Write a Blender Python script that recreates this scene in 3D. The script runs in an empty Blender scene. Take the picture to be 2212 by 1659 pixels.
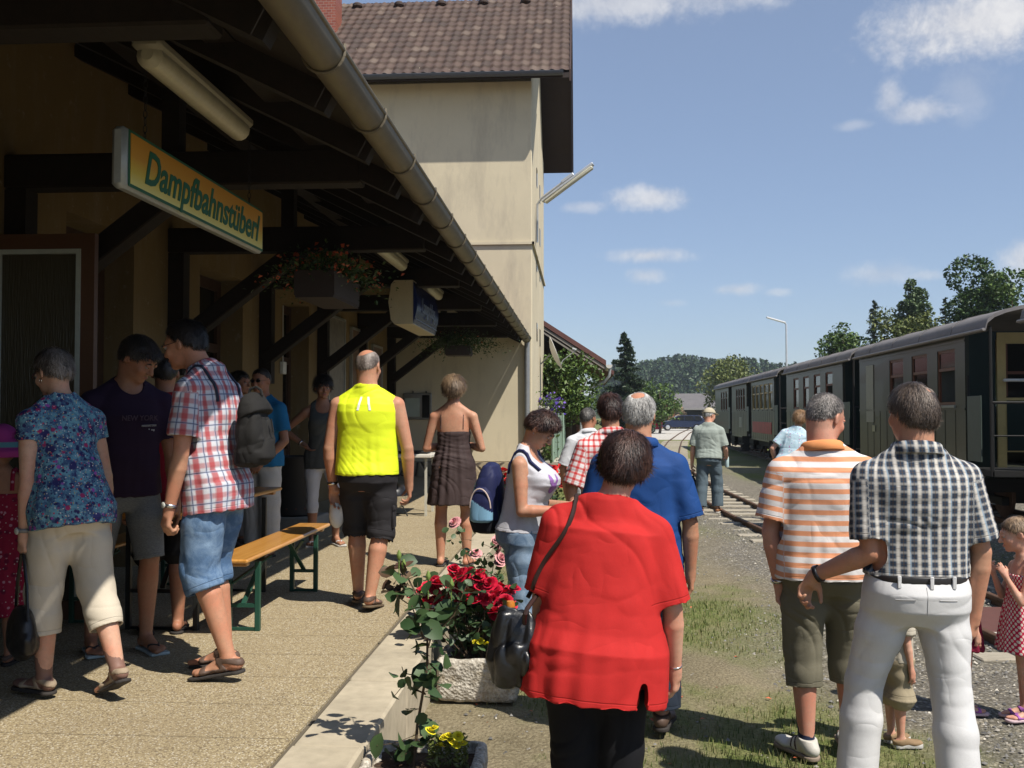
import bpy, bmesh, math, random, time
import numpy as np
from mathutils import Vector, Matrix, noise as mnoise
T0 = time.time()
R = math.radians
scene = bpy.context.scene
# ---------------------------------------------------------------- camera
H_EYE = 1.66
cam_d = bpy.data.cameras.new('camera'); cam = bpy.data.objects.new('camera', cam_d)
scene.collection.objects.link(cam); scene.camera = cam
cam_d.sensor_width = 36.0; cam_d.lens = 35.0; cam_d.clip_end = 3000; cam_d.clip_start = 0.05
cam.location = (0, 0, H_EYE)
cam.rotation_euler = (R(90 + 1.67), 0, R(3.88))
# ---------------------------------------------------------------- sun and sky
SUN = Vector((-0.52, 0.45, -1.0)).normalized()          # the way the light travels
sun_el = math.asin(-SUN.z); sun_az = math.atan2(-SUN.x, -SUN.y)   # azimuth from +Y towards +X
sl = bpy.data.lights.new('sun', 'SUN'); so = bpy.data.objects.new('sun', sl)
scene.collection.objects.link(so)
sl.energy = 4.8; sl.angle = R(0.53); sl.color = (1.0, 0.945, 0.85)
so.rotation_euler = SUN.to_track_quat('-Z', 'Y').to_euler()
world = bpy.data.worlds.new('World'); scene.world = world; world.use_nodes = True
wn = world.node_tree; wn.nodes.clear()
scene.view_settings.view_transform = 'Standard'; scene.view_settings.look = 'None'
scene.view_settings.exposure = 0.30; scene.view_settings.gamma = 1.0
scene.view_settings.use_curve_mapping = False
scene.cycles.max_bounces = 6; scene.cycles.diffuse_bounces = 1; scene.cycles.sample_clamp_indirect = 4.0

PXS = 2212.0
CAMM = Matrix.LocRotScale(cam.location, cam.rotation_euler, None)
def ray(px, py):
    f = PXS * 35 / 36
    return (CAMM.to_3x3() @ Vector(((px - PXS / 2) / f, -(py - 829.5) / f, -1)))
def atY(px, py, Y):
    d = ray(px, py); return Vector((0, 0, H_EYE)) + d * (Y / d.y)
def atZ(px, py, Z):
    d = ray(px, py); return Vector((0, 0, H_EYE)) + d * ((Z - H_EYE) / d.z)
def atX(px, py, X):
    d = ray(px, py); return Vector((0, 0, H_EYE)) + d * (X / d.x)

# ---------------------------------------------------------------- nodes
class NT:
    def __init__(s, tree): s.t = tree; s.n = tree.nodes; s.l = tree.links
    def add(s, typ, ins=None, **kw):
        n = s.n.new(typ)
        for k, v in kw.items(): setattr(n, k, v)
        if ins:
            for k, v in ins.items():
                if isinstance(v, bpy.types.NodeSocket): s.l.new(v, n.inputs[k])
                elif v is not None: n.inputs[k].default_value = v
        return n
    def math(s, op, a, b=None, c=None, clamp=False):
        n = s.add('ShaderNodeMath', {0: a, 1: b, 2: c}, operation=op, use_clamp=clamp); return n.outputs[0]
    def mix(s, f, a, b, mode='MIX'):
        n = s.add('ShaderNodeMix', data_type='RGBA', blend_type=mode)
        for k, v in ((0, f), (6, a), (7, b)):
            if isinstance(v, bpy.types.NodeSocket): s.l.new(v, n.inputs[k])
            else: n.inputs[k].default_value = (tuple(v) + (1,) if isinstance(v, (tuple, list)) and len(v) == 3 else v)
        return n.outputs[2]
    def ramp(s, f, pts, interp='LINEAR'):
        n = s.add('ShaderNodeValToRGB', {0: f}); cr = n.color_ramp; cr.interpolation = interp
        while len(cr.elements) < len(pts): cr.elements.new(0.5)
        for e, (p, c) in zip(cr.elements, pts):
            e.position = p; e.color = (c, c, c, 1) if isinstance(c, (int, float)) else tuple(c) + (1,)
        return n.outputs[0]
    def noise(s, vec, scale, detail=3, rough=0.55, dist=0.0):
        return s.add('ShaderNodeTexNoise', {'Vector': vec, 'Scale': scale, 'Detail': detail, 'Roughness': rough, 'Distortion': dist}).outputs[0]
    def mapr(s, v, a, b, c=0.0, d=1.0, smooth=False):
        return s.add('ShaderNodeMapRange', {0: v, 1: a, 2: b, 3: c, 4: d}, clamp=True, interpolation_type='SMOOTHSTEP' if smooth else 'LINEAR').outputs[0]
    def scalev(s, v, sc, loc=(0, 0, 0), rot=(0, 0, 0)):
        return s.add('ShaderNodeMapping', {0: v, 1: loc, 2: rot, 3: sc}).outputs[0]
def c4(c): return (c[0], c[1], c[2], 1.0)
def newmat(name):
    m = bpy.data.materials.new(name); m.use_nodes = True
    t = NT(m.node_tree); b = m.node_tree.nodes['Principled BSDF']
    return m, t, b
def bump(t, b, h, strength=0.3, dist=0.01, normal=None):
    n = t.add('ShaderNodeBump', {'Strength': strength, 'Distance': dist, 'Height': h})
    if normal: t.l.new(normal, n.inputs['Normal'])
    t.l.new(n.outputs[0], b.inputs['Normal']); return n.outputs[0]
MATS = {}
def mat(name, col, rough=0.7, metal=0.0, var=0.12, vs=8.0, bs=0.0, bscale=60.0, spec=0.4, bd=0.004, stretch=None, col2=None, coat=0.0):
    """plain surface with soft variation and optional bump"""
    if name in MATS: return MATS[name]
    m, t, b = newmat(name)
    tc = t.add('ShaderNodeTexCoord').outputs['Object']
    v = tc if stretch is None else t.scalev(tc, stretch)
    n1 = t.noise(v, vs, 5, 0.6); n2 = t.noise(v, vs * 5.3, 3)
    f = t.math('ADD', t.math('MULTIPLY', n1, 0.65), t.math('MULTIPLY', n2, 0.35))
    f = t.mapr(f, 0.3, 0.7)
    dark = tuple(x * (1 - var) for x in col) if col2 is None else col2
    light = tuple(min(1, x * (1 + var)) for x in col) if col2 is None else col
    cc = t.mix(f, dark, light)
    t.l.new(cc, b.inputs['Base Color'])
    b.inputs['Roughness'].default_value = rough; b.inputs['Metallic'].default_value = metal
    b.inputs['Specular IOR Level'].default_value = spec
    b.inputs['Coat Weight'].default_value = coat
    if bs: bump(t, b, t.noise(v, bscale, 4, 0.65), bs, bd)
    MATS[name] = m; return m

# ---------------------------------------------------------------- objects
COL = scene.collection
def tag(o, label=None, cat=None, group=None, kind=None):
    if label: o['label'] = label
    if cat: o['category'] = cat
    if group: o['group'] = group
    if kind: o['kind'] = kind
    return o
def empty(name, loc=(0, 0, 0), rz=0.0, label=None, cat=None, group=None):
    o = bpy.data.objects.new(name, None); COL.objects.link(o); o.location = loc; o.rotation_euler = (0, 0, rz)
    o.empty_display_size = 0.1
    return tag(o, label, cat, group)
def kids(o): return [c for c in bpy.data.objects if c.parent == o]
def copy_tree(o, parent=None, ch=None):
    if ch is None:
        ch = {}
        for c in bpy.data.objects:
            if c.parent: ch.setdefault(c.parent.name, []).append(c)
    c = o.copy(); COL.objects.link(c)
    if parent: c.parent = parent
    for k in ch.get(o.name, []): copy_tree(k, c, ch)
    return c
def meshobj(name, V, Fc, m=None, parent=None, smooth=False, attrs=None, mats=None, midx=None):
    me = bpy.data.meshes.new(name)
    V = np.asarray(V, np.float32).reshape(-1, 3)
    if isinstance(Fc, np.ndarray) and Fc.ndim == 2:
        nf, k = Fc.shape
        me.vertices.add(len(V)); me.vertices.foreach_set('co', V.ravel())
        me.loops.add(nf * k); me.loops.foreach_set('vertex_index', Fc.astype(np.int32).ravel())
        me.polygons.add(nf); me.polygons.foreach_set('loop_start', np.arange(0, nf * k, k, dtype=np.int32))
        me.update(calc_edges=True)
    else:
        me.from_pydata([tuple(map(float, v)) for v in V], [], Fc); me.update()
    if smooth: me.shade_smooth()
    if attrs:
        for an, (typ, data) in attrs.items():
            a = me.attributes.new(an, typ, 'POINT')
            a.data.foreach_set('vector' if typ == 'FLOAT_VECTOR' else ('color' if 'COLOR' in typ else 'value'), np.asarray(data, np.float32).ravel())
    for x in (mats or ([m] if m else [])): me.materials.append(x)
    if midx is not None: me.polygons.foreach_set('material_index', np.asarray(midx, np.int32))
    o = bpy.data.objects.new(name, me); COL.objects.link(o)
    if parent: o.parent = parent
    return o
class MB:
    """collects simple shapes into one mesh"""
    def __init__(s): s.v = []; s.f = []; s.mi = []; s.cur = 0; s.M = Matrix.Identity(4)
    def _add(s, vs, fs):
        n = len(s.v); s.v += [tuple(s.M @ Vector(v)) for v in vs]
        s.f += [tuple(i + n for i in f) for f in fs]; s.mi += [s.cur] * len(fs); return s
    def box(s, lo, hi, bev=0.0, M=None):
        x0, y0, z0 = lo; x1, y1, z1 = hi
        if bev <= 0:
            vs = [(x, y, z) for z in (z0, z1) for y in (y0, y1) for x in (x0, x1)]
            fs = [(0, 2, 3, 1), (4, 5, 7, 6), (0, 1, 5, 4), (2, 6, 7, 3), (0, 4, 6, 2), (1, 3, 7, 5)]
        else:
            b = bev; vs = []; 
            cx, cy, cz = [(x0, x1), (y0, y1), (z0, z1)]
            idx = {}
            for i in (0, 1):
                for j in (0, 1):
                    for k in (0, 1):
                        sx = 1 - 2 * i; sy = 1 - 2 * j; sz = 1 - 2 * k
                        X, Y, Z = cx[i], cy[j], cz[k]
                        for a, p in enumerate(((X, Y + sy * b, Z + sz * b), (X + sx * b, Y, Z + sz * b), (X + sx * b, Y + sy * b, Z))):
                            idx[i, j, k, a] = len(vs); vs.append(p)
            fs = []
            def q(*a): fs.append(tuple(idx[t] for t in a))
            for i in (0, 1): q((i, 0, 0, 0), (i, 1, 0, 0), (i, 1, 1, 0), (i, 0, 1, 0))
            for j in (0, 1): q((0, j, 0, 1), (1, j, 0, 1), (1, j, 1, 1), (0, j, 1, 1))
            for k in (0, 1): q((0, 0, k, 2), (1, 0, k, 2), (1, 1, k, 2), (0, 1, k, 2))
            for i in (0, 1):
                for j in (0, 1): q((i, j, 0, 0), (i, j, 1, 0), (i, j, 1, 1), (i, j, 0, 1))
            for j in (0, 1):
                for k in (0, 1): q((0, j, k, 1), (1, j, k, 1), (1, j, k, 2), (0, j, k, 2))
            for i in (0, 1):
                for k in (0, 1): q((i, 0, k, 0), (i, 1, k, 0), (i, 1, k, 2), (i, 0, k, 2))
            for i in (0, 1):
                for j in (0, 1):
                    for k in (0, 1): fs.append((idx[i, j, k, 0], idx[i, j, k, 1], idx[i, j, k, 2]))
        if M is not None: vs = [tuple(M @ Vector(v)) for v in vs]
        return s._add(vs, fs)
    def beam(s, a, b, w, h, up=(0, 0, 1), bev=0.0):
        a = Vector(a); b = Vector(b); d = (b - a); L = d.length; y = d.normalized(); u = Vector(up)
        x = y.cross(u).normalized(); z = x.cross(y)
        M = Matrix((x, y, z)).transposed().to_4x4(); M.translation = a
        return s.box((-w / 2, 0, -h / 2), (w / 2, L, h / 2), bev, M)
    def tube(s, pts, r, n=10, cap=True):
        pts = [Vector(p) for p in pts]; rs = r if isinstance(r, (list, tuple)) else [r] * len(pts)
        vs = []; fs = []; x = None
        for i, p in enumerate(pts):
            d = (pts[min(i + 1, len(pts) - 1)] - pts[max(i - 1, 0)]).normalized()
            if x is None: x = d.orthogonal().normalized()
            x = (x - d * x.dot(d)).normalized(); y = d.cross(x)
            for k in range(n):
                a = 2 * math.pi * k / n; vs.append(tuple(p + (x * math.cos(a) + y * math.sin(a)) * rs[i]))
        for i in range(len(pts) - 1):
            for k in range(n):
                k2 = (k + 1) % n; fs.append((i * n + k, i * n + k2, (i + 1) * n + k2, (i + 1) * n + k))
        if cap: fs.append(tuple(range(n))[::-1]); fs.append(tuple((len(pts) - 1) * n + k for k in range(n)))
        return s._add(vs, fs)
    def prism(s, poly, y0, y1, axis='y'):
        """poly: list of (a,b) extruded along an axis"""
        n = len(poly)
        def P(a, b, c): return {'y': (a, c, b), 'x': (c, a, b), 'z': (a, b, c)}[axis]
        vs = [P(a, b, y0) for a, b in poly] + [P(a, b, y1) for a, b in poly]
        fs = [tuple(range(n))[::-1], tuple(range(n, 2 * n))] + [(i, (i + 1) % n, n + (i + 1) % n, n + i) for i in range(n)]
        return s._add(vs, fs)
    def lathe(s, prof, c=(0, 0, 0), n=20, axis='z', capb=True, capt=True):
        vs = []; fs = []
        for r, z in prof:
            for k in range(n):
                a = 2 * math.pi * k / n; x, y = r * math.cos(a), r * math.sin(a)
                p = {'z': (x, y, z), 'x': (z, x, y), 'y': (x, z, y)}[axis]
                vs.append((p[0] + c[0], p[1] + c[1], p[2] + c[2]))
        for i in range(len(prof) - 1):
            for k in range(n):
                k2 = (k + 1) % n; fs.append((i * n + k, i * n + k2, (i + 1) * n + k2, (i + 1) * n + k))
        if capb: fs.append(tuple(range(n))[::-1])
        if capt: fs.append(tuple((len(prof) - 1) * n + k for k in range(n)))
        return s._add(vs, fs)
    def ball(s, c, r, n=10):
        rx, ry, rz = (r, r, r) if isinstance(r, (int, float)) else r
        vs = []; fs = []; m = max(4, n // 2)
        for i in range(m + 1):
            t = math.pi * i / m
            for k in range(n):
                a = 2 * math.pi * k / n
                vs.append((c[0] + rx * math.sin(t) * math.cos(a), c[1] + ry * math.sin(t) * math.sin(a), c[2] + rz * math.cos(t)))
        for i in range(m):
            for k in range(n):
                k2 = (k + 1) % n; fs.append((i * n + k, (i + 1) * n + k, (i + 1) * n + k2, i * n + k2))
        return s._add(vs, fs)
    def quad(s, *p): return s._add(list(p), [tuple(range(len(p)))])
    def build(s, name, m=None, parent=None, smooth=False, mats=None, fixn=True):
        o = meshobj(name, s.v, s.f, m, parent, False, None, mats, s.mi if mats else None)
        if fixn:
            bm = bmesh.new(); bm.from_mesh(o.data); bmesh.ops.recalc_face_normals(bm, faces=bm.faces[:]); bm.to_mesh(o.data); bm.free()
        if smooth:
            o.data.shade_smooth(); 
            try: o.data.set_sharp_from_angle(angle=R(40))
            except Exception: pass
        return o
def text_mesh(body, size, m, name, parent, M, shear=0.0, offset=0.0, sx=1.0, extrude=0.002, space=1.0):
    cu = bpy.data.curves.new(name, 'FONT'); cu.body = body; cu.size = size; cu.align_x = 'CENTER'; cu.align_y = 'CENTER'
    cu.shear = shear; cu.offset = offset; cu.extrude = extrude; cu.space_character = space; cu.resolution_u = 3
    tmp = bpy.data.objects.new(name, cu); COL.objects.link(tmp)
    dg = bpy.context.evaluated_depsgraph_get(); me = bpy.data.meshes.new_from_object(tmp.evaluated_get(dg))
    bpy.data.objects.remove(tmp)
    me.transform(M @ Matrix.Diagonal((sx, 1, 1, 1))); me.materials.clear(); me.materials.append(m)
    o = bpy.data.objects.new(name, me); COL.objects.link(o)
    if parent: o.parent = parent
    return o
# ================================================================ figures
def nz(v): v = np.asarray(v, float); return v / (np.linalg.norm(v) + 1e-9)
def hash3(i, j, k):
    n = (i * 374761393 + j * 668265263 + k * 2147483647 * 3 + 1013904223) & 0xffffffff
    n = ((n ^ (n >> 13)) * 1274126177) & 0xffffffff
    return ((n ^ (n >> 16)) & 0xffff) / 65535.0
def vnoise(P, seed=0):
    P = P + seed * 17.31
    i = np.floor(P).astype(np.int64); f = P - i; f = f * f * (3 - 2 * f)
    r = 0
    for a in (0, 1):
        for b in (0, 1):
            for c in (0, 1):
                w = (f[:, 0] if a else 1 - f[:, 0]) * (f[:, 1] if b else 1 - f[:, 1]) * (f[:, 2] if c else 1 - f[:, 2])
                r = r + w * hash3(i[:, 0] + a, i[:, 1] + b, i[:, 2] + c)
    return r
class Vol:
    def __init__(s, lo, hi, h):
        s.lo = np.array(lo, float); s.h = h
        s.n = np.ceil((np.array(hi) - s.lo) / h).astype(int) + 1
        s.ax = [(s.lo[i] + np.arange(s.n[i]) * h).astype(np.float32) for i in range(3)]
        s.d = np.full(s.n, 0.05, np.float32)
    def sl(s, lo, hi, pad):
        a = np.maximum(np.floor((np.array(lo) - pad - s.lo) / s.h).astype(int), 0)
        b = np.minimum(np.ceil((np.array(hi) + pad - s.lo) / s.h).astype(int) + 1, s.n)
        if np.any(b <= a): return None
        S = tuple(slice(a[i], b[i]) for i in range(3))
        return S, s.ax[0][S[0]][:, None, None], s.ax[1][S[1]][None, :, None], s.ax[2][S[2]][None, None, :]
    def put(s, fn, lo, hi, k, mode='add'):
        q = s.sl(lo, hi, k + 3 * s.h)
        if q is None: return
        S, X, Y, Z = q; v = fn(X, Y, Z); a = s.d[S]
        if mode == 'add':
            m = np.minimum(a, v)
            if k > 0: m = m - np.maximum(k - np.abs(a - v), 0) ** 2 / (4 * k)
        else:
            v = -v; m = np.maximum(a, v)
            if k > 0: m = m + np.maximum(k - np.abs(a - v), 0) ** 2 / (4 * k)
        s.d[S] = m
    def cone(s, a, b, ra, rb, k=0.02, cut=None, mode='add', r0=None):
        a = np.array(a, float); b = np.array(b, float); ab = b - a; L2 = ab @ ab + 1e-12; rm = max(ra, rb)
        def fn(X, Y, Z):
            x, y, z = X - a[0], Y - a[1], Z - a[2]
            t = np.clip((x * ab[0] + y * ab[1] + z * ab[2]) / L2, 0, 1)
            d = np.sqrt((x - t * ab[0]) ** 2 + (y - t * ab[1]) ** 2 + (z - t * ab[2]) ** 2) - (ra + (rb - ra) * t)
            if cut is not None:      # flat far end
                u = ab / math.sqrt(L2); d = np.maximum(d, (X - b[0]) * u[0] + (Y - b[1]) * u[1] + (Z - b[2]) * u[2])
            return d.astype(np.float32)
        s.put(fn, np.minimum(a, b) - rm, np.maximum(a, b) + rm, k, mode)
    def ell(s, c, r, k=0.02, Rm=None, mode='add'):
        c = np.array(c, float); r = np.array(r, float); Rm = np.eye(3) if Rm is None else np.array(Rm)
        rm = r.max() if not np.allclose(Rm, np.eye(3)) else r
        def fn(X, Y, Z):
            x, y, z = X - c[0], Y - c[1], Z - c[2]
            p = [x * Rm[0, i] + y * Rm[1, i] + z * Rm[2, i] for i in range(3)]
            k0 = np.sqrt((p[0] / r[0]) ** 2 + (p[1] / r[1]) ** 2 + (p[2] / r[2]) ** 2) + 1e-6
            k1 = np.sqrt((p[0] / r[0] ** 2) ** 2 + (p[1] / r[1] ** 2) ** 2 + (p[2] / r[2] ** 2) ** 2) + 1e-6
            return (k0 * (k0 - 1) / k1).astype(np.float32)
        s.put(fn, c - rm, c + rm, k, mode)
    def loft(s, org, Rm, rows, k=0.02, pw=2.3, cap=True):
        """rows: z, yoff, a, b in the frame Rm at org"""
        rows = np.array(rows, float); zz = rows[:, 0]; Rm = np.array(Rm); org = np.array(org, float)
        if zz[0] > zz[-1]: rows = rows[::-1]; zz = rows[:, 0]
        ext = max(rows[:, 2].max(), rows[:, 3].max()) * 1.15
        e = [org + Rm[:, 2] * zz[0], org + Rm[:, 2] * zz[-1]]
        def fn(X, Y, Z):
            x, y, z = X - org[0], Y - org[1], Z - org[2]
            p = [x * Rm[0, i] + y * Rm[1, i] + z * Rm[2, i] for i in range(3)]
            q = p[2]; yo = np.interp(q, zz, rows[:, 1]); a = np.interp(q, zz, rows[:, 2]); b = np.interp(q, zz, rows[:, 3])
            rr = ((np.abs(p[0]) / a) ** pw + (np.abs(p[1] - yo) / b) ** pw) ** (1 / pw)
            d = (rr - 1) * np.minimum(a, b)
            if cap: d = np.maximum(d, np.maximum(zz[0] - q, q - zz[-1]))
            return d.astype(np.float32)
        s.put(fn, np.minimum(*e) - ext, np.maximum(*e) + ext, k)
    def half(s, p, n, keep_pos=True, rad=None, c=None):
        """cut by a plane; keeps the side n points to"""
        n = nz(n); p = np.array(p, float)
        X, Y, Z = s.ax[0][:, None, None], s.ax[1][None, :, None], s.ax[2][None, None, :]
        v = -((X - p[0]) * n[0] + (Y - p[1]) * n[1] + (Z - p[2]) * n[2])
        s.d = np.maximum(s.d, v.astype(np.float32))
    def mesh(s):
        d = s.d; h = s.h
        d[0] = d[-1] = 0.05; d[:, 0] = d[:, -1] = 0.05; d[:, :, 0] = d[:, :, -1] = 0.05
        I = d < 0
        c = [I[a:I.shape[0] - 1 + a, b:I.shape[1] - 1 + b, e:I.shape[2] - 1 + e] for a in (0, 1) for b in (0, 1) for e in (0, 1)]
        al = c[0]; an = c[0]
        for q in c[1:]: al = al & q; an = an | q
        act = an & ~al; ii = np.argwhere(act)
        if len(ii) == 0: return np.zeros((0, 3)), np.zeros((0, 4), int)
        idx = np.full(act.shape, -1, np.int32); idx[act] = np.arange(len(ii))
        co = [(a, b, e) for a in (0, 1) for b in (0, 1) for e in (0, 1)]
        val = {t: d[ii[:, 0] + t[0], ii[:, 1] + t[1], ii[:, 2] + t[2]].astype(float) for t in co}
        acc = np.zeros((len(ii), 3)); cnt = np.zeros(len(ii))
        for t in co:
            for ax in range(3):
                if t[ax] == 0:
                    u = list(t); u[ax] = 1; u = tuple(u); va, vb = val[t], val[u]
                    m = (va < 0) != (vb < 0); f = np.where(m, va / np.where(m, va - vb, 1), 0)
                    p = np.array(t, float)[None] + 0 * acc; p[:, ax] = f
                    acc += p * m[:, None]; cnt += m
        V = (ii + acc / cnt[:, None]) * h + s.lo
        Fs = []
        for ax in range(3):
            sa = [slice(None)] * 3; sb = [slice(None)] * 3; sa[ax] = slice(0, -1); sb[ax] = slice(1, None)
            A = I[tuple(sa)]; B = I[tuple(sb)]; e = np.argwhere(A != B)
            flip = A[e[:, 0], e[:, 1], e[:, 2]]
            o1, o2 = [(1, 2), (2, 0), (0, 1)][ax]
            q = []
            for da, db in ((0, 0), (1, 0), (1, 1), (0, 1)):
                g = e.copy(); g[:, o1] -= da; g[:, o2] -= db; q.append(idx[g[:, 0], g[:, 1], g[:, 2]])
            q = np.stack(q, 1); q[flip] = q[flip][:, ::-1]; Fs.append(q)
        Fc = np.concatenate(Fs)[:, ::-1]
        return V, Fc
def vnormals(V, Fc):
    a, b, c, d = (V[Fc[:, i]] for i in range(4)); n = np.cross(c - a, d - b)
    N = np.zeros_like(V)
    for i in range(4):
        for j in range(3): N[:, j] += np.bincount(Fc[:, i], n[:, j], len(V))
    return N / (np.linalg.norm(N, axis=1, keepdims=True) + 1e-12)
def relax(V, Fc, it=1, lam=0.5):
    for _ in range(it):
        S = np.zeros_like(V); C = np.bincount(Fc.ravel(), minlength=len(V))[:, None] * 1.0
        cen = V[Fc].mean(1)
        for i in range(4):
            for j in range(3): S[:, j] += np.bincount(Fc[:, i], cen[:, j], len(V))
        V = V + lam * (S / C - V)
    return V

def rx(a): c, s = math.cos(a), math.sin(a); return np.array([[1, 0, 0], [0, c, -s], [0, s, c]])
def ry(a): c, s = math.cos(a), math.sin(a); return np.array([[c, 0, s], [0, 1, 0], [-s, 0, c]])
def rz_(a): c, s = math.cos(a), math.sin(a); return np.array([[c, -s, 0], [s, c, 0], [0, 0, 1]])

def skinmat(name, col, red=0.5):
    if name in MATS: return MATS[name]
    m, t, b = newmat(name); tc = t.add('ShaderNodeTexCoord').outputs['Object']
    n1 = t.noise(tc, 7, 4); n2 = t.noise(tc, 45, 4, 0.7)
    redc = (col[0] * 1.02, col[1] * (1 - 0.28 * red), col[2] * (1 - 0.34 * red)); dk = tuple(x * 0.70 for x in col)
    c = t.mix(t.mapr(n1, 0.38, 0.62), col, redc); c = t.mix(t.mapr(n2, 0.45, 0.75, 0, 0.6), c, dk); c = t.mix(t.mapr(t.noise(tc, 19, 3, .6), .5, .7, 0, .4), c, redc)
    t.l.new(c, b.inputs['Base Color']); b.inputs['Roughness'].default_value = 0.52
    b.inputs['Specular IOR Level'].default_value = 0.35
    b.inputs['Subsurface Weight'].default_value = 0.08; b.inputs['Subsurface Radius'].default_value = (0.012, 0.004, 0.002)
    b.inputs['Subsurface Scale'].default_value = 1.0
    bump(t, b, t.noise(tc, 160, 3, 0.6), 0.12, 0.003)
    MATS[name] = m; return m
def hairmat(name, col, col2=None):
    if name in MATS: return MATS[name]
    m, t, b = newmat(name); at = t.add('ShaderNodeAttribute', attribute_name='shade').outputs['Fac']
    tc = t.add('ShaderNodeTexCoord').outputs['Object']
    f = t.math('ADD', t.math('MULTIPLY', at, .75), t.math('MULTIPLY', t.noise(t.scalev(tc, (160, 160, 40)), 1.0, 3), .25))
    c2 = col2 or tuple(min(1, x * 1.9 + 0.01) for x in col)
    t.l.new(t.mix(t.mapr(f, 0.12, 0.85), tuple(x * 0.5 for x in col), c2), b.inputs['Base Color'])
    b.inputs['Roughness'].default_value = 0.42; b.inputs['Specular IOR Level'].default_value = 0.5
    bump(t, b, t.noise(t.scalev(tc, (260, 260, 60)), 1.0, 3, 0.7), 0.6, 0.004)
    MATS[name] = m; return m
def clothmat(name, build, rough=0.85, weave=900, bs=0.25, sheen=0.0, seam=1.0):
    """build(t, pat, tc) returns the colour socket or tuple"""
    if name in MATS: return MATS[name]
    m, t, b = newmat(name)
    pat = t.add('ShaderNodeAttribute', attribute_name='pat').outputs['Vector']
    tc = t.add('ShaderNodeTexCoord').outputs['Object']
    c = build(t, pat, tc)
    if isinstance(c, tuple):
        c = t.mix(t.mapr(t.noise(tc, 5, 4), 0.3, 0.7), tuple(x * 0.9 for x in c), tuple(min(1, x * 1.06) for x in c))
    cdst = c; b.inputs['Roughness'].default_value = rough
    b.inputs['Specular IOR Level'].default_value = 0.2; b.inputs['Sheen Weight'].default_value = sheen
    wv = t.add('ShaderNodeVectorMath', {0: tc, 1: t.add('ShaderNodeVectorMath', {0: t.add('ShaderNodeTexNoise', {'Vector': tc, 'Scale': 4.0, 'Detail': 2.0}).outputs['Color'], 1: (.16, .16, .16)}, operation='MULTIPLY').outputs[0]}, operation='ADD').outputs[0]
    def rid(sc, off): return t.math('POWER', t.math('SUBTRACT', 1.0, t.math('ABSOLUTE', t.math('MULTIPLY_ADD', t.noise(t.scalev(wv, sc, off), 1.0, 1, .4), 2.0, -1.0))), 5.0)
    msk = t.mapr(t.noise(tc, 3.1, 2), .40, .62); msk2 = t.mapr(t.noise(tc, 3.9, 2, .5), .44, .66)
    n1 = t.math('ADD', t.math('MULTIPLY', t.math('MULTIPLY', rid((6.5, 6.5, 1.7), (0, 0, 0)), msk), -.45), t.math('MULTIPLY', t.math('MULTIPLY', rid((2.6, 2.6, 9), (3, 1, 7)), msk2), -.40)); n2 = t.noise(tc, 38, 3, 0.6, 0.6)
    eg = t.add('ShaderNodeAttribute', attribute_name='edge').outputs['Fac']; sm_ = t.math('MULTIPLY', t.mapr(t.math('ABSOLUTE', t.math('SUBTRACT', eg, .024)), .0012, .0030, 1, 0), seam)
    n1 = t.math('ADD', n1, t.math('MULTIPLY', sm_, -.35)); n3 = t.noise(tc, weave, 2)
    hgt = t.math('ADD', t.math('MULTIPLY', n1, 1.0), t.math('ADD', t.math('MULTIPLY', n2, 0.06), t.math('MULTIPLY', n3, 0.03)))
    bump(t, b, hgt, bs * 1.15, 0.03)
    wvn = t.mapr(t.noise(tc, 420, 1), .35, .65, 0, .22); dk_ = t.mix(1.0, cdst, (.72, .72, .72), 'MULTIPLY'); t.l.new(t.mix(t.math('MAXIMUM', wvn, t.math('MULTIPLY', sm_, .6)), cdst, dk_), b.inputs['Base Color'])
    MATS[name] = m; return m
def plain(c): return lambda t, p, tc: c
def sepxyz(t, v): n = t.add('ShaderNodeSeparateXYZ', {0: v}); return n.outputs
def band(t, x, period, off, width, soft=0.05):
    """1 inside a stripe of given width (fraction of the period)"""
    f = t.math('FRACT', t.math('ADD', t.math('DIVIDE', x, period), off + 10.0))
    d = t.math('ABSOLUTE', t.math('SUBTRACT', f, 0.5))
    return t.mapr(d, width / 2 - soft, width / 2 + soft, 1.0, 0.0)

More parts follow.
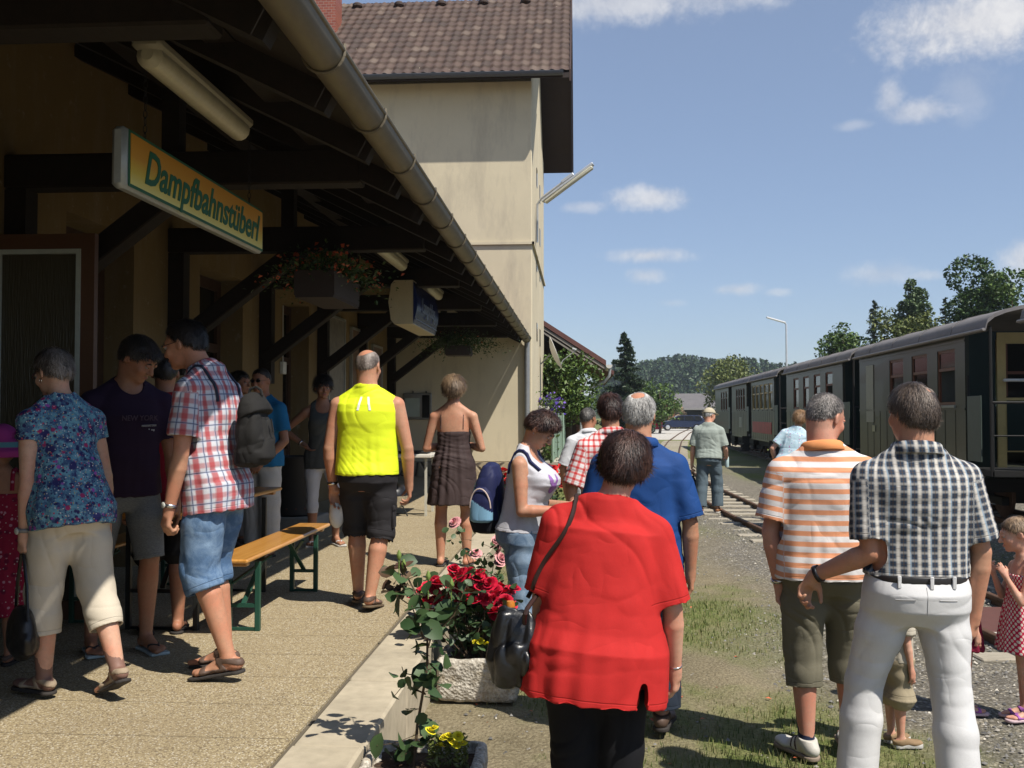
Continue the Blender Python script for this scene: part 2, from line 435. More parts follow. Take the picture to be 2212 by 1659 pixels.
class Fig:
    def __init__(s, label, px=None, Y=None, z=0.0, X=None, rz=0.0, h=1.75, res=0.008, fat=1.0, hs=1.0, female=False,
                 lean=0.0, side=0.0, twist=0.0, arms=None, legs=None, head=(0, 0, 0), skin='skin', rows=None, curl=22, seed=1,
                 chest=1.0, waist=1.0, hip=1.0, belly=0.0, shw=1.0, neck=1.0, bust=0.0, armfat=None, hfwd=0.0, hside=0.0):
        s.label = label; X = X if X is not None else atY(px, 890, Y).x
        h -= .014; s.H = H = h / (0.835 + 0.165 * hs); s.hs = hs; s.res = res; s.fat = fat; s.seed = seed
        s.root = empty('person', (X, Y, z), R(rz), label, 'person')
        s.skin = skin
        rng = random.Random(seed)
        T = rz_(R(-twist)) @ ry(R(side)) @ rx(-R(lean)); s.T = T
        # legs: per side dict(t=thigh dir, s=shin dir, yaw, pitch)
        L = legs or {}
        s.leg = []
        for i, sg in enumerate((-1, 1)):
            q = dict(t=(0, 0, -1), s=(0, -0.03, -1), yaw=8, pitch=0); q.update(L.get('l' if sg < 0 else 'r', {}))
            s.leg.append(q)
        drop = []
        for i, sg in enumerate((-1, 1)):
            q = s.leg[i]; td = nz(q['t']); sd = nz(q['s'])
            ext = math.sin(R(abs(q['pitch']))) * 0.1 * H if q['pitch'] > 0 else 0
            drop.append(-(td[2] * 0.235 + sd[2] * 0.24) * H + 0.045 * H + ext)
        pz = max(drop) + .014 if not s.leg[0].get('float') else drop[1]
        s.P = np.array([0, 0, pz])
        for i, sg in enumerate((-1, 1)):
            q = s.leg[i]; J = s.P + np.array([sg * 0.052 * H * hip, 0, 0])
            K = J + nz(q['t']) * 0.235 * H; A = K + nz(q['s']) * 0.24 * H
            q['J'], q['K'], q['A'] = J, K, A
            f = rz_(R(-sg * q['yaw'])) @ np.array([0, 1, 0]); r = np.cross(f, [0, 0, 1]); 
            p = R(q['pitch']); u = np.array([0, 0, 1.0]) * math.cos(p) + f * math.sin(p); f2 = np.cross(u, r)
            q['F'] = np.stack([r, f2, u], 1)      # columns: right, forward, up
        w, c_, hp = waist, chest, hip
        g = fat
        if female:
            rows = rows or [(-.075, -.004, .05 * hp, .05), (-.04, -.01, .094 * hp, .070 * hp), (0, -.012, .101 * hp, .074 * hp), (.04, -.006, .093 * hp, .064), (.085, 0, .075 * w, .055 * w),
                            (.12, .002, .074 * w, .054 * w), (.17, .004 + bust * .3, .082 * c_, .060 * c_ + bust * .35), (.19, .005 + bust * .46, .085 * c_, .061 * c_ + bust * .52), (.215, .006 + bust * .46, .086 * c_, .061 * c_ + bust * .52), (.24, .004 + bust * .3, .086 * c_, .057 * c_ + bust * .32), (.262, 0.000, .082 * c_, .051 * c_),
                            (.28, -.004, .072 * c_, .045), (.305, -.008, .045, .036), (.325, -.010, .03, .028)]
        else:
            rows = rows or [(-.075, -.002, .05 * hp, .05), (-.04, -.006, .088 * hp, .066 * hp), (0, -.008, .094 * hp, .069 * hp), (.04, 0, .09 * w, .064 * w), (.09, .004, .086 * w, .062 * w),
                            (.14, .004, .090 * w, .064 * w), (.19, .002, .099 * c_, .067 * c_), (.235, 0, .104 * c_, .067 * c_), (.265, -.004, .099 * c_, .058 * c_),
                            (.288, -.006, .078 * c_, .047), (.308, -.008, .048, .040), (.328, -.010, .034, .034)]
        rows = np.array(rows); bl = np.exp(-((rows[:, 0] - .09) / .06) ** 2) * belly
        rows[:, 1] += bl * 0.55; rows[:, 3] += bl * 0.6; rows[:, 2] += bl * 0.35
        m = rows[:, 0] < .27
        rows[m, 2] *= g; rows[m, 3] *= g
        s.rows = rows * H
        s.sh = []
        A = arms or {}
        for sg in (-1, 1):
            q = dict(u=(sg * .10, 0, -1), f=(sg * .06, .12, -1), hd=None, pn=(-sg, -.15, 0), curl=curl, spread=1.0); q.update(A.get('l' if sg < 0 else 'r', {}))
            S = s.P + T @ np.array([sg * .107 * H * shw * (0.92 if female else 1.0), -.004 * H, .259 * H]); u = nz(q['u']); f = nz(q['f'])
            E = S + u * .172 * H; W = E + f * .150 * H
            q.update(S=S, E=E, W=W, hd=nz(q['hd']) if q['hd'] is not None else f); s.sh.append(q)
        s.neckb = s.P + T @ np.array([0, -.008 * H, .312 * H])
        yaw, pit, rol = head
        s.HR = T @ rz_(R(-yaw)) @ rx(-R(pit)) @ ry(R(rol))
        e = s.e = H * hs / 1.75
        s.HC = s.neckb + T @ np.array([0, .018 * H, 0]) + (s.HR @ np.array([0, 0, 1.0])) * 0.5 * .101 * H * hs + T @ np.array([0, 0, .5 * .101 * H * hs]) + s.HR @ np.array([0, .004, 0]) + T @ np.array([hside, hfwd, -hfwd * .25])
        s.neckm = neck; s.female = female; s.af = armfat if armfat else fat
        s.body()
    def bounds(s, pad=0.16):
        pts = [s.P, s.HC, s.neckb] + [q[k] for q in s.leg for k in ('J', 'K', 'A')] + [q[k] for q in s.sh for k in ('S', 'E', 'W')]
        pts += [q['W'] + q['hd'] * .11 * s.H for q in s.sh]
        pts = np.array(pts); lo = pts.min(0) - pad; hi = pts.max(0) + pad; lo[2] = min(-0.03, lo[2])
        ax_ = s.rows[:, 2].max() + .085; by = s.rows[:, 3].max() + .085 + abs(s.rows[:, 1]).max()
        for z in (-.05, .10, .26):
            c = s.P + s.T @ np.array([0, 0, z * s.H]); lo[:2] = np.minimum(lo[:2], c[:2] - [ax_, by]); hi[:2] = np.maximum(hi[:2], c[:2] + [ax_, by])
        hc = s.HC; lo[:2] = np.minimum(lo[:2], hc[:2] - .16); hi[:2] = np.maximum(hi[:2], hc[:2] + .16); hi[2] = max(hi[2], hc[2] + .15)
        return lo, hi
    def limb(s, v, ease=0.0, part='all', k=0.018):
        H = s.H; g = 0.5 + 0.5 * s.fat; r = lambda x: x * H * g + ease
        if part in ('all', 'legs'):
            for q in s.leg:
                J, K, A = q['J'], q['K'], q['A']; M1 = J + (K - J) * .45
                back = s.leg and (np.cross(nz(A - K), [1, 0, 0])); back = nz(back) if np.linalg.norm(back) > .1 else np.array([0, 1, 0]); 
                if back[1] > 0: back = -back
                C1 = K + (A - K) * .30 + back * .008 * H
                v.cone(J, M1, r(.050), r(.0445), k); v.cone(M1, K, r(.0445), r(.0305), .004); v.cone(K, C1, r(.0305), r(.0335), .006); v.cone(C1, A, r(.0335), r(.0200), .004)
        if part in ('all', 'arms'):
            ga = 0.35 + 0.65 * s.af; ga *= 0.9 if s.female else 1.0; r = lambda x: x * H * ga + ease
            for q in s.sh:
                S, E, W = q['S'], q['E'], q['W']; B = S + (E - S) * .45; Fm = E + (W - E) * .25
                v.cone(S, B, r(.0305), r(.0270), k); v.cone(B, E, r(.0270), r(.0215), .003)
                v.cone(E, Fm, r(.0215), r(.0240), .006); v.cone(Fm, W, r(.0240), r(.0150), .003)
    def foot(s, v, q, ease=0.0, toes=True):
        H = s.H; A = q['A']; F = q['F']; c = lambda x, y, z: A + F @ (np.array([x, y, z]) * H)
        v.ell(c(0, -.018, -.026), np.array([.018, .024, .019]) * H + ease, .012, F)
        v.cone(c(0, .0, -.01), c(0, .055, -.030), .019 * H + ease, .013 * H + ease, .015)
        v.ell(c(0, .03, -.032), np.array([.018, .045, .0115]) * H + ease, .012, F)
        v.ell(c(0, .075, -.0345), np.array([.0265, .028, .0095]) * H + ease, .012, F)
        if toes:
            sg = -1 if q is s.leg[0] else 1
            for i in range(5):
                x = -sg * (.0185 - i * .0092); L = (.122, .121, .116, .109, .100)[i]; rr = (.0085, .006, .0058, .0055, .005)[i]
                v.cone(c(x * .9, .085, -.036), c(x, L - .01, -.0375), rr * H * 1.05, rr * H, .006)
        else: v.ell(c(0, .098, -.034), np.array([.022, .026, .0105]) * H + ease, .01, F)
    def hand(s, v, q, left):
        H = s.H * (0.97 if s.female else 1.0); W = q['W']; d = q['hd']; pn = np.array(q['pn'], float); pn = nz(pn - d * (pn @ d))
        sd = np.cross(d, pn) * (-1 if left else 1); u = H / 1.75; g = min(1.15, .6 + .4 * s.fat)
        Pt = lambda a, b, c: W + (d * a + sd * b + pn * c) * u
        v.cone(W, Pt(.03, 0, 0), .024 * u * g, .026 * u * g, .012)
        kn = [(.083, .027), (.088, .009), (.085, -.009), (.077, -.026)]
        for a, b in kn: v.cone(Pt(.015, b * .55, 0), Pt(a, b, -.002), .0125 * u * g, .0112 * u * g, .010)
        v.ell(Pt(.045, .024, .010), (.017 * u,) * 3, .012)
        cl = q['curl']; ln = [(.041, .025, .020), (.045, .028, .021), (.041, .026, .020), (.032, .020, .018)]
        k = max(.003, s.res * .35)
        for i, (a, b) in enumerate(kn):
            p = Pt(a, b, 0); dd = d + sd * (.10 - .07 * i) * q['spread']; ang = 0
            for j, L in enumerate(ln[i]):
                ang += R(cl * (0.8 + 0.12 * i) * (1.0 if j else .7)); dv = nz(dd * math.cos(ang) + pn * math.sin(ang))
                p2 = p + dv * L * u; r1 = (.0100, .0090, .0082)[j]; v.cone(p, p2, r1 * u * g, (r1 - .0008) * u * g, k); p = p2
        p = Pt(.022, .024, .006); td = nz(d * .75 + sd * .62 + pn * .35); p2 = p + td * .038 * u; v.cone(p, p2, .0135 * u, .0115 * u, .010)
        td = nz(d * .9 + sd * .28 + pn * (.25 + cl / 90)); p3 = p2 + td * .030 * u; v.cone(p2, p3, .0112 * u, .0095 * u, .004)
        td = nz(d * .95 + sd * .05 + pn * (.3 + cl / 60)); v.cone(p3, p3 + td * .022 * u, .0098 * u, .0082 * u, .004)
    def headf(s, v, off=0.0, full=True):
        C, Rm, e = s.HC, s.HR, s.e
        def c(x, y, z): return C + Rm @ (np.array([x, y, z]) * e)
        f = 0.94 if s.female else 1.0; r = lambda *a: np.array(a) * e * f + off
        v.ell(c(0, -.014, .030), r(.0755, .095, .082), .02, Rm)
        v.ell(c(0, -.045, -.01), r(.060, .058, .060), .03, Rm)
        v.ell(c(0, .028, -.028), r(.061, .062, .076), .03, Rm)
        if not full: return
        v.ell(c(0, .030, -.076), r(.050, .050, .034), .03, Rm)
        v.ell(c(0, .074, -.098), r(.020, .016, .014), .022, Rm)
        v.cone(c(-.030, .078, .020), c(.030, .078, .020), .011 * e, .011 * e, .02)
        for sg in (-1, 1):
            v.ell(c(sg * .036, .064, -.032), r(.026, .022, .024), .02, Rm)
            v.ell(c(sg * .031, .099, .000), r(.016, .014, .010), .012, Rm, 'sub')
        v.cone(c(0, .088, .006), c(0, .110, -.032), .0085 * e, .0125 * e, .010)
        for sg in (-1, 1): v.ell(c(sg * .011, .099, -.037), r(.009, .010, .008), .006, Rm)
        v.ell(c(0, .0885, -.061), r(.023, .010, .0052), .005, Rm); v.ell(c(0, .087, -.072), r(.020, .010, .0062), .005, Rm)
        for sg in (-1, 1):
            Re = Rm @ rz_(R(sg * 22)) @ rx(R(-8))
            v.ell(c(sg * .0765, -.012, -.008), np.array([.0085, .0195, .033]) * e, .006, Re)
            v.ell(c(sg * .0835, -.004, -.004), np.array([.006, .010, .018]) * e, .004, Re, 'sub')
    def body(s):
        lo, hi = s.bounds(); v = Vol(lo, hi, s.res); s.limb(v)
        v.loft(s.P, s.T, s.rows, .022)
        for q in s.leg: s.foot(v, q)
        for i, q in enumerate(s.sh):
            s.hand(v, q, i == 0)
        H = s.H; n = s.neckb
        s.nk = (n - s.T @ np.array([0, 0, .03 * H]), s.HC + s.HR @ (np.array([0, -.028, -.055]) * s.e))
        nr = (.034 if not s.female else .029) * H * s.neckm; s.nr = nr
        v.cone(s.nk[0], s.nk[1], nr * 1.08, nr, .03)
        for sg in (-1, 1):   # trapezius
            v.cone(s.P + s.T @ np.array([sg * .022, -.014, .325]) @ np.eye(3) * 1 if False else s.P + s.T @ (np.array([sg * .018, -.014, .322]) * H), s.sh[0 if sg < 0 else 1]['S'] + np.array([0, 0, .004 * H]), .022 * H, .021 * H, .025)
        s.headf(v)
        V, Fc = v.mesh(); V = relax(V, Fc, 1, .4)
        s.bodyobj = meshobj('body', V, Fc, s.skin, s.root, True)
    # ---- garment helpers
    def pat(s, V, sleeves=True):
        q = (V - s.P) @ s.T; u = np.arctan2(q[:, 0], -q[:, 1]) * .155 * s.H / 1.75 / 1.0; vz = q[:, 2].copy()
        u = np.where(q[:, 1] < 0, np.clip(q[:, 0], -9, 9) * 1.0 + 0 * u, u)
        bw = .24; a = np.arctan2(q[:, 0], -q[:, 1]); u = np.where(np.abs(a) < 1.1, q[:, 0], np.sign(q[:, 0]) * (np.abs(np.sin(1.1)) * np.hypot(q[:, 0], q[:, 1]) + (np.abs(a) - 1.1) * .15))
        reg = np.zeros(len(V))
        if sleeves:
            for i, k in enumerate(s.sh):
                ab = k['E'] - k['S']; L = np.linalg.norm(ab); d = ab / L; r = V - k['S']; t = r @ d
                out = (-1 if i == 0 else 1) * (q[:, 0]) > .118 * s.H * 0.98
                dist = np.linalg.norm(r - t[:, None] * d, axis=1); m = (t > .012) & out & (dist < .13)
                fr = nz(np.cross(d, [0, 1, 0])); f2 = np.cross(d, fr); rr = r - t[:, None] * d
                ang = np.arctan2(rr @ fr, rr @ f2)
                u = np.where(m, ang * .062 + 5.0, u); vz = np.where(m, -t, vz); reg = np.where(m, 1, reg)
        return np.stack([u, reg, vz], 1)
    def wrinkle(s, V, N, amp, seed=0, fx=7, fz=7, hemz=None, hem_amp=0.0):
        if amp <= 0 and hem_amp <= 0: return V
        wv = np.stack([vnoise(V * 4, seed + 3), vnoise(V * 4, seed + 4), vnoise(V * 4, seed + 5)], 1) - .5
        P = V + .10 * wv; sx = (vnoise(V * 1.6, seed + 8) - .5) * 2.4
        Q = P.copy(); Q[:, 0] = P[:, 0] + P[:, 2] * sx; Q[:, 1] = P[:, 1] + P[:, 2] * sx * .5
        a = np.abs(vnoise(Q * np.array([fx * 1.25, fx * 1.25, fx * .28]), seed) * 2 - 1)
        b = np.abs(vnoise(P * np.array([fz * .45, fz * .45, fz * 2.0]), seed + 1) * 2 - 1)
        c = np.clip(vnoise(P * 3.4, seed + 2) * 2.2 - .6, 0, 1); g = np.clip(vnoise(P * 2.6, seed + 7) * 2 - .5, 0, 1)
        w = -((1 - a) ** 3) * c * 1.2 - ((1 - b) ** 3) * g * .9 + (vnoise(P * 5, seed + 6) - .5) * .8
        V = V + N * np.maximum(w * amp, -.0065)[:, None]
        if hem_amp > 0 and hemz is not None:
            q = (V - s.P) @ s.T; ang = np.arctan2(q[:, 0], q[:, 1]); f = np.clip((hemz + .35 - q[:, 2]) / .35, 0, 1)
            fold = np.sin(ang * 9 + 2.5 * np.sin(ang * 3 + seed)) * .5 + np.sin(ang * 17 + seed) * .25
            V = V + N * (fold * f * hem_amp)[:, None]
        return V
    def finish(s, v, name, m, amp=0.004, seed=0, sleeves=True, hemz=None, hem_amp=0.0, fx=7, fz=7, parent=None, mats=None, midxf=None, rl=1, edgef=None):
        V, Fc = v.mesh()
        if len(V) == 0: return None
        V = relax(V, Fc, rl, .5); ed = edgef(V) if edgef else np.full(len(V), .5); V = s.wrinkle(V, vnormals(V, Fc), amp, s.seed + seed, fx, fz, hemz, hem_amp)
        mi = midxf(V[Fc].mean(1)) if midxf else None
        return meshobj(name, V, Fc, m, parent or s.root, True, {'pat': ('FLOAT_VECTOR', s.pat(V, sleeves)), 'edge': ('FLOAT', ed)}, mats, mi)
    def torso_rows(s, ease, drape, hem, flare=0.0, dy=0.0, top=None, bdrape=None):
        zs = np.unique(np.concatenate([np.linspace(s.rows[0, 0], s.rows[-1, 0], 26), s.rows[:, 0]])); r = np.stack([zs] + [np.interp(zs, s.rows[:, 0], s.rows[:, j]) for j in (1, 2, 3)], 1); r = r[np.argsort(-r[:, 0])]
        if hem < r[-1, 0]: r = np.vstack([r[:-5], [hem, r[-7, 1], r[-7, 2], r[-7, 3]]])
        ma = mb = 0; out = []
        ztop = .27 * s.H
        for z, y, a, b in r:
            if z < ztop:
                wf = min(1.0, max(0.0, (.265 * s.H - z) / (.055 * s.H)))
                ma = max(ma, a); mb = max(mb, b); a = a + (max(a, drape * ma) - a) * wf; b = b + (max(b, (drape if bdrape is None else bdrape) * mb) - b) * wf
                fl = flare * max(0, .22 * s.H - z); a += fl; b += fl
            k = ease if z < .285 * s.H else ease * .8
            out.append((z, y + dy, a + k, b + k))
        return out
    def shirt(s, m, ease=.014, drape=.95, hem=-.03, sleeve=.6, sl_ease=.016, flare=.02, neck=(0, 0), amp=.005, hem_amp=.004, name='shirt', k=.025, low=0, amp_fx=7, mats=None, midxf=None, sleeve_flare=.25, armcut=None, armz=.185, slit=None, back=0, post=None, bdrape=None, ntop=None):
        H = s.H; lo, hi = s.bounds(.10); lo[2] = max(lo[2], s.P[2] + hem * H - .08); hi[2] = s.neckb[2] + .10
        v = Vol(lo, hi, s.res); s.hem = hem; hem = hem * H
        v.loft(s.P, s.T, s.torso_rows(ease, drape, hem, flare, bdrape=bdrape), k)
        if hem < 0:
            for q in s.leg: v.cone(q['J'], q['J'] + (q['K'] - q['J']) * .45, .050 * H * (.5 + .5 * s.fat) + ease, .0445 * H * (.5 + .5 * s.fat) + ease, .03)
        ga = (0.35 + 0.65 * s.af) * (0.9 if s.female else 1.0)
        for sg in (-1, 1):
            q = s.sh[0 if sg < 0 else 1]; S, E, W = q['S'], q['E'], q['W']
            a0 = s.P + s.T @ (np.array([sg * .018, -.014, .322]) * H)
            if sleeve > 0:
                v.cone(a0, S + np.array([0, 0, .004 * H]), .022 * H + ease * .8, .021 * H + ease, .025)
                en = S + (E - S) * min(sleeve, 1); r0 = .0305 * H * ga + ease
                v.cone(S, en, r0, (.026 * H * ga) + sl_ease + sleeve_flare * .02, k, cut=True)
                if sleeve > 1: v.cone(E, E + (W - E) * (sleeve - 1), .024 * H * ga + sl_ease, .022 * H * ga + sl_ease, k * .6, cut=True)
            else:
                mid = a0 + (S - a0) * .8
                v.cone(a0, mid, .022 * H + ease * .8, .023 * H + ease, .02)
        v.cone(s.nk[0], s.nk[0] + (s.nk[1] - s.nk[0]) * .6, s.nr * 1.08 + ease * .8, s.nr * 1.02 + ease * .8, .03)
        if sleeve <= 0:     # arm holes
            for sg in (-1, 1):
                q = s.sh[0 if sg < 0 else 1]; S = q['S']; cut = (.10 if armcut is None else armcut)
                p = s.P + s.T @ (np.array([sg * cut, 0, .25]) * H)
                X, Y, Z = v.ax[0][:, None, None], v.ax[1][None, :, None], v.ax[2][None, None, :]
                nn = s.T @ np.array([sg, 0, .12]); d1 = (X - p[0]) * nn[0] + (Y - p[1]) * nn[1] + (Z - p[2]) * nn[2]
                uz = s.T[:, 2]; zl = (X - s.P[0]) * uz[0] + (Y - s.P[1]) * uz[1] + (Z - s.P[2]) * uz[2] - armz * H
                v.d = np.maximum(v.d, np.minimum(d1, zl).astype(np.float32))
        uz = s.T[:, 2]; v.half(s.P + uz * hem, uz)
        # neckline: opening round the neck, lowered in front by neck[0], behind by neck[1]
        c = s.P + s.T @ (np.array([0, .028 + .01 * neck[0], .345 - .35 * neck[0] * .1]) * H)
        v.ell(c, np.array([.040 + .012 * neck[0], .040, .040 + .05 * neck[0]]) * H, .006, s.T, 'sub')
        c = s.P + s.T @ (np.array([0, -.012, .352]) * H); v.ell(c + s.T @ np.array([0, 0, .010 * H]), np.array([.038, .042, .034 + .05 * neck[1]]) * H, .006, s.T, 'sub')
        v.half(s.neckb + s.T @ np.array([0, 0, (.024 if ntop is None else ntop) * H]), -(s.T @ np.array([0, .30, 1])))
        # hollow at the sleeve and hem openings
        if s.res < .0075 and sl_ease > .022:
            for q in s.sh:
                if sleeve > 0 and sleeve <= 1:
                    en = q['S'] + (q['E'] - q['S']) * sleeve; dd = nz(q['E'] - q['S']); rr = .026 * H * ga + sl_ease + sleeve_flare * .02 - .0125
                    v.cone(en - dd * .012, en + dd * .05, rr, rr, .002, mode='sub')
        if slit is not None:
            p = s.P + s.T @ (np.array([slit, -.09, 0]) * H) + s.T[:, 2] * hem
            Rm = s.T; v.ell(p, np.array([.009, .085, .060]) * H, .002, Rm, 'sub')
        if post: post(v)
        def edgef(V):
            q = (V - s.P) @ s.T; e = q[:, 2] - hem
            if sleeve > 0:
                for i, k_ in enumerate(s.sh):
                    L = np.linalg.norm(k_['E'] - k_['S']); d = (k_['E'] - k_['S']) / L; r = V - k_['S']; t_ = r @ d; m_ = (t_ > .012) & ((-1 if i == 0 else 1) * q[:, 0] > .1156 * s.H) & (np.linalg.norm(r - t_[:, None] * d, axis=1) < .13)
                    e = np.where(m_, L * min(sleeve, 1) - t_, e)
            return e
        s.shirtobj = s.finish(v, name, m, amp, 1, True, hem, hem_amp, fx=amp_fx, mats=mats, midxf=midxf, edgef=edgef); return s.shirtobj
    def trousers(s, m, top=None, leg=.95, ease=.012, knee=.018, cuff=.03, untuck=False, amp=.005, name='trousers', fz=7, drop_w=0.0, mats=None, midxf=None):
        """leg: 0..1 of thigh, 1..2 of shin"""
        if top is None: top = min(.055, getattr(s, 'hem', .02) + .028)
        H = s.H; lo, hi = s.bounds(.12); hi[2] = s.P[2] + (top + .02) * H + .03; v = Vol(lo, hi, s.res); g = .5 + .5 * s.fat
        et = min(ease, .013) if top < .045 or untuck else ease
        f_ = lambda z: [float(np.interp(z, s.rows[:, 0], s.rows[:, j])) for j in (1, 2, 3)]
        rr = [(z, y, a + (ease if z < -.03 * H else et), b + (ease if z < -.03 * H else et)) for z, y, a, b in s.rows if z < top * H]
        rr = [(z, y - (.004 if -.07 * H < z < .04 * H else 0), a, b + (.007 if -.07 * H < z < .04 * H else 0)) for z, y, a, b in rr]
        y, a, b = f_(top * H + .012); rr.append((top * H + .012, y, a + et, b + et))
        v.loft(s.P, s.T, rr, .03)
        for q in s.leg:
            J, K, A = q['J'], q['K'], q['A']; M1 = J + (K - J) * .45
            rJ, rM, rK = .049 * H * g + ease, .044 * H * g + ease + knee * .3, .031 * H * g + knee
            if leg <= 1:
                en = J + (K - J) * leg; v.cone(J, M1, rJ, rM, .03)
                v.cone(M1, en, rM, cuff, .02, cut=True)
            else:
                v.cone(J, M1, rJ, rM, .055); v.cone(M1, K, rM, rK, .02); en = K + (A - K) * (leg - 1)
                C1 = K + (A - K) * min(.35, (leg - 1) * .6); rc = max(.0325 * H * g + knee * .6, cuff * .9 + rK * .1)
                v.cone(K, C1, rK, rc, .02); v.cone(C1, en, rc, cuff, .02, cut=True)
            dd = nz(en - (J if leg <= 1 else K))
            if cuff > .07 and s.res < .0075: v.cone(en - dd * .012, en + dd * .06, cuff - .0125, cuff - .0125, .002, mode='sub')
        v.half(s.P + s.T[:, 2] * top * H, -s.T[:, 2])
        def edgef(V):
            e = np.full(len(V), 9.0)
            for q in s.leg:
                J, K, A = q['J'], q['K'], q['A']; a_, b_ = (J, J + (K - J) * leg) if leg <= 1 else (K, K + (A - K) * (leg - 1)); d = nz(b_ - a_); w_ = (b_ - V) @ d; near = np.linalg.norm(V - b_, axis=1) < .25; e = np.where(near, np.minimum(e, w_), e)
            return e
        return s.finish(v, name, m, amp, 2, False, fz=fz, mats=mats, midxf=midxf, edgef=edgef)
    def band(s, a, b, ra, rb, h0, h1, m, name, tilt=None, thick=.004, parent=None):
        """ring round the axis a-b between distances h0,h1"""
        a = np.array(a, float); b = np.array(b, float); d = nz(b - a); o = nz(np.cross(d, [0, 1, 0.2])); p = np.cross(d, o); n = 28
        V = []; Fc = []
        prof = [(0, h0), (thick, h0), (thick, h1), (0, h1)]
        for i in range(n):
            t = 2 * math.pi * i / n; rd = o * math.cos(t) + p * math.sin(t)
            for off, hh in prof:
                f = (hh - h0) / max(1e-6, h1 - h0); r = ra + (rb - ra) * f; V.append(a + d * hh + rd * (r + off))
        for i in range(n):
            for j in range(4):
                Fc.append((i * 4 + j, i * 4 + (j + 1) % 4, ((i + 1) % n) * 4 + (j + 1) % 4, ((i + 1) % n) * 4 + j))
        return meshobj(name, V, Fc, m, parent or s.root, True)
    def watch(s, side, m, face=None):
        q = s.sh[0 if side == 'l' else 1]; d = nz(q['W'] - q['E']); r = .0165 * s.H * (.35 + .65 * s.af) + .002
        o = s.band(q['W'] - d * .03, q['W'], r + .001, r, 0, .018, m, 'watch', thick=.004)
        if face:
            b = MB(); c = Vector(q['W'] - d * .021) - Vector(nz(q['pn'])) * (r + .004); b.lathe([(.015, 0), (.016, .004), (.012, .007)], n=16)
            Mx = Vector(-nz(q['pn'])).to_track_quat('Z', 'Y').to_matrix().to_4x4(); Mx.translation = c
            b.v = [tuple(Mx @ Vector(x)) for x in b.v]; b.build('watch_face', face, o, True)
        return o
    def collar(s, m, hgt=.042, r=None):
        H = s.H; ax = nz(s.nk[1] - s.nk[0]); up = nz(ax + s.T @ np.array([0, .18, .5])); rt = nz(np.cross(s.T[:, 1], up)); fw = np.cross(up, rt)
        c = s.nk[0] + ax * (.050 * H) + s.T @ np.array([0, .002, 0]); n = 44; V = []; Fc = []; r0 = s.nr + .009
        prof = [(.000, -.030), (.002, .010), (.008, .014), (.016, .006), (.022, -hgt * .75), (.018, -hgt * .8), (.010, .002)]; k = len(prof)
        for i in range(n + 1):
            th = R(14) + (2 * math.pi - R(28)) * i / n      # open at the front
            d = rt * math.sin(th) * 1.08 + fw * math.cos(th) * 1.04; front = max(0, math.cos(th)); 
            for pr, pz in prof:
                rr = r0 + pr + (.006 if pz < -.02 and pr > .01 else 0); z = pz - front ** 2 * .022 - (front ** 3 * .018 if pr > .015 and pz < 0 else 0)
                V.append(c + d * rr + up * z)
        for i in range(n):
            for j in range(k): Fc.append((i * k + j, i * k + (j + 1) % k, (i + 1) * k + (j + 1) % k, (i + 1) * k + j))
        Fc.append(tuple(range(k))); Fc.append(tuple(n * k + j for j in range(k))[::-1]); V = np.array(V)
        V = V + vnoise(V * 25, s.seed)[:, None] * .003
        pt = s.pat(V, False)
        return meshobj('collar', V, Fc, m, s.root, True, {'pat': ('FLOAT_VECTOR', pt)})
    def shoes(s, kind, m, sole, acc=None, sides=(0, 1)):
        H = s.H
        for i in sides:
            q = s.leg[i]; A, F = q['A'], q['F']; c = lambda x, y, z: A + F @ (np.array([x, y, z]) * H)
            lo = A - .2; hi = A + .2; lo[2] = A[2] - .13; hi[2] = A[2] + .1
            h = min(.005, s.res); sg = -1 if i == 0 else 1
            def slab(z0, z1, grow):
                v = Vol(lo, hi, h); X, Y, Z = v.ax[0][:, None, None], v.ax[1][None, :, None], v.ax[2][None, None, :]
                x, y, z = X - A[0], Y - A[1], Z - A[2]; p = [x * F[0, j] + y * F[1, j] + z * F[2, j] for j in range(3)]
                yy = np.clip((p[1] + .018 * H) / (.115 * H), 0, 1); cx = -sg * .003 * H * yy
                w = (.0215 + (.0285 - .0215) * yy ** 1.3 - .006 * np.sin(yy * math.pi) * (1 - yy)) * H + grow
                d = np.sqrt((p[0] - cx) ** 2 + (p[1] - (-.018 * H + yy * .115 * H)) ** 2) - w
                v.d = np.maximum(d, np.maximum(z0 - p[2], p[2] - z1)).astype(np.float32); return v
            z0 = -.045 * H
            if kind in ('sandal', 'flip'):
                th = .016 if kind == 'sandal' else .010
                v = slab(z0 - .0135, z0 + .003, .004); so_ = s.finish(v, 'shoe', sole, 0, 5, False)
                v = Vol(lo, hi, h); s.foot(v, q, .004, toes=False); base = v.d.copy()
                X, Y, Z = v.ax[0][:, None, None], v.ax[1][None, :, None], v.ax[2][None, None, :]
                x, y, z = X - A[0], Y - A[1], Z - A[2]; p = [x * F[0, j] + y * F[1, j] + z * F[2, j] for j in range(3)]
                if kind == 'sandal':
                    s1 = np.abs(p[1] - .072 * H + .1 * np.abs(p[0])) - .014 * (H / 1.75); s2 = np.abs(p[1] - .018 * H - .55 * (p[2] + .02 * H)) - .013 * (H / 1.75)
                    s3 = np.maximum(np.abs(p[2] + .012 * H - .25 * (p[1])) - .008 * H, p[1] - .03 * H)
                    s4 = np.maximum(np.abs(p[1] - .045 * H) - .03 * H, np.maximum(.014 * H - np.abs(p[0]), np.abs(p[2] + .036 * H) - .005 * H))
                    st = np.minimum(np.minimum(s1, s2), np.minimum(s3, s4))
                else:
                    st = np.abs(np.abs(p[0]) - np.clip((.082 * H - p[1]) * .62, 0, .05)) - .006; st = np.maximum(st, np.maximum(p[1] - .09 * H, .03 * H - p[1]))
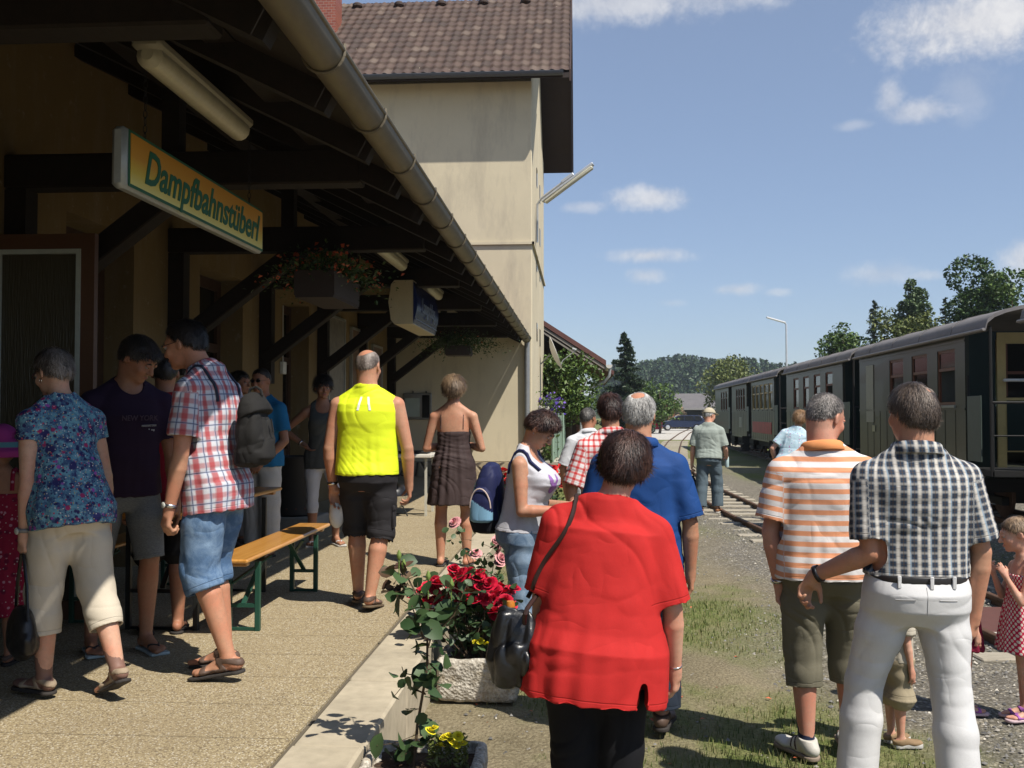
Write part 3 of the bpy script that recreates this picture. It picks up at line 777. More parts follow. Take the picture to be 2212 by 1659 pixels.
                v.d = np.maximum(base, st).astype(np.float32); v.d = np.maximum(v.d, (z0 + .002 - p[2]).astype(np.float32))
                V, Fc = v.mesh()
                if len(V): meshobj('strap', V, Fc, m, so_, True)
            else:
                v = Vol(lo, hi, h); s.foot(v, q, .007, toes=False)
                v.cone(A + F @ np.array([0, -.01, -.02]), A + F @ np.array([0, -.005, .02 if kind == 'sneaker' else .005]), .022 * H + .008, .022 * H + .006, .015)
                v.half(A + F[:, 2] * (.006 if kind == 'sneaker' else -.006), -F[:, 2] + F[:, 1] * .15)
                so_ = s.finish(v, 'shoe', m, .0015, 5, False)
                v = slab(z0 - .014, z0 + .008, .006); V, Fc = v.mesh(); meshobj('sole', V, Fc, sole, so_, True)
                if acc:
                    v = Vol(lo, hi, h); s.foot(v, q, .010, toes=False); X, Y, Z = v.ax[0][:, None, None], v.ax[1][None, :, None], v.ax[2][None, None, :]
                    x, y, z = X - A[0], Y - A[1], Z - A[2]; p = [x * F[0, j] + y * F[1, j] + z * F[2, j] for j in range(3)]
                    st = np.minimum(np.abs(p[1] - .03 * H - .3 * p[2]) - .005, np.abs(p[1] - .05 * H - .3 * p[2]) - .005); st = np.maximum(st, -.035 * H - p[2])
                    v.d = np.maximum(v.d, st).astype(np.float32); V, Fc = v.mesh()
                    if len(V): meshobj('lace', V, Fc, acc, so_, True)
    def sock(s, m, side, h0=.0, h1=.10, ease=.003):
        q = s.leg[side]; d = nz(q['K'] - q['A']); H = s.H; g = .5 + .5 * s.fat
        v = Vol(q['A'] - .2, q['A'] + .2, min(.005, s.res)); C1 = q['K'] + (q['A'] - q['K']) * .3
        v.cone(C1, q['A'], .031 * H * g + ease, .0195 * H * g + ease, 0); s.foot(v, q, ease * .8, toes=False)
        v.half(q['A'] + d * h1, -d); return s.finish(v, 'sock', m, .0015, 6, False, fz=14)
    def hair(s, m, t=.016, A=(.090, .060), B=(-.085, -.072), bald=None, strands=2500, L=.03, fluff=.35, w=.0020, rough=.35, sidecut=None, extra=None, crown=(0, -.03, .115), taper=.045, earfree=True, flow=None, hh=None):
        if .005 < t < .0205: t *= .62
        e = s.e; h = hh or (.0045 if s.res < .0075 else .006); v = Vol(s.HC - .19 * e, s.HC + .19 * e, h)
        s.headf(v, t * e, False)
        if extra:
            for c, r in extra: v.ell(s.HC + s.HR @ (np.array(c) * e), np.array(r) * e, .03, s.HR)
        n = nz([0, -(A[1] - B[1]), (A[0] - B[0])]); pc = s.HC + s.HR @ (np.array([0, A[0], A[1]]) * e); nn_ = s.HR @ n
        X, Y, Z = v.ax[0][:, None, None], v.ax[1][None, :, None], v.ax[2][None, None, :]
        pl = -((X - pc[0]) * nn_[0] + (Y - pc[1]) * nn_[1] + (Z - pc[2]) * nn_[2]); kk = taper * e
        v.d = (np.maximum(v.d, pl) + np.maximum(kk - np.abs(v.d - pl), 0) ** 2 / (4 * kk)).astype(np.float32)
        if earfree:
            for sg in (-1, 1): v.ell(s.HC + s.HR @ (np.array([sg * .088, .002, -.02]) * e), np.array([.024, .024, .040]) * e, .006, s.HR, 'sub')
            for sg in (-1, 1): v.ell(s.HC + s.HR @ (np.array([sg * .060, .085, .015]) * e), np.array([.04, .035, .05]) * e, .01, s.HR, 'sub')
        for b in (bald or []):
            c, r = b; v.ell(s.HC + s.HR @ (np.array(c) * e), np.array(r) * e, .006, s.HR, 'sub')
        V, Fc = v.mesh()
        if len(V) == 0: return
        V = relax(V, Fc, 2, .5); N = vnormals(V, Fc); q = (V - s.HC) @ s.HR / e
        V = V + N * (((vnoise(q * np.array([40, 40, 14]), s.seed) - .5) * rough * .024 + (vnoise(q * np.array([90, 90, 30]), s.seed + 5) - .5) * rough * .006) * e)[:, None]
        sh = np.clip(vnoise(q * np.array([24, 24, 7]), s.seed + 9) * 2.2 - .6, 0, 1)
        rs = np.random.RandomState(s.seed)
        n_ = int(strands); VV = [V]; SH = [sh]; FF = [Fc]
        if n_ > 0:
            i = rs.randint(0, len(V), n_); nb_ = np.ones((n_, 1))
            for bc, br in (bald or []):
                kq = np.sqrt((((q[i] - np.array(bc)) / (np.array(br) + .010)) ** 2).sum(1)); nb_ = np.minimum(nb_, np.clip((kq - 1.0) * 3, .12, 1)[:, None])
            p0 = V[i] - N[i] * .002 + rs.randn(n_, 3) * .0015; nn = N[i]
            cr = s.HC + s.HR @ (np.array(crown) * e); g = (p0 - cr); g /= np.linalg.norm(g, axis=1, keepdims=True) + 1e-6
            if flow is not None: g = g * .35 + (s.HR @ np.array(flow))[None]
            g = g + rs.randn(n_, 3) * .28
            tg = g - nn * (g * nn).sum(1, keepdims=True); tg /= np.linalg.norm(tg, axis=1, keepdims=True) + 1e-6
            LL = L * e * (.5 + rs.rand(n_, 1)) * nb_; sd = np.cross(tg, nn); W = w * (.7 + .6 * rs.rand(n_, 1))
            up = fluff * (.4 + rs.rand(n_, 1)); pts = [p0, p0 + (tg + nn * up) * LL * .5, p0 + (tg * 1.0 + nn * up * .55 - np.array([0, 0, .12])) * LL]
            ws = [1, .8, .15]; rows = [np.concatenate([p - sd * W * k, p + sd * W * k], 1).reshape(-1, 2, 3) for p, k in zip(pts, ws)]
            SV = np.stack(rows, 1).reshape(-1, 3); b = len(V) + np.arange(n_)[:, None] * 6
            f1 = b + np.array([0, 1, 3, 2]); f2 = b + np.array([2, 3, 5, 4]); FF += [f1, f2]; VV.append(SV); shs = np.clip(sh[i] * .6 + rs.rand(n_) ** 1.5 * .75 - .15, 0, 1); SH.append(np.repeat(shs, 6))
        o = meshobj('hair', np.concatenate(VV), np.concatenate(FF), m, s.root, True, {'shade': ('FLOAT', np.concatenate(SH))})
        s.hairobj = o; return o
    def hp(s, x, y, z): return Vector(s.HC + s.HR @ (np.array([x, y, z]) * s.e))
    def HM(s, x, y, z):
        M = Matrix([list(r) for r in s.HR]).to_4x4() @ Matrix.Diagonal((s.e, s.e, s.e, 1)); M.translation = s.hp(x, y, z); return M
    def face(s, iris=(.08, .05, .03), brow=None, lips=(.45, .16, .13)):
        wm = mat('eye_white', (.36, .33, .31), .4, var=.02); im = mat('iris_%d' % int(iris[0] * 1000), iris, .15, var=.1)
        for sg in (-1, 1):
            b = MB(); b.M = s.HM(sg * .031, .0835, .001); b.ball((0, -.0008, 0), .0120, 16); e_ = b.build('eye', wm, s.root, True)
            b = MB(); b.M = s.HM(sg * .031, .0835, .001); b.ball((0, .0085, 0), (.0058, .0048, .0058), 12); b.build('iris', im, e_, True)
            b = MB(); b.M = s.HM(sg * .031, .0835, .001); b.ball((0, .0008, .0062), (.0145, .0138, .0105), 14); 
            lid = b.build('eyelid', s.skin, e_, True)
            if brow:
                b = MB(); b.M = s.HM(0, 0, 0); b.tube([(sg * .014, .0925, .018), (sg * .030, .093, .0225), (sg * .046, .083, .018)], [.0035, .0045, .002], 6); b.build('eyebrow', brow, s.root, True)
        lm = mat('lips_%d' % int(lips[0] * 1000), lips, .45, var=.1)
        b = MB(); b.M = s.HM(0, 0, 0)
        b.tube([(-.021, .0875, -.066), (-.010, .0965, -.0645), (0, .098, -.066), (.010, .0965, -.0645), (.021, .0875, -.066)], [.001, .0028, .003, .0028, .001], 6)
        b.tube([(-.018, .088, -.0675), (0, .0975, -.0705), (.018, .088, -.0675)], [.001, .0036, .001], 6); b.build('lips', lm, s.root, True)
    def glasses(s, m, lens=None, dark=False):
        b = MB(); b.M = s.HM(0, 0, 0)
        for sg in (-1, 1):
            pts = [(sg * (.032 + .021 * math.cos(a)), .101 - .006 * abs(math.cos(a)) * (1 if math.cos(a) > 0 else 0), .001 + .0145 * math.sin(a)) for a in [i * math.pi / 7 for i in range(15)]]
            b.tube(pts, .0014, 5, False); b.tube([(sg * .053, .096, .006), (sg * .074, .06, .004), (sg * .079, -.005, .006), (sg * .077, -.02, -.008)], .0016, 5)
        b.tube([(-.012, .102, .004), (.012, .102, .004)], .0014, 5); o = b.build('glasses', m, s.root, True)
        if lens:
            b = MB(); b.M = s.HM(0, 0, 0)
            for sg in (-1, 1): b.quad(*[(sg * (.032 + .020 * math.cos(a)), .0995 - (.005 if math.cos(a) * 1 > 0.3 else 0), .001 + .0138 * math.sin(a)) for a in [i * math.pi / 7 for i in range(14)]])
            b.build('lens', lens, o, fixn=False)
        return o
    def cap(s, m, brim=True, t=.020, zc=.035, back=False):
        e = s.e; v = Vol(s.HC - .22 * e, s.HC + .22 * e, .005); s.headf(v, t * e, False)
        v.half(s.HC + s.HR @ (np.array([0, 0, zc]) * e), s.HR @ np.array([0, -.12, 1]))
        if brim: v.ell(s.HC + s.HR @ (np.array([0, .105, zc + .012]) * e), np.array([.066, .085, .006]) * e, .004, s.HR)
        return s.finish(v, 'cap', m, .001, 8, False)

    def bvh(s, objs=None):
        from mathutils.bvhtree import BVHTree
        out = []
        for o in (objs or [s.bodyobj]):
            if o is None: continue
            me = o.data; n = len(me.vertices); co = np.empty(n * 3, np.float32); me.vertices.foreach_get('co', co); co = co.reshape(-1, 3); out.append(BVHTree.FromPolygons([tuple(map(float, c)) for c in co], [tuple(p.vertices) for p in me.polygons]))
        return out
    def hit(s, trees, c, d, off=.004, far=.6):
        """first surface met coming from outside towards c along -d, in the person's frame"""
        c = Vector(c); d = Vector(d).normalized(); best = None
        for t in trees:
            h = t.ray_cast(c + d * far, -d)
            if h[0] is not None:
                q = (h[0] - c).dot(d)
                if best is None or q > best: best = q
        return c + d * ((best if best is not None else 0) + off)
    def strap_pts(s, trees, x, zc, a0, a1, n=16, off=.006, xend=None, far=.6):
        """points over the shoulder at lateral place x, from the back (a0) to the front (a1), degrees"""
        pts = []
        for i in range(n + 1):
            f = i / n; a = R(a0 + (a1 - a0) * f); xx = x if xend is None else x + (xend - x) * abs(2 * f - 1) ** 2
            pts.append(s.hit(trees, s.P + s.T @ np.array([xx * s.H, -.005 * s.H, zc * s.H]), s.T @ np.array([0, -math.cos(a), math.sin(a)]), off, far))
        return pts

    def seamline(s, trees, pts, m, name, parent, r=.0014, back=True, n=10):
        """stitched line laid on the surface through (x, z) places, seen from behind"""
        out = []
        for (x0, z0), (x1, z1) in zip(pts[:-1], pts[1:]):
            for i in range(n): f = i / n; x = x0 + (x1 - x0) * f; z = z0 + (z1 - z0) * f; out.append(s.hit(trees, s.P + s.T @ np.array([x, 0, z]), s.T @ np.array([0, -1 if back else 1, 0]), .0004))
        MB().tube(out, r, 5).build(name, m, parent or s.root, True)
# ================================================================ cloth patterns
def pxyz(t, pat):
    o = sepxyz(t, pat); return o[0], o[1], o[2]
def pat_red_plaid(t, pat, tc):
    u, _, z = pxyz(t, pat); P = .070
    w = (.62, .62, .66); red = (.42, .035, .04); navy = (.03, .035, .09); blue = (.30, .38, .55)
    a = band(t, u, P, 0, .36); b = band(t, z, P * 1.1, .2, .34)
    c = t.mix(t.math('MULTIPLY', a, .78), w, red); c = t.mix(t.math('MULTIPLY', b, .55), c, red)
    for q, off, sc in ((u, .42, P), (z, .65, P * 1.1)):
        c = t.mix(t.math('MULTIPLY', band(t, q, sc, off, .16, .04), .45), c, blue)
        c = t.mix(t.math('MULTIPLY', band(t, q, sc, off, .055, .02), .85), c, navy)
    return c
def pat_grey_check(t, pat, tc):
    u, _, z = pxyz(t, pat); P = .039
    dk = (.028, .050, .085); w = (.62, .58, .52); br = (.10, .060, .032)
    a = band(t, u, P, 0, .34, .10); a2 = band(t, u, P, .5, .12, .05); b = band(t, z, P * .78, 0, .30, .12); b2 = band(t, z, P * .78, .5, .12, .05)
    c = t.mix(t.math('MULTIPLY', a, .92), dk, w); c = t.mix(t.math('MULTIPLY', b, .50), c, w)
    c = t.mix(t.math('MULTIPLY', a2, .5), c, br); c = t.mix(t.math('MULTIPLY', b2, .35), c, br)
    c = t.mix(t.math('MULTIPLY', band(t, u, P * 2, .18, .06, .02), .6), c, (.2, .35, .5))
    return c
def pat_orange_stripe(t, pat, tc):
    _, _, z = pxyz(t, pat); f = band(t, z, .050, .15, .47, .03)
    return t.mix(f, (.74, .70, .68), (.74, .32, .17))
def pat_red_white_check(t, pat, tc):
    u, _, z = pxyz(t, pat); a = band(t, u, .042, 0, .40, .05); b = band(t, z, .042, 0, .36, .05)
    c = t.mix(t.math('MULTIPLY', t.math('MAXIMUM', a, b), .8), (.78, .72, .70), (.62, .09, .08)); return t.mix(t.math('MULTIPLY', a, b), c, (.55, .04, .04))
def floral(base, cols, sc=38, seed=0, dens=.42, bgvar=None):
    def f(t, pat, tc):
        v = t.scalev(tc, (1, 1, 1), (seed, 0, 0)); c = base
        if bgvar: c = t.mix(t.mapr(t.noise(v, 26, 4, .7), .42, .58), base, bgvar)
        for i, (cc, s_, d) in enumerate(cols):
            n = t.add('ShaderNodeTexVoronoi', {'Vector': t.scalev(v, (1, 1, 1), (i * 3.1, i, 0)), 'Scale': s_})
            dist = t.math('ADD', n.outputs['Distance'], t.math('MULTIPLY', t.math('SUBTRACT', t.noise(v, s_ * 3, 2), .5), .22))
            hs = t.add('ShaderNodeSeparateColor', {0: n.outputs['Color']}).outputs[0]
            on = t.math('LESS_THAN', hs, d)
            c = t.mix(t.math('MULTIPLY', on, t.mapr(dist, .26, .36, 1, 0)), c, cc)
        return c
    return f
def pat_polka(base, dot, per=.030, rad=.26):
    def f(t, pat, tc):
        u, _, z = pxyz(t, pat)
        def cell(off):
            a = t.math('SUBTRACT', t.math('FRACT', t.math('ADD', t.math('DIVIDE', u, per), 20 + off)), .5); b = t.math('SUBTRACT', t.math('FRACT', t.math('ADD', t.math('DIVIDE', z, per), 20 + off)), .5)
            d = t.math('SQRT', t.math('ADD', t.math('MULTIPLY', a, a), t.math('MULTIPLY', b, b))); return t.mapr(d, rad - .04, rad + .03, 1, 0)
        return t.mix(t.math('MAXIMUM', cell(0), cell(.5)), base, dot)
    return f
def pat_denim(c1=(.10, .17, .30), c2=(.34, .44, .58), wash=.5):
    def f(t, pat, tc):
        n = t.noise(tc, 9, 5, .65, .8); c = t.mix(t.mapr(n, .50 - wash * .2, .72), c1, c2)
        return t.mix(t.mapr(t.noise(t.scalev(tc, (700, 700, 160)), 1, 2), .4, .65, 0, .3), c, tuple(x * .5 for x in c1))
    return f
def pat_melange(c, d):
    return lambda t, pat, tc: t.mix(t.mapr(t.noise(t.scalev(tc, (90, 90, 420)), 1, 3), .35, .65), c, d)
skA = skinmat('skin_tanned', (.50, .265, .165), .6); skB = skinmat('skin_fair', (.60, .36, .25), .7); skC = skinmat('skin_brown', (.37, .185, .11), .5); skD = skinmat('skin_pale_child', (.62, .37, .26), .8)
sole_dk = mat('sole_dark', (.035, .03, .027), .8, bs=.3); sole_lt = mat('sole_light', (.5, .48, .44), .7, bs=.2); lea_br = mat('leather_brown', (.10, .062, .045), .6, bs=.3, vs=20)
lea_tan = mat('leather_tan', (.36, .24, .15), .6, bs=.3, vs=20); lea_bk = mat('leather_black', (.012, .012, .013), .32, bs=.4, bscale=40, var=.4); metal = mat('metal_steel', (.6, .6, .62), .25, 1.0, var=.05)
plast_bk = mat('plastic_black', (.012, .012, .014), .35); glass_dk = mat('sunglass_lens', (.01, .01, .012), .08); white_dial = mat('watch_dial', (.55, .55, .5), .3)
glass_clear = None
h_black = hairmat('hair_black', (.012, .009, .008), (.05, .038, .032)); h_dkbr = hairmat('hair_dark_brown', (.028, .012, .009), (.10, .045, .03)); h_br = hairmat('hair_brown', (.06, .032, .018), (.20, .12, .07))
h_blond = hairmat('hair_brown_blond', (.13, .075, .04), (.36, .24, .14)); h_grey = hairmat('hair_grey', (.30, .28, .26), (.62, .60, .56)); h_grbr = hairmat('hair_grey_brown', (.07, .052, .042), (.27, .225, .19))
h_saltp = hairmat('hair_salt_pepper', (.12, .105, .095), (.36, .32, .29)); h_red = hairmat('hair_reddish_blond', (.34, .17, .07), (.62, .38, .20)); h_dgr = hairmat('hair_dark_grey', (.05, .045, .04), (.20, .18, .16))

def dress(s, m, a1=178, top=.18, hem=-.2, ease=.008, ahem=.13, bhem=.11, waistz=.14, amp=.004, hem_amp=.010, name='dress', gather=True, straps=None, strapm=None):
    H = s.H; lo, hi = s.bounds(.12); lo[2] = max(-.02, s.P[2] + hem * H - .1); hi[2] = s.neckb[2]; v = Vol(lo, hi, s.res)
    rr = [(z, y, a + ease, b + ease) for z, y, a, b in s.rows if z >= waistz * H and z < (top + .05) * H]
    aw = np.interp(waistz * H, s.rows[:, 0], s.rows[:, 2]) + ease; bw = np.interp(waistz * H, s.rows[:, 0], s.rows[:, 3]) + ease
    for f in (0, .25, .5, .75, 1):
        z = (waistz - .005) * H + f * (hem - waistz) * H; rr.append((z, -.004, aw + (ahem * H - aw) * f ** .8, bw + (bhem * H - bw) * f ** .8))
    v.loft(s.P, s.T, rr, .02, pw=2.1)
    for q in s.leg: v.cone(q['J'], q['J'] + (q['K'] - q['J']) * .45, .050 * H * (.5 + .5 * s.fat) + ease, .0445 * H * (.5 + .5 * s.fat) + ease, .03)
    v.loft(s.P, s.T, [(z, y, a + ease, b + ease) for z, y, a, b in s.rows if z < (top + .05) * H and z > -.05 * H], .02)
    v.half(s.P + s.T[:, 2] * top * H, -s.T[:, 2]); v.half(s.P + s.T[:, 2] * hem * H, s.T[:, 2])
    o = s.finish(v, name, m, amp, 4, False, hemz=(hem + .2) * H, hem_amp=hem_amp)
    if straps:
        tr = s.bvh([s.bodyobj, o])
        for sg in (-1, 1):
            pts = s.strap_pts(tr, sg * .060, top + .01, 2, a1, off=straps * .6, far=.085 * H + .03)
            MB().tube(pts, straps, 6).build('strap', strapm or m, o, True)
    return o

# ================================================================ the people
def people():
    P = {}
    # --- platform, left side
    f = Fig('grandmother in blue floral blouse and cream cropped trousers walking left with a black handbag', px=152, Y=4.62, z=.32, rz=58, h=1.655, res=.006, fat=1.06, female=True, skin=skB, bust=.03, lean=11, shw=1.0, waist=1.12,
            arms={'l': dict(u=(-.08, -.12, -1), f=(.0, .10, -1), curl=60, pn=(1, 0, .1)), 'r': dict(u=(.2, -.1, -1), f=(.1, .1, -1))},
            legs={'l': dict(t=(0, .17, -1), s=(0, -.04, -1)), 'r': dict(t=(.02, -.22, -1), s=(.0, -.52, -1), pitch=24)}, head=(-6, 6, 0), seed=2)
    f.shirt(clothmat('blouse_blue_floral', floral((.15, .34, .44), [((.03, .03, .13), 13, .55), ((.03, .03, .11), 34, .6), ((.04, .04, .14), 80, .5), ((.33, .035, .13), 26, .26), ((.30, .08, .38), 30, .22), ((.45, .05, .12), 70, .2), ((.62, .60, .62), 100, .2), ((.5, .38, .1), 120, .12)], bgvar=(.05, .09, .2))), ease=.016, drape=.92, hem=-.055, sleeve=.34, sl_ease=.014, flare=.05, neck=(.35, .1), amp=.006, hem_amp=.005, name='blouse')
    f.trousers(clothmat('trousers_cream', plain((.60, .53, .42)), bs=.35), leg=1.52, ease=.014, knee=.034, cuff=.080, amp=.007)
    f.hair(hairmat('hair_grey_short', (.13, .10, .085), (.42, .36, .32)), t=.019, A=(.086, .055), B=(-.085, -.070), strands=5200, L=.030, fluff=.45)
    f.shoes('sandal', mat('suede_beige', (.34, .26, .18), .85, bs=.3), sole_dk); f.sock(mat('sock_nylon', (.22, .12, .09), .6), 0, 0, .09); f.sock(MATS['sock_nylon'], 1, 0, .09)
    f.face(brow=h_saltp); f.glasses(mat('frame_dark_red', (.10, .01, .02), .3)); f.watch('l', mat('strap_grey', (.2, .2, .2), .5), white_dial)
    b = MB(); b.M = f.HM(-.0835, -.006, -.045); b.tube([(0, .009 * math.cos(a), .009 * math.sin(a) - .006) for a in [i * math.pi / 6 for i in range(13)]], .0018, 5, False); b.build('earring', metal, f.root, True)
    P['grandma'] = f
    f = Fig('child in pink sun hat and dark red floral dress at the far left edge', px=6, Y=5.15, z=.32, rz=10, h=1.27, res=.008, fat=.95, hs=1.2, female=True, skin=skC, seed=3, hip=.85,
            arms={'r': dict(u=(.35, .1, -1), f=(-.1, .3, -1))})
    dress(f, clothmat('dress_dark_red_floral', floral((.30, .015, .05), [((.55, .30, .38), 42, .35), ((.16, .01, .04), 24, .5), ((.60, .5, .5), 90, .12)])), top=.22, hem=-.30, ahem=.19, bhem=.15, waistz=.16, straps=.012)
    f.hair(h_black, t=.012, A=(.09, .05), B=(-.09, -.09), strands=300); f.shoes('sandal', lea_br, sole_dk)
    v = Vol(f.HC - .3, f.HC + .3, .006); f.headf(v, .022, False); v.half(f.HC + f.HR @ np.array([0, 0, .01]), f.HR @ np.array([0, 0, 1])); v.cone(f.HC + f.HR @ np.array([0, -.01, -.03]), f.HC + f.HR @ np.array([0, -.012, .03]), .155, .090, .012, cut=True); v.cone(f.HC + f.HR @ np.array([0, -.01, -.075]), f.HC + f.HR @ np.array([0, -.012, .012]), .152, .084, .005, mode='sub')
    hm = clothmat('hat_pink', lambda t, p, tc: t.mix(band(t, sepxyz(t, tc)[2], 3.0, .5 - 1.172 / 3, .009, .0008), (.42, .05, .26), (.18, .42, .45)))
    f.finish(v, 'sun_hat', hm, .002, 3, False)
    # --- teenager
    f = Fig('teenage boy in dark printed t-shirt and grey shorts looking down', px=270, Y=5.45, z=.32, rz=-138, h=1.80, res=.007, lean=7, fat=.9, skin=skC, seed=4, chest=.98, waist=.9,
            arms={'l': dict(u=(-.14, .12, -1), f=(-.05, .18, -1), curl=45), 'r': dict(u=(.12, -.05, -1), f=(.05, .1, -1))}, head=(-38, 30, 0),
            legs={'l': dict(t=(-.08, .15, -1), s=(0, -.12, -1)), 'r': dict(t=(.10, -.10, -1), s=(0, -.2, -1))})
    f.shirt(clothmat('tshirt_aubergine', plain((.028, .014, .035))), ease=.018, drape=.98, hem=-.025, sleeve=.68, sl_ease=.024, flare=.03, neck=(.15, 0), amp=.005)
    f.trousers(clothmat('shorts_grey', pat_melange((.22, .23, .23), (.13, .14, .15))), leg=1.0, ease=.014, knee=.024, cuff=.085)
    f.hair(h_black, t=.015, A=(.094, .045), B=(-.085, -.085), strands=4200, L=.032, fluff=.2, extra=[((0, .055, .062), (.056, .042, .036))])
    f.face(brow=h_black); f.shoes('flip', mat('flip_black_white', (.03, .03, .035), .6), mat('flip_sole_light', (.42, .5, .5), .7))
    prm = mat('shirt_print', (.40, .40, .42), .8); prd = mat('shirt_print_faint', (.085, .055, .085), .8)
    H = f.H
    def chestM(x, z, off, rot=0): 
        a = np.interp(z * H, f.rows[:, 0], f.rows[:, 2]) + .022; bb = np.interp(z * H, f.rows[:, 0], f.rows[:, 3]) + .022 + off
        y = bb * max(0, 1 - abs(x * H / a) ** 2.3) ** (1 / 2.3)
        n = Vector(nz(f.T @ np.array([math.copysign(abs(x * H / a) ** 1.3 / a, x) if x else 0, (abs(y) / bb) ** 1.3 / bb, 0]))); up = Vector(f.T[:, 2]); rt = up.cross(n)
        M = Matrix((rt, n.cross(rt), n)).transposed().to_4x4(); M.translation = Vector(f.P + f.T @ np.array([x * H, y, z * H])); return M
    text_mesh('NEW YORK', .042, prd, 'lettering', f.root, chestM(-.015, .222, .006), sx=.9, extrude=.003)
    text_mesh('MANHATTAN', .016, prm, 'lettering', f.root, chestM(-.045, .198, .006), sx=.9, extrude=.003)
    sp = MB(); rg = random.Random(9); 
    for i in range(26):
        sp.M = chestM(-.062 + rg.uniform(-.018, .016), .165 + rg.uniform(-.035, .022), .004); r = rg.uniform(.003, .0085)
        sp.lathe([(r, 0), (r, .003)], (0, 0, 0), 7)
    sp.build('shirt_print', prm, f.root)
    # --- man in red behind
    f = Fig('man in dark red t-shirt and black shorts with flip-flops behind the plaid shirt', px=356, Y=5.95, z=.32, rz=22, h=1.70, res=.008, skin=skC, seed=5, arms={'l': dict(u=(-.2, 0, -1), f=(-.02, .1, -1), curl=40)})
    f.shirt(clothmat('tshirt_dark_red', plain((.26, .012, .022))), ease=.018, hem=-.07, sleeve=.75, sl_ease=.022, amp=.006); f.trousers(clothmat('shorts_black', plain((.014, .013, .013))), leg=1.05, cuff=.09, knee=.03)
    f.hair(h_black, t=.012, strands=1500, L=.014); f.shoes('flip', plast_bk, sole_dk)
    # --- plaid man
    f = Fig('tall man in red and white plaid shirt, denim shorts and glasses wearing a grey backpack', px=471, Y=5.02, hfwd=.075, z=.32, rz=80, h=1.86, res=.006, fat=.96, skin=skA, seed=6, belly=.0, lean=7, waist=.98,
            arms={'l': dict(u=(-.13, .04, -1), f=(.03, .24, -1), curl=55, pn=(.9, -.5, 0)), 'r': dict(u=(.2, -.2, -1), f=(.1, .25, -1))}, head=(0, 6, 0),
            legs={'l': dict(t=(0, .10, -1), s=(0, -.40, -1), pitch=10, yaw=4), 'r': dict(t=(.02, .22, -1), s=(0, -.20, -1), pitch=6)})
    pm = clothmat('shirt_red_plaid', pat_red_plaid, bs=.35)
    f.shirt(pm, ease=.016, drape=1.0, bdrape=.92, hem=-.075, sleeve=.72, sl_ease=.028, flare=.03, amp=.009, hem_amp=.008); f.collar(pm, .042)
    f.trousers(clothmat('denim_shorts', pat_denim((.085, .16, .29), (.27, .39, .55)), bs=.5), leg=1.22, ease=.018, knee=.042, cuff=.098, amp=.010)
    f.hair(h_black, t=.014, A=(.082, .070), B=(-.085, -.075), strands=5200, L=.020, fluff=.5); f.face(brow=h_black); f.glasses(plast_bk)
    f.shoes('sandal', lea_br, sole_dk); f.watch('l', metal, white_dial)
    q = f.sh[0]; P['plaid'] = f
    # --- far group
    f = Fig('dark-haired man in profile half hidden behind the man in the blue t-shirt', px=514, Y=9.7, z=.32, rz=-105, h=1.76, res=.010, skin=skC, seed=7)
    f.shirt(clothmat('shirt_dark', plain((.03, .03, .04))), sleeve=.7); f.trousers(clothmat('trousers_taupe', plain((.24, .20, .17))), leg=1.95, cuff=.085, knee=.03); f.hair(h_black, t=.02, A=(.092, .045), strands=1200); f.shoes('shoe', lea_br, sole_dk); f.face()
    f = Fig('man in bright blue t-shirt, white trousers and sunglasses facing the camera', px=566, Y=9.15, z=.32, rz=162, h=1.76, res=.008, fat=1.05, skin=skC, seed=8, head=(-6, 4, 0), belly=.01,
            arms={'l': dict(u=(-.25, .05, -1), f=(.55, .55, -.75), curl=30, pn=(.3, -1, 0)), 'r': dict(u=(.2, .1, -1), f=(-.4, .5, -.8))})
    f.shirt(clothmat('tshirt_blue', plain((.02, .16, .33))), ease=.018, drape=1.0, hem=-.045, sleeve=.72, sl_ease=.026, neck=(.1, 0)); f.trousers(clothmat('trousers_white_linen', plain((.55, .53, .50))), leg=1.93, ease=.016, cuff=.095, knee=.045)
    f.hair(h_black, t=.011, A=(.086, .062), strands=1500, L=.015); f.face(brow=h_black); f.glasses(plast_bk, glass_dk); f.shoes('flip', plast_bk, sole_dk); f.watch('l', plast_bk, white_dial)
    f = Fig('woman in grey tank top and white capri leggings with a hand on her hip', px=697, Y=10.0, z=.32, rz=-163, h=1.72, res=.008, fat=.95, female=True, skin=skC, seed=9, bust=.02, head=(-8, 8, 0),
            arms={'r': dict(u=(.72, -.30, -.62), f=(-.72, .45, -.52), curl=20, pn=(-.6, .5, 0)), 'l': dict(u=(-.15, 0, -1), f=(-.05, .15, -1))}, legs={'l': dict(yaw=20, t=(-.12, .05, -1)), 'r': dict(yaw=10, t=(.02, 0, -1))})
    f.shirt(clothmat('tank_dark_grey', plain((.085, .088, .082))), ease=.012, drape=.9, hem=-.075, sleeve=0, flare=.02, neck=(.7, .3), armcut=.078, name='tank_top'); f.trousers(clothmat('capri_white', plain((.60, .60, .64))), leg=1.42, ease=.006, knee=.008, cuff=.058)
    f.hair(h_black, t=.022, A=(.096, .035), B=(-.08, -.07), strands=2600, L=.045, fluff=.5, extra=[((0, -.02, .07), (.07, .075, .055))]); f.face(brow=h_black, lips=(.4, .1, .1)); f.shoes('flip', mat('flip_white', (.6, .6, .6), .5), sole_lt); f.watch('r', metal)
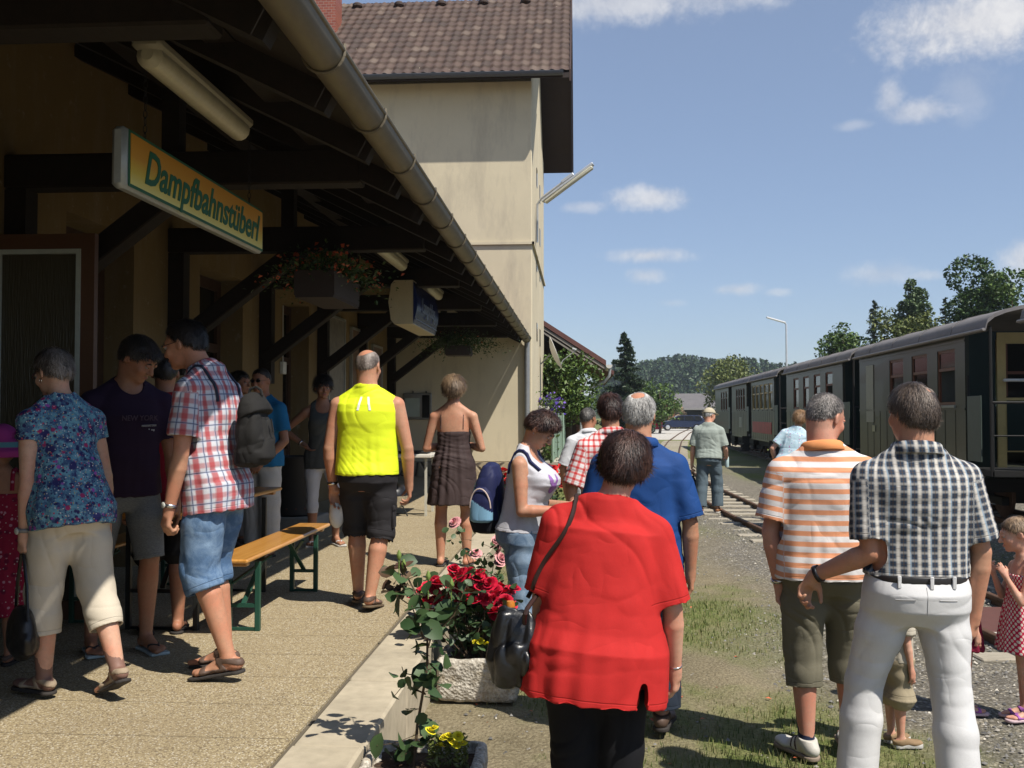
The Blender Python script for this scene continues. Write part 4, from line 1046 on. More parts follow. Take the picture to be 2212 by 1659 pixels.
    # --- yellow man
    f = Fig('balding man in neon yellow sleeveless shirt and black cargo shorts walking away', px=794, Y=6.78, z=.32, rz=2, h=1.77, res=.006, fat=1.13, skin=skA, seed=10, chest=1.03, neck=1.15, head=(14, 2, 0), shw=1.07,
            arms={'l': dict(u=(-.20, -.04, -1), f=(.06, .20, -1), curl=30, pn=(.5, -1, 0)), 'r': dict(u=(.26, -.02, -1), f=(.02, .22, -1), curl=42, pn=(-1, -.1, 0))},
            legs={'l': dict(t=(.0, .30, -1), s=(.02, .02, -1)), 'r': dict(t=(.01, .02, -1), s=(-.14, -.22, -1), pitch=8)})
    ym = clothmat('shirt_neon_yellow', lambda t, p, tc: t.mix(t.math('MULTIPLY', band(t, sepxyz(t, tc)[0], 50, .5, .0001, .0001), 0), (.78, .90, .03), (.78, .90, .03)), bs=.25, rough=.6)
    f.shirt(ym, ease=.010, drape=.90, hem=-.012, sleeve=0, flare=.04, neck=(0, 0), amp=.006, name='shirt', armcut=.122)
    bm_ = MB(); wst = mat('reflective_white', (.85, .85, .8), .4)
    for sg in (-1, 1):
        for seg in range(7):
            z0 = .292 - seg * .0075; z1 = z0 - .0078
            def bp(x, z): 
                a = np.interp(z * f.H, f.rows[:, 0], f.rows[:, 2]) + .011; b2 = np.interp(z * f.H, f.rows[:, 0], f.rows[:, 3]) + .0135; yo = np.interp(z * f.H, f.rows[:, 0], f.rows[:, 1])
                return Vector(f.P + f.T @ np.array([x, yo - b2 * max(0, 1 - abs(x / a) ** 2.3) ** (1 / 2.3), z * f.H]))
            xa = sg * (.016 + seg * .0025); xb = sg * (.030 + seg * .0028); bm_.quad(bp(xa, z0), bp(xb, z0), bp(xb + sg * .0028, z1), bp(xa + sg * .0025, z1))
    bm_.build('reflective_stripe', wst, f.root, fixn=False)
    sm = clothmat('cargo_shorts', plain((.028, .026, .028)), bs=.35); f.trousers(sm, leg=1.05, ease=.018, knee=.040, cuff=.100, amp=.009)
    b = MB(); q = f.leg[1]; c = Vector(q['J'] + (q['K'] - q['J']) * .72); b.box((c.x + .083, c.y - .06, c.z - .09), (c.x + .098, c.y + .06, c.z + .06), .006); b.box((c.x + .084, c.y - .065, c.z + .03), (c.x + .104, c.y + .065, c.z + .07), .006); b.build('cargo_pocket', sm, f.root, True)
    f.hair(hairmat('hair_stubble_grey', (.20, .15, .12), (.36, .30, .26)), t=.0035, A=(.065, .060), B=(-.085, -.070), bald=[((-.016, -.040, .118), (.060, .092, .064))], strands=3500, L=.010, fluff=.6, rough=.15); f.shoes('sandal', lea_br, mat('sole_brown', (.12, .085, .05), .8)); f.watch('l', metal); P['yellow'] = f
    # --- brown dress
    f = Fig('woman in dark brown strappy sundress seen from behind with folded arms', px=980, Y=8.72, z=.32, rz=-4, h=1.67, res=.007, fat=1.02, female=True, skin=skA, seed=11, shw=1.04,
            arms={'l': dict(u=(-.28, .02, -1), f=(.7, .7, .12)), 'r': dict(u=(.30, .02, -1), f=(-.7, .7, .12))}, legs={'l': dict(t=(-.06, 0, -1), s=(0, -.06, -1)), 'r': dict(t=(.07, .02, -1), s=(.02, -.04, -1))})
    dm = clothmat('dress_dark_brown', plain((.055, .036, .034)), bs=.6, rough=.7); dress(f, dm, top=.185, hem=-.20, ahem=.140, bhem=.12, waistz=.135, amp=.005, hem_amp=.012, straps=.004)
    f.hair(h_blond, t=.026, A=(.09, .05), B=(-.085, -.068), strands=6500, L=.055, fluff=.22, extra=[((0, -.05, .03), (.082, .075, .08))], earfree=False); f.shoes('flip', lea_br, sole_dk)
    # --- woman with blue backpack, on the ground beside the planters
    f = Fig('woman in pale grey tank top and jeans with a blue backpack, head bowed', px=1131, Y=6.5, z=0, rz=-104, h=1.70, res=.006, fat=1.14, female=True, skin=skA, seed=12, bust=.045, head=(0, 40, 0), lean=4, waist=1.15, shw=1.0,
            arms={'r': dict(u=(.14, .10, -1), f=(-.30, .95, .02), curl=55, pn=(-.6, 0, .7)), 'l': dict(u=(-.14, .12, -1), f=(.30, .95, .05), curl=50, pn=(.6, 0, .7))})
    f.shirt(clothmat('tank_pale_grey', pat_melange((.58, .57, .60), (.50, .49, .52))), ease=.015, drape=.88, bdrape=.6, hem=.005, sleeve=0, neck=(.55, .5), armcut=.100, armz=.225, name='tank_top', amp=.005); f.trousers(clothmat('jeans_washed', pat_denim((.10, .17, .27), (.36, .46, .58), .9), bs=.5),  leg=1.95, ease=.008, knee=.014, cuff=.075)
    f.hair(h_dkbr, t=.020, A=(.088, .048), B=(-.085, -.075), strands=6500, L=.030, fluff=.6, extra=[((0, .01, .08), (.07, .08, .05))]); f.face(brow=h_black, lips=(.42, .14, .12)); f.shoes('shoe', lea_br, sole_dk)
    b = MB(); b.M = f.HM(.084, -.004, -.042); b.ball((0, 0, 0), .0045, 8); b.build('earring', metal, f.root, True)
    pb = MB(); H = f.H; pm_ = mat('print_purple', (.27, .12, .36), .7, var=.35, vs=60); trs = f.bvh([f.shirtobj])
    def blob(cx, cz, rx_, rz2, rot, n=14):
        vs = []
        for k_ in (1.0, .5, 0.0):
            for i in range(n):
                a = 2 * math.pi * i / n; x = rx_ * k_ * math.cos(a); z = rz2 * k_ * math.sin(a); X_ = cx + x * math.cos(rot) - z * math.sin(rot); Z_ = cz + x * math.sin(rot) + z * math.cos(rot); th = X_ / .15
                vs.append(tuple(f.hit(trs, f.P + f.T @ np.array([0, .02, Z_]), f.T @ np.array([math.sin(th), math.cos(th), 0]), .0025)))
        pb._add(vs, [(r_ * n + i, r_ * n + (i + 1) % n, (r_ + 1) * n + (i + 1) % n, (r_ + 1) * n + i) for r_ in (0, 1) for i in range(n)])
    zb = .178 * H; xb = .055
    blob(xb, zb, .030, .034, 0); blob(xb - .024, zb + .058, .011, .038, .45); blob(xb + .024, zb + .056, .012, .036, -.2); blob(xb, zb + .022, .022, .020, 0)
    pb.build('bunny_print', pm_, f.root, fixn=False); P['bluepack'] = f
    # --- red shirt woman
    f = Fig('large woman in bright red short-sleeved shirt and black trousers seen from behind', px=1288, Y=3.62, z=0, rz=-2, h=1.585, side=5, hside=.030, res=.006, fat=1.38, armfat=1.22, female=True, skin=skB, seed=13, shw=1.10, chest=.98, hip=.98, head=(8, 12, 8), lean=3, neck=1.15, waist=1.15,
            arms={'l': dict(u=(-.25, -.02, -1), f=(.04, .35, -1), curl=40), 'r': dict(u=(.25, -.04, -1), f=(.04, .24, -1), curl=48, pn=(-.9, .3, 0))})
    f.shirt(clothmat('shirt_red', plain((.50, .024, .022)), bs=.32, rough=.8), ease=.026, drape=1.0, hem=-.115, sleeve=.94, sl_ease=.030, flare=.05, amp=.008, hem_amp=.009, slit=.11, amp_fx=4.5); f.trousers(clothmat('trousers_black', plain((.010, .010, .012))), leg=1.95, ease=.014, cuff=.085, knee=.03)
    f.hair(h_dkbr, t=.026, A=(.09, .045), B=(-.088, -.095), strands=15000, L=.042, fluff=.22, extra=[((0, -.03, .05), (.083, .085, .085)), ((-.02, .03, .10), (.05, .05, .04))], w=.0015); f.shoes('shoe', lea_bk, sole_dk)
    f.band(f.sh[1]['W'] - nz(f.sh[1]['W'] - f.sh[1]['E']) * .02, f.sh[1]['W'], .026, .025, 0, .006, metal, 'bracelet', thick=.003); P['red'] = f
    # --- blue shirt man
    f = Fig('grey-haired man in royal blue short-sleeved shirt walking away behind the woman in red', px=1380, Y=5.2, z=0, rz=-6, h=1.755, res=.006, fat=1.06, skin=skA, seed=14, shw=.99, chest=.99, waist=1.02, neck=1.1, head=(6, 4, 0),
            arms={'l': dict(u=(-.26, .05, -1), f=(-.05, .2, -1)), 'r': dict(u=(.26, -.02, -1), f=(.0, .14, -1), curl=35)}, legs={'r': dict(t=(.05, .2, -1)), 'l': dict(t=(-.02, -.1, -1), s=(0, -.25, -1), pitch=10)})
    bm2 = clothmat('shirt_royal_blue', plain((.014, .060, .215)), bs=.4, rough=.7); f.shirt(bm2, ease=.020, drape=1.0, hem=-.08, sleeve=.92, sl_ease=.028, flare=.04, amp=.010, hem_amp=.008); f.collar(bm2, .045)
    f.trousers(clothmat('trousers_navy', plain((.03, .04, .06))), leg=1.96, cuff=.10, knee=.04); f.hair(h_grey, t=.009, A=(.075, .066), B=(-.088, -.080), bald=[((0, -.066, .110), (.042, .050, .040))], strands=11000, L=.028, fluff=.25); f.shoes('shoe', lea_br, sole_dk)
    # --- red white check man
    f = Fig('dark-haired man in red and white checked shirt beyond the man in blue', px=1319, Y=7.2, z=0, rz=14, h=1.80, res=.008, skin=skA, seed=15, head=(10, 2, 0), arms={'l': dict(u=(-.34, 0, -1), f=(.05, .15, -1)), 'r': dict(u=(.2, .1, -1))})
    cm = clothmat('shirt_red_white_check', pat_red_white_check); f.shirt(cm, ease=.020, drape=1, hem=-.08, sleeve=.9, sl_ease=.032, flare=.05, amp=.008); f.collar(cm, .042); f.trousers(clothmat('trousers_dark_blue', plain((.04, .05, .08))), leg=1.95, cuff=.09, knee=.035)
    f.hair(h_dkbr, t=.016, A=(.09, .055), B=(-.088, -.085), strands=5000, L=.030, fluff=.5); f.shoes('shoe', lea_bk, sole_dk)
    f = Fig('man in plain white shirt with greying hair walking beside the mesh fence', px=1273, Y=10.8, z=0, rz=10, h=1.72, res=.010, skin=skC, seed=16, head=(45, 5, 0), lean=5, arms={'l': dict(u=(-.35, .1, -1), f=(.15, .25, -1)), 'r': dict(u=(.2, .1, -1))})
    wm = clothmat('shirt_white', plain((.72, .72, .74))); f.shirt(wm, ease=.022, drape=1, hem=-.07, sleeve=.9, sl_ease=.03, flare=.04, amp=.009); f.collar(wm, .04); f.trousers(clothmat('trousers_beige', plain((.38, .33, .27))), leg=1.95, cuff=.09, knee=.035)
    f.hair(h_dgr, t=.013, strands=1800, L=.02); f.shoes('shoe', lea_br, sole_dk)
    # --- cap man
    f = Fig('elderly man in beige cap and grey-green shirt walking with a dark holdall', px=1530, Y=16.6, z=.02, rz=-14, h=1.74, res=.010, fat=1.08, skin=skB, seed=17, lean=7, head=(40, 8, 0), belly=.015,
            arms={'l': dict(u=(-.25, -.1, -1), f=(-.08, .1, -1), curl=60), 'r': dict(u=(.28, -.05, -1), f=(.0, .8, -.5), curl=60)}, legs={'l': dict(t=(-.05, -.05, -1), s=(-.02, -.25, -1)), 'r': dict(t=(.10, .22, -1), s=(.02, -.1, -1))})
    f.shirt(clothmat('shirt_sage', plain((.33, .37, .33)), bs=.6), ease=.026, drape=1, hem=-.01, sleeve=.88, sl_ease=.034, amp=.014); f.trousers(clothmat('trousers_slate', plain((.10, .135, .16)), bs=.5), leg=1.97, cuff=.10, knee=.045, amp=.012)
    f.hair(h_grey, t=.012, B=(-.088, -.08), strands=1200, L=.02); f.cap(clothmat('cap_beige', plain((.48, .42, .30)))); f.face(); f.shoes('shoe', mat('leather_rust', (.28, .12, .05), .6), sole_lt); P['cap'] = f
    # --- by the train
    f = Fig('woman in light blue flowered blouse leaning towards the carriage steps', px=1706, Y=14.6, z=.05, rz=-20, h=1.66, res=.010, fat=1.15, female=True, skin=skB, seed=18, side=10, lean=12, arms={'l': dict(u=(-.6, -.3, -.8), f=(.1, .5, -.8)), 'r': dict(u=(.4, .5, -.6), f=(.2, .8, .1))})
    f.shirt(clothmat('blouse_light_blue_floral', floral((.50, .66, .74), [((.75, .78, .82), 22, .4), ((.5, .3, .5), 30, .22), ((.25, .4, .6), 44, .2)])), ease=.024, hem=-.09, sleeve=.7, sl_ease=.03, flare=.05, amp=.01); f.trousers(clothmat('trousers_violet', plain((.08, .04, .22))), leg=1.9)
    f.hair(h_red, t=.028, A=(.09, .05), strands=2600, L=.05, fluff=.4, earfree=False, extra=[((0, -.03, .05), (.085, .09, .085))]); f.shoes('shoe', lea_bk, sole_dk)
    f = Fig('man in pale grey cap and maroon shirt standing by the train', px=1768, Y=15.4, z=.22, rz=-70, h=1.72, res=.010, skin=skC, seed=19)
    f.shirt(clothmat('shirt_maroon', plain((.16, .035, .05))), sleeve=.8, sl_ease=.03, ease=.02); f.trousers(clothmat('trousers_dark', plain((.03, .03, .035))), leg=1.95); f.hair(h_black, t=.01, strands=400); f.cap(clothmat('cap_grey', plain((.52, .50, .46)))); f.shoes('shoe', lea_bk, sole_dk)
    # --- orange man
    f = Fig('man in orange and white striped polo shirt and olive cropped trousers looking to the right', px=1776, Y=4.95, z=0, rz=-2, h=1.765, res=.006, fat=1.08, skin=skinmat('skin_sunburnt', (.56, .30, .21), .8), seed=20, shw=1.04, chest=1.06, neck=1.12, head=(50, 16, 4), waist=1.05,
            arms={'l': dict(u=(-.20, -.02, -1), f=(.18, .14, -1), curl=60, pn=(.6, -.8, 0)), 'r': dict(u=(.2, .1, -1), f=(.1, .5, -1))}, legs={'l': dict(t=(-.02, .06, -1), s=(.02, -.10, -1), yaw=28), 'r': dict(t=(.08, .22, -1), s=(.02, -.05, -1))})
    om = clothmat('polo_orange_stripe', pat_orange_stripe, bs=.3); f.shirt(om, ease=.018, drape=1, hem=-.035, sleeve=.80, sl_ease=.036, flare=.03, amp=.010, hem_amp=.006); f.collar(clothmat('collar_orange', plain((.80, .32, .12))), .045)
    f.trousers(clothmat('trousers_olive', plain((.17, .155, .11)), bs=.4), leg=1.42, ease=.018, knee=.036, cuff=.088, amp=.008, fz=12)
    f.hair(h_saltp, t=.0055, A=(.080, .066), B=(-.088, -.080), strands=11000, L=.010, fluff=.7, rough=.15, w=.0012); f.face(brow=h_saltp); ns = mat('sock_navy', (.012, .02, .05), .9, bs=.4)
    f.sock(ns, 0, 0, .115); f.sock(ns, 1, 0, .115); f.shoes('sneaker', mat('sneaker_white', (.55, .52, .46), .6, bs=.2), mat('sole_tan', (.26, .20, .15), .8), mat('sneaker_brown', (.08, .045, .035), .6)); f.watch('l', metal)
    # --- check man
    f = Fig('man in blue-grey checked shirt and white trousers with a bald patch, nearest on the right', px=1974, Y=4.2, z=0, rz=-3, h=1.775, res=.006, fat=1.08, skin=skA, seed=21, shw=1.0, chest=1.03, waist=1.02, neck=1.12, head=(-22, 5, 3), hip=1.04,
            arms={'l': dict(u=(.0, -.14, -1), f=(-.80, .48, -.46), hd=(-.42, .36, -.85), curl=55, pn=(.3, -.8, -.4)), 'r': dict(u=(.22, 0, -1), f=(-.08, .12, -1), curl=45, pn=(-.7, .6, 0))},
            legs={'l': dict(t=(-.25, .16, -1), s=(-.10, -.05, -1), yaw=16), 'r': dict(t=(.06, -.12, -1), s=(.02, -.2, -1), yaw=6, pitch=6)})
    gm = clothmat('shirt_grey_check', pat_grey_check, bs=.35); f.shirt(gm, ease=.018, drape=.95, hem=.034, sleeve=.84, sl_ease=.030, flare=.0, amp=.012, neck=(0, 0)); f.collar(gm, .048)
    f.trousers(clothmat('trousers_white', plain((.66, .65, .64)), bs=.26, rough=.75), top=.042, leg=1.97, ease=.010, knee=.020, cuff=.084, amp=.0035)
    tw = [o for o in bpy.data.objects if o.parent == f.root and o.name.startswith('trousers')][0]; tt_ = f.bvh([tw]); sc_ = mat('stitch_grey', (.42, .41, .40), .8)
    f.seamline(tt_, [(.0, .035), (.0, -.085)], sc_, 'centre_seam', tw)
    for sg in (-1, 1): f.seamline(tt_, [(sg * .045, -.012), (sg * .125, -.016)], sc_, 'pocket_welt', tw, .0022)
    r_ = [np.interp(.030 * f.H, f.rows[:, 0], f.rows[:, j]) for j in (2, 3, 1)]
    bl = Vol(f.P - .3, f.P + .4, .006); bl.loft(f.P, f.T, [(.024 * f.H, r_[2], r_[0] + .017, r_[1] + .017), (.043 * f.H, r_[2], r_[0] + .017, r_[1] + .017)], 0); f.finish(bl, 'belt', mat('belt_black', (.03, .028, .028), .4), 0, 3, False)
    for x in (-.10, .02, .11):
        lp = MB()
        y = r_[2] - (r_[1] + .024) * (1 - abs(x / (r_[0] + .02)) ** 2.3) ** (1 / 2.3); c = f.P + f.T @ np.array([x, y, .032 * f.H]); lp.box((c[0] - .007, c[1] - .004, c[2] - .028), (c[0] + .007, c[1] + .004, c[2] + .022), .002)
        lp.build('belt_loop', MATS['trousers_white'], f.root, True)
    f.hair(hairmat('hair_check_man', (.055, .036, .026), (.20, .15, .115)), t=.016, A=(.092, .056), B=(-.088, -.095), bald=[((.030, -.082, .105), (.030, .034, .034))], strands=18000, L=.036, fluff=.14, w=.0015, extra=[((0, -.042, -.01), (.060, .056, .056))]); f.face(brow=h_dkbr); f.shoes('shoe', lea_br, sole_dk); f.watch('l', plast_bk, metal)
    # --- children
    f = Fig('little girl in red polka-dot dress holding her hands to her mouth at the right edge', px=2203, Y=5.62, z=0, rz=92, h=1.10, res=.006, hs=1.36, fat=.92, female=True, skin=skD, seed=22, hip=.8, waist=1.1, head=(12, 14, 0),
            arms={'l': dict(u=(-.08, .35, -.9), f=(.28, .45, .95), curl=50), 'r': dict(u=(.08, .35, -.9), f=(-.28, .45, .95), curl=50)}, legs={'l': dict(t=(0, .08, -1), s=(0, -.1, -1)), 'r': dict(t=(0, -.05, -1))})
    dress(f, clothmat('dress_red_polka', pat_polka((.52, .012, .06), (.72, .66, .55))), a1=105, top=.235, hem=-.17, ahem=.155, bhem=.14, waistz=.17, hem_amp=.010, straps=.010)
    f.hair(h_blond, t=.013, A=(.088, .058), B=(-.088, -.07), strands=4500, L=.030, fluff=.12, extra=[((0, -.12, .05), (.028, .035, .03))]); f.face(lips=(.5, .2, .18)); f.shoes('sandal', mat('sandal_purple', (.34, .10, .36), .5), mat('sandal_sole_pink', (.55, .40, .42), .7))
    f = Fig('toddler in beige shorts and brown shoes hidden behind the man in white trousers', px=1930, Y=5.15, z=0, rz=-75, h=.92, res=.007, hs=1.5, skin=skD, seed=23); f.shirt(clothmat('tshirt_cream', plain((.5, .45, .36))), sleeve=.7); f.trousers(clothmat('shorts_beige', plain((.36, .30, .20))), leg=1.05, cuff=.07, knee=.02); f.hair(h_blond, t=.01, strands=300); f.shoes('shoe', mat('suede_brown', (.26, .17, .09), .8), sole_lt)
    f = Fig('child in maroon dress and purple sandals behind the arm of the man in white trousers', px=2072, Y=5.72, z=0, rz=-80, h=1.05, res=.007, hs=1.38, female=True, skin=skD, seed=24, hip=.8, fat=.9); dress(f, clothmat('dress_maroon', plain((.22, .015, .04))), top=.235, hem=-.17, ahem=.13, bhem=.12, waistz=.17, straps=.01); f.hair(h_br, t=.012, strands=500); f.shoes('sandal', MATS['sandal_purple'], MATS['sandal_sole_pink'])
    return P
# ================================================================ sky
def build_sky():
    W = NT(wn)
    sky = W.add('ShaderNodeTexSky', sky_type='NISHITA', sun_disc=False, sun_elevation=sun_el, sun_rotation=sun_az, altitude=600, air_density=1.0, dust_density=0.5, ozone_density=1.3)
    dirv = W.add('ShaderNodeTexCoord').outputs['Generated']
    clouds = [(1330, 5, 230, 42, .75), (1560, -20, 160, 40, .6), (2130, 38, 200, 72, 1.0), (2010, 78, 90, 22, .5), (1925, 215, 26, 40, .55), (1985, 240, 68, 26, .62), (2090, 190, 60, 60, .22), (1405, 428, 82, 26, .85), (1262, 447, 50, 13, .5),
              (1400, 552, 85, 17, .8), (1395, 596, 45, 18, .6), (1592, 625, 46, 13, .7), (1682, 632, 28, 8, .4), (1905, 592, 70, 24, .5), (1995, 596, 45, 12, .4), (2205, 560, 40, 42, .85), (1845, 270, 40, 10, .3), (1450, 655, 30, 8, .25)]
    n1 = W.noise(dirv, 26, 7, .66, .2); n2 = W.noise(dirv, 75, 4, .6)
    nn = W.math('ADD', W.math('MULTIPLY', W.math('SUBTRACT', n1, .5), 2.1), W.math('MULTIPLY', W.math('SUBTRACT', n2, .5), .7))
    tot = None; dot = lambda v: W.add('ShaderNodeVectorMath', {0: dirv, 1: tuple(v)}, operation='DOT_PRODUCT').outputs['Value']
    f = PXS * 35 / 36
    for (x, y, a, b, o) in clouds:
        d = ray(x, y).normalized(); r = d.cross(Vector((0, 0, 1))).normalized(); u = r.cross(d)
        U = W.math('DIVIDE', dot(r), a / f); Vv = W.math('DIVIDE', dot(u), b / f)
        q = W.math('SQRT', W.math('ADD', W.math('MULTIPLY', U, U), W.math('MULTIPLY', Vv, Vv)))
        front = W.math('GREATER_THAN', dot(d), 0.0)
        m = W.math('MULTIPLY', W.mapr(W.math('ADD', W.math('SUBTRACT', 1.0, q), nn), -.35, .95, 0, o, True), front)
        m = W.math('MULTIPLY', m, W.mapr(q, 1.0, 1.9, 1, 0, True))
        tot = m if tot is None else W.math('MAXIMUM', tot, m)
    ccol = W.mix(W.mapr(n1, .35, .65), (6.4, 6.4, 6.7), (9.0, 8.8, 8.6))
    c = W.mix(W.math('MULTIPLY', tot, .82), W.mix(.27, W.mix(1.0, sky.outputs[0], (.95, 1.0, 1.12), 'MULTIPLY'), (4.9, 5.9, 7.5)), ccol)
    bg = W.add('ShaderNodeBackground', {0: c, 1: SKY_STR}); o = W.add('ShaderNodeOutputWorld'); W.l.new(bg.outputs[0], o.inputs[0])
SKY_STR = 0.085
build_sky()

# ================================================================ ground
ZP = 0.32; XK = -0.87
def gmask(x, y):
    """amount of grass 0..1 and of loose gravel 0..1 at a place"""
    P = np.stack([x, y, 0 * x], -1).reshape(-1, 3)
    n = vnoise(P * np.array([1.1, .8, 1]), 3) * .55 + vnoise(P * np.array([3.1, 2.4, 1]), 5) * .3 + vnoise(P * np.array([9, 7, 1]), 6) * .15
    n = n.reshape(x.shape); m2 = (vnoise(P * .45, 9)).reshape(x.shape)
    g = np.clip((n - .47) * 4.2 + .12, 0, 1)
    lush = np.clip((y - 9.5) / 3, 0, 1) * np.clip((.9 + .0 * y - x) / .8, 0, 1)
    grav = np.clip((x - (1.15 + (m2 - .5) * .9 - np.clip(5.5 - y, 0, 3) * -.35)) / .9, 0, 1)
    far = np.clip((y - 26) / 14, 0, 1); train = np.clip((x - 3.9) / .6, 0, 1) * np.clip((5.4 - x + .03 * y) / .6, 0, 1)
    g = g * (1 - .93 * grav); g = np.maximum(g, lush * np.clip(n * 1.6, 0, 1)); g = np.maximum(g, far * np.clip(n * 1.9 - .1, 0, 1)); g = np.maximum(g, train * np.clip(n * 2.2 - .55, 0, 1) * np.clip((y - 9) / 4, 0, 1))
    road = np.clip((y - 62) / 2, 0, 1) * np.clip((108 - y) / 3, 0, 1) * np.clip((x - (4.2 + .0 * y)) / .5, 0, 1) * np.clip(((y - 62) * .35 + 8.5 - x) / 1.5 + 1, 0, 1)
    return g * (1 - road), np.clip(grav * (1 - far), 0, 1), road
def build_ground():
    xs = np.concatenate([[-900, -300, -100, -40, -15, -5], np.arange(-1.3, 5.4, .055), np.arange(5.4, 14, .4), np.arange(14, 60, 3), [80, 150, 400, 900]])
    ys = np.concatenate([[-60, -10], np.arange(0, 12, .055), np.arange(12, 30, .16), np.arange(30, 130, 1.0), [150, 200, 400, 900, 2500]])
    X, Y = np.meshgrid(xs, ys, indexing='ij'); P = np.stack([X, Y, 0 * X], -1).reshape(-1, 3)
    z = ((vnoise(P * 1.7, 1) - .5) * .035 + (vnoise(P * 9, 2) - .5) * .012).reshape(X.shape)
    z[(X < -.8) | (X > 5.4) | (Y > 30) | (Y < 0)] = 0; g, gr, rd = gmask(X, Y)
    V = np.stack([X, Y, z - .012], -1).reshape(-1, 3); nx, ny = X.shape
    i = np.arange(nx * ny).reshape(nx, ny); F = np.stack([i[:-1, :-1], i[1:, :-1], i[1:, 1:], i[:-1, 1:]], -1).reshape(-1, 4)
    m, t, b = newmat('ground_mix'); tc = t.add('ShaderNodeTexCoord').outputs['Object']
    A = lambda n: t.add('ShaderNodeAttribute', attribute_name=n).outputs['Fac']
    ga, gv, ro = A('grass'), A('gravel'), A('road')
    dirt = t.mix(t.mapr(t.noise(tc, 2.3, 5), .3, .7), (.165, .135, .082), (.26, .215, .135)); dirt = t.mix(t.mapr(t.noise(tc, 38, 4, .7), .45, .7, 0, .8), dirt, (.36, .31, .20)); dirt = t.mix(t.mapr(t.noise(tc, 70, 3, .7), .55, .75, 0, .7), dirt, (.10, .085, .05))
    v1 = t.add('ShaderNodeTexVoronoi', {'Vector': tc, 'Scale': 48.0}); cc = t.add('ShaderNodeSeparateColor', {0: v1.outputs['Color']}).outputs
    st = t.mix(cc[0], (.085, .082, .078), (.34, .32, .29)); st = t.mix(t.math('GREATER_THAN', cc[1], .86), st, (.52, .47, .38)); st = t.mix(t.mapr(v1.outputs['Distance'], .3, .62, 0, .65), st, (.05, .045, .04))
    st = t.mix(.25, st, dirt)
    green = t.mix(t.mapr(t.noise(tc, 55, 4, .7), .35, .7), (.060, .105, .016), (.20, .24, .06)); green = t.mix(t.mapr(t.noise(tc, 14, 3), .4, .7, 0, .5), green, (.26, .23, .11))
    c = t.mix(gv, dirt, st); c = t.mix(t.math('MULTIPLY', ga, .85), c, green); c = t.mix(ro, c, (.50, .47, .42))
    t.l.new(c, b.inputs['Base Color']); b.inputs['Roughness'].default_value = .95; b.inputs['Specular IOR Level'].default_value = .15
    hh = t.math('ADD', t.math('MULTIPLY', v1.outputs['Distance'], -.6), t.noise(tc, 60, 4, .7)); bump(t, b, hh, .8, .02)
    o = meshobj('ground', V, F, m, None, True, {'grass': ('FLOAT', g), 'gravel': ('FLOAT', gr), 'road': ('FLOAT', rd)}); tag(o, kind='structure')
    # grass blades and stones
    rs = np.random.RandomState(4); n = 150000
    y = 2.5 + 20 * rs.rand(n) ** 1.7; x = -.93 + rs.rand(n) * (2.4 + y * .36); g, gr, rd = gmask(x, y); k = rs.rand(n) < g * (1.1 - .5 * (y > 9)) - .12; x, y, gg = x[k], y[k], g[k]; n = len(x)
    hgt = (.006 + .013 * rs.rand(n) * (.3 + gg)) * (1 + .3 * (y > 9)); a = rs.rand(n) * 6.28; w = (.0013 + .0010 * rs.rand(n)) * (1 + y * .10); lx = rs.randn(n) * .35 * hgt; ly = rs.randn(n) * .35 * hgt; z0 = -.016
    B = np.stack([np.stack([x - np.cos(a) * w, y - np.sin(a) * w, 0 * x + z0], 1), np.stack([x + np.cos(a) * w, y + np.sin(a) * w, 0 * x + z0], 1), np.stack([x + lx + np.cos(a) * w * .3, y + ly + np.sin(a) * w * .3, hgt], 1), np.stack([x + lx * 1.1 - np.cos(a) * w * .3, y + ly * 1.1 - np.sin(a) * w * .3, hgt], 1)], 1).reshape(-1, 3)
    m, t, b = newmat('grass_blade'); at = t.add('ShaderNodeAttribute', attribute_name='shade').outputs['Fac']
    t.l.new(t.ramp(at, [(0, (.05, .085, .014)), (.45, (.11, .15, .03)), (.7, (.22, .21, .08)), (1, (.34, .29, .15))]), b.inputs['Base Color']); b.inputs['Roughness'].default_value = .7
    tag(meshobj('grass', B, np.arange(n * 4).reshape(-1, 4), m, None, False, {'shade': ('FLOAT', np.repeat(rs.rand(n), 4))}), 'short patchy grass growing in the dry earth', 'grass', kind='stuff')
    n = 26000; y = 2.8 + 16 * rs.rand(n) ** 1.8; x = -.9 + rs.rand(n) * (3.0 + y * .33); g, gr, rd = gmask(x, y); k = rs.rand(n) < .10 + .9 * gr; x, y = x[k], y[k]; n = len(x)
    r = (.0035 + .010 * rs.rand(n) ** 2.5) * (1 + .03 * y); oc = np.array([[1, 0, 0], [0, 1, 0], [-1, 0, 0], [0, -1, 0], [0, 0, .8], [0, 0, -.6]]); of = np.array([[0, 1, 4], [1, 2, 4], [2, 3, 4], [3, 0, 4]])
    an = rs.rand(n) * 6.28; J = oc[None] * (.6 + .7 * rs.rand(n, 6, 3)); c_, s_ = np.cos(an)[:, None], np.sin(an)[:, None]; Jx = J[..., 0] * c_ - J[..., 1] * s_; Jy = J[..., 0] * s_ + J[..., 1] * c_
    V = np.stack([x[:, None] + Jx * r[:, None], y[:, None] + Jy * r[:, None], -.006 + J[..., 2] * r[:, None]], -1).reshape(-1, 3); F = (np.arange(n)[:, None, None] * 6 + of[None]).reshape(-1, 3)
    m, t, b = newmat('pebbles'); at = t.add('ShaderNodeAttribute', attribute_name='shade').outputs['Fac']; t.l.new(t.ramp(at, [(0, (.07, .068, .066)), (.6, (.22, .21, .195)), (.93, (.36, .33, .28)), (1, (.66, .60, .50))]), b.inputs['Base Color']); b.inputs['Roughness'].default_value = .85
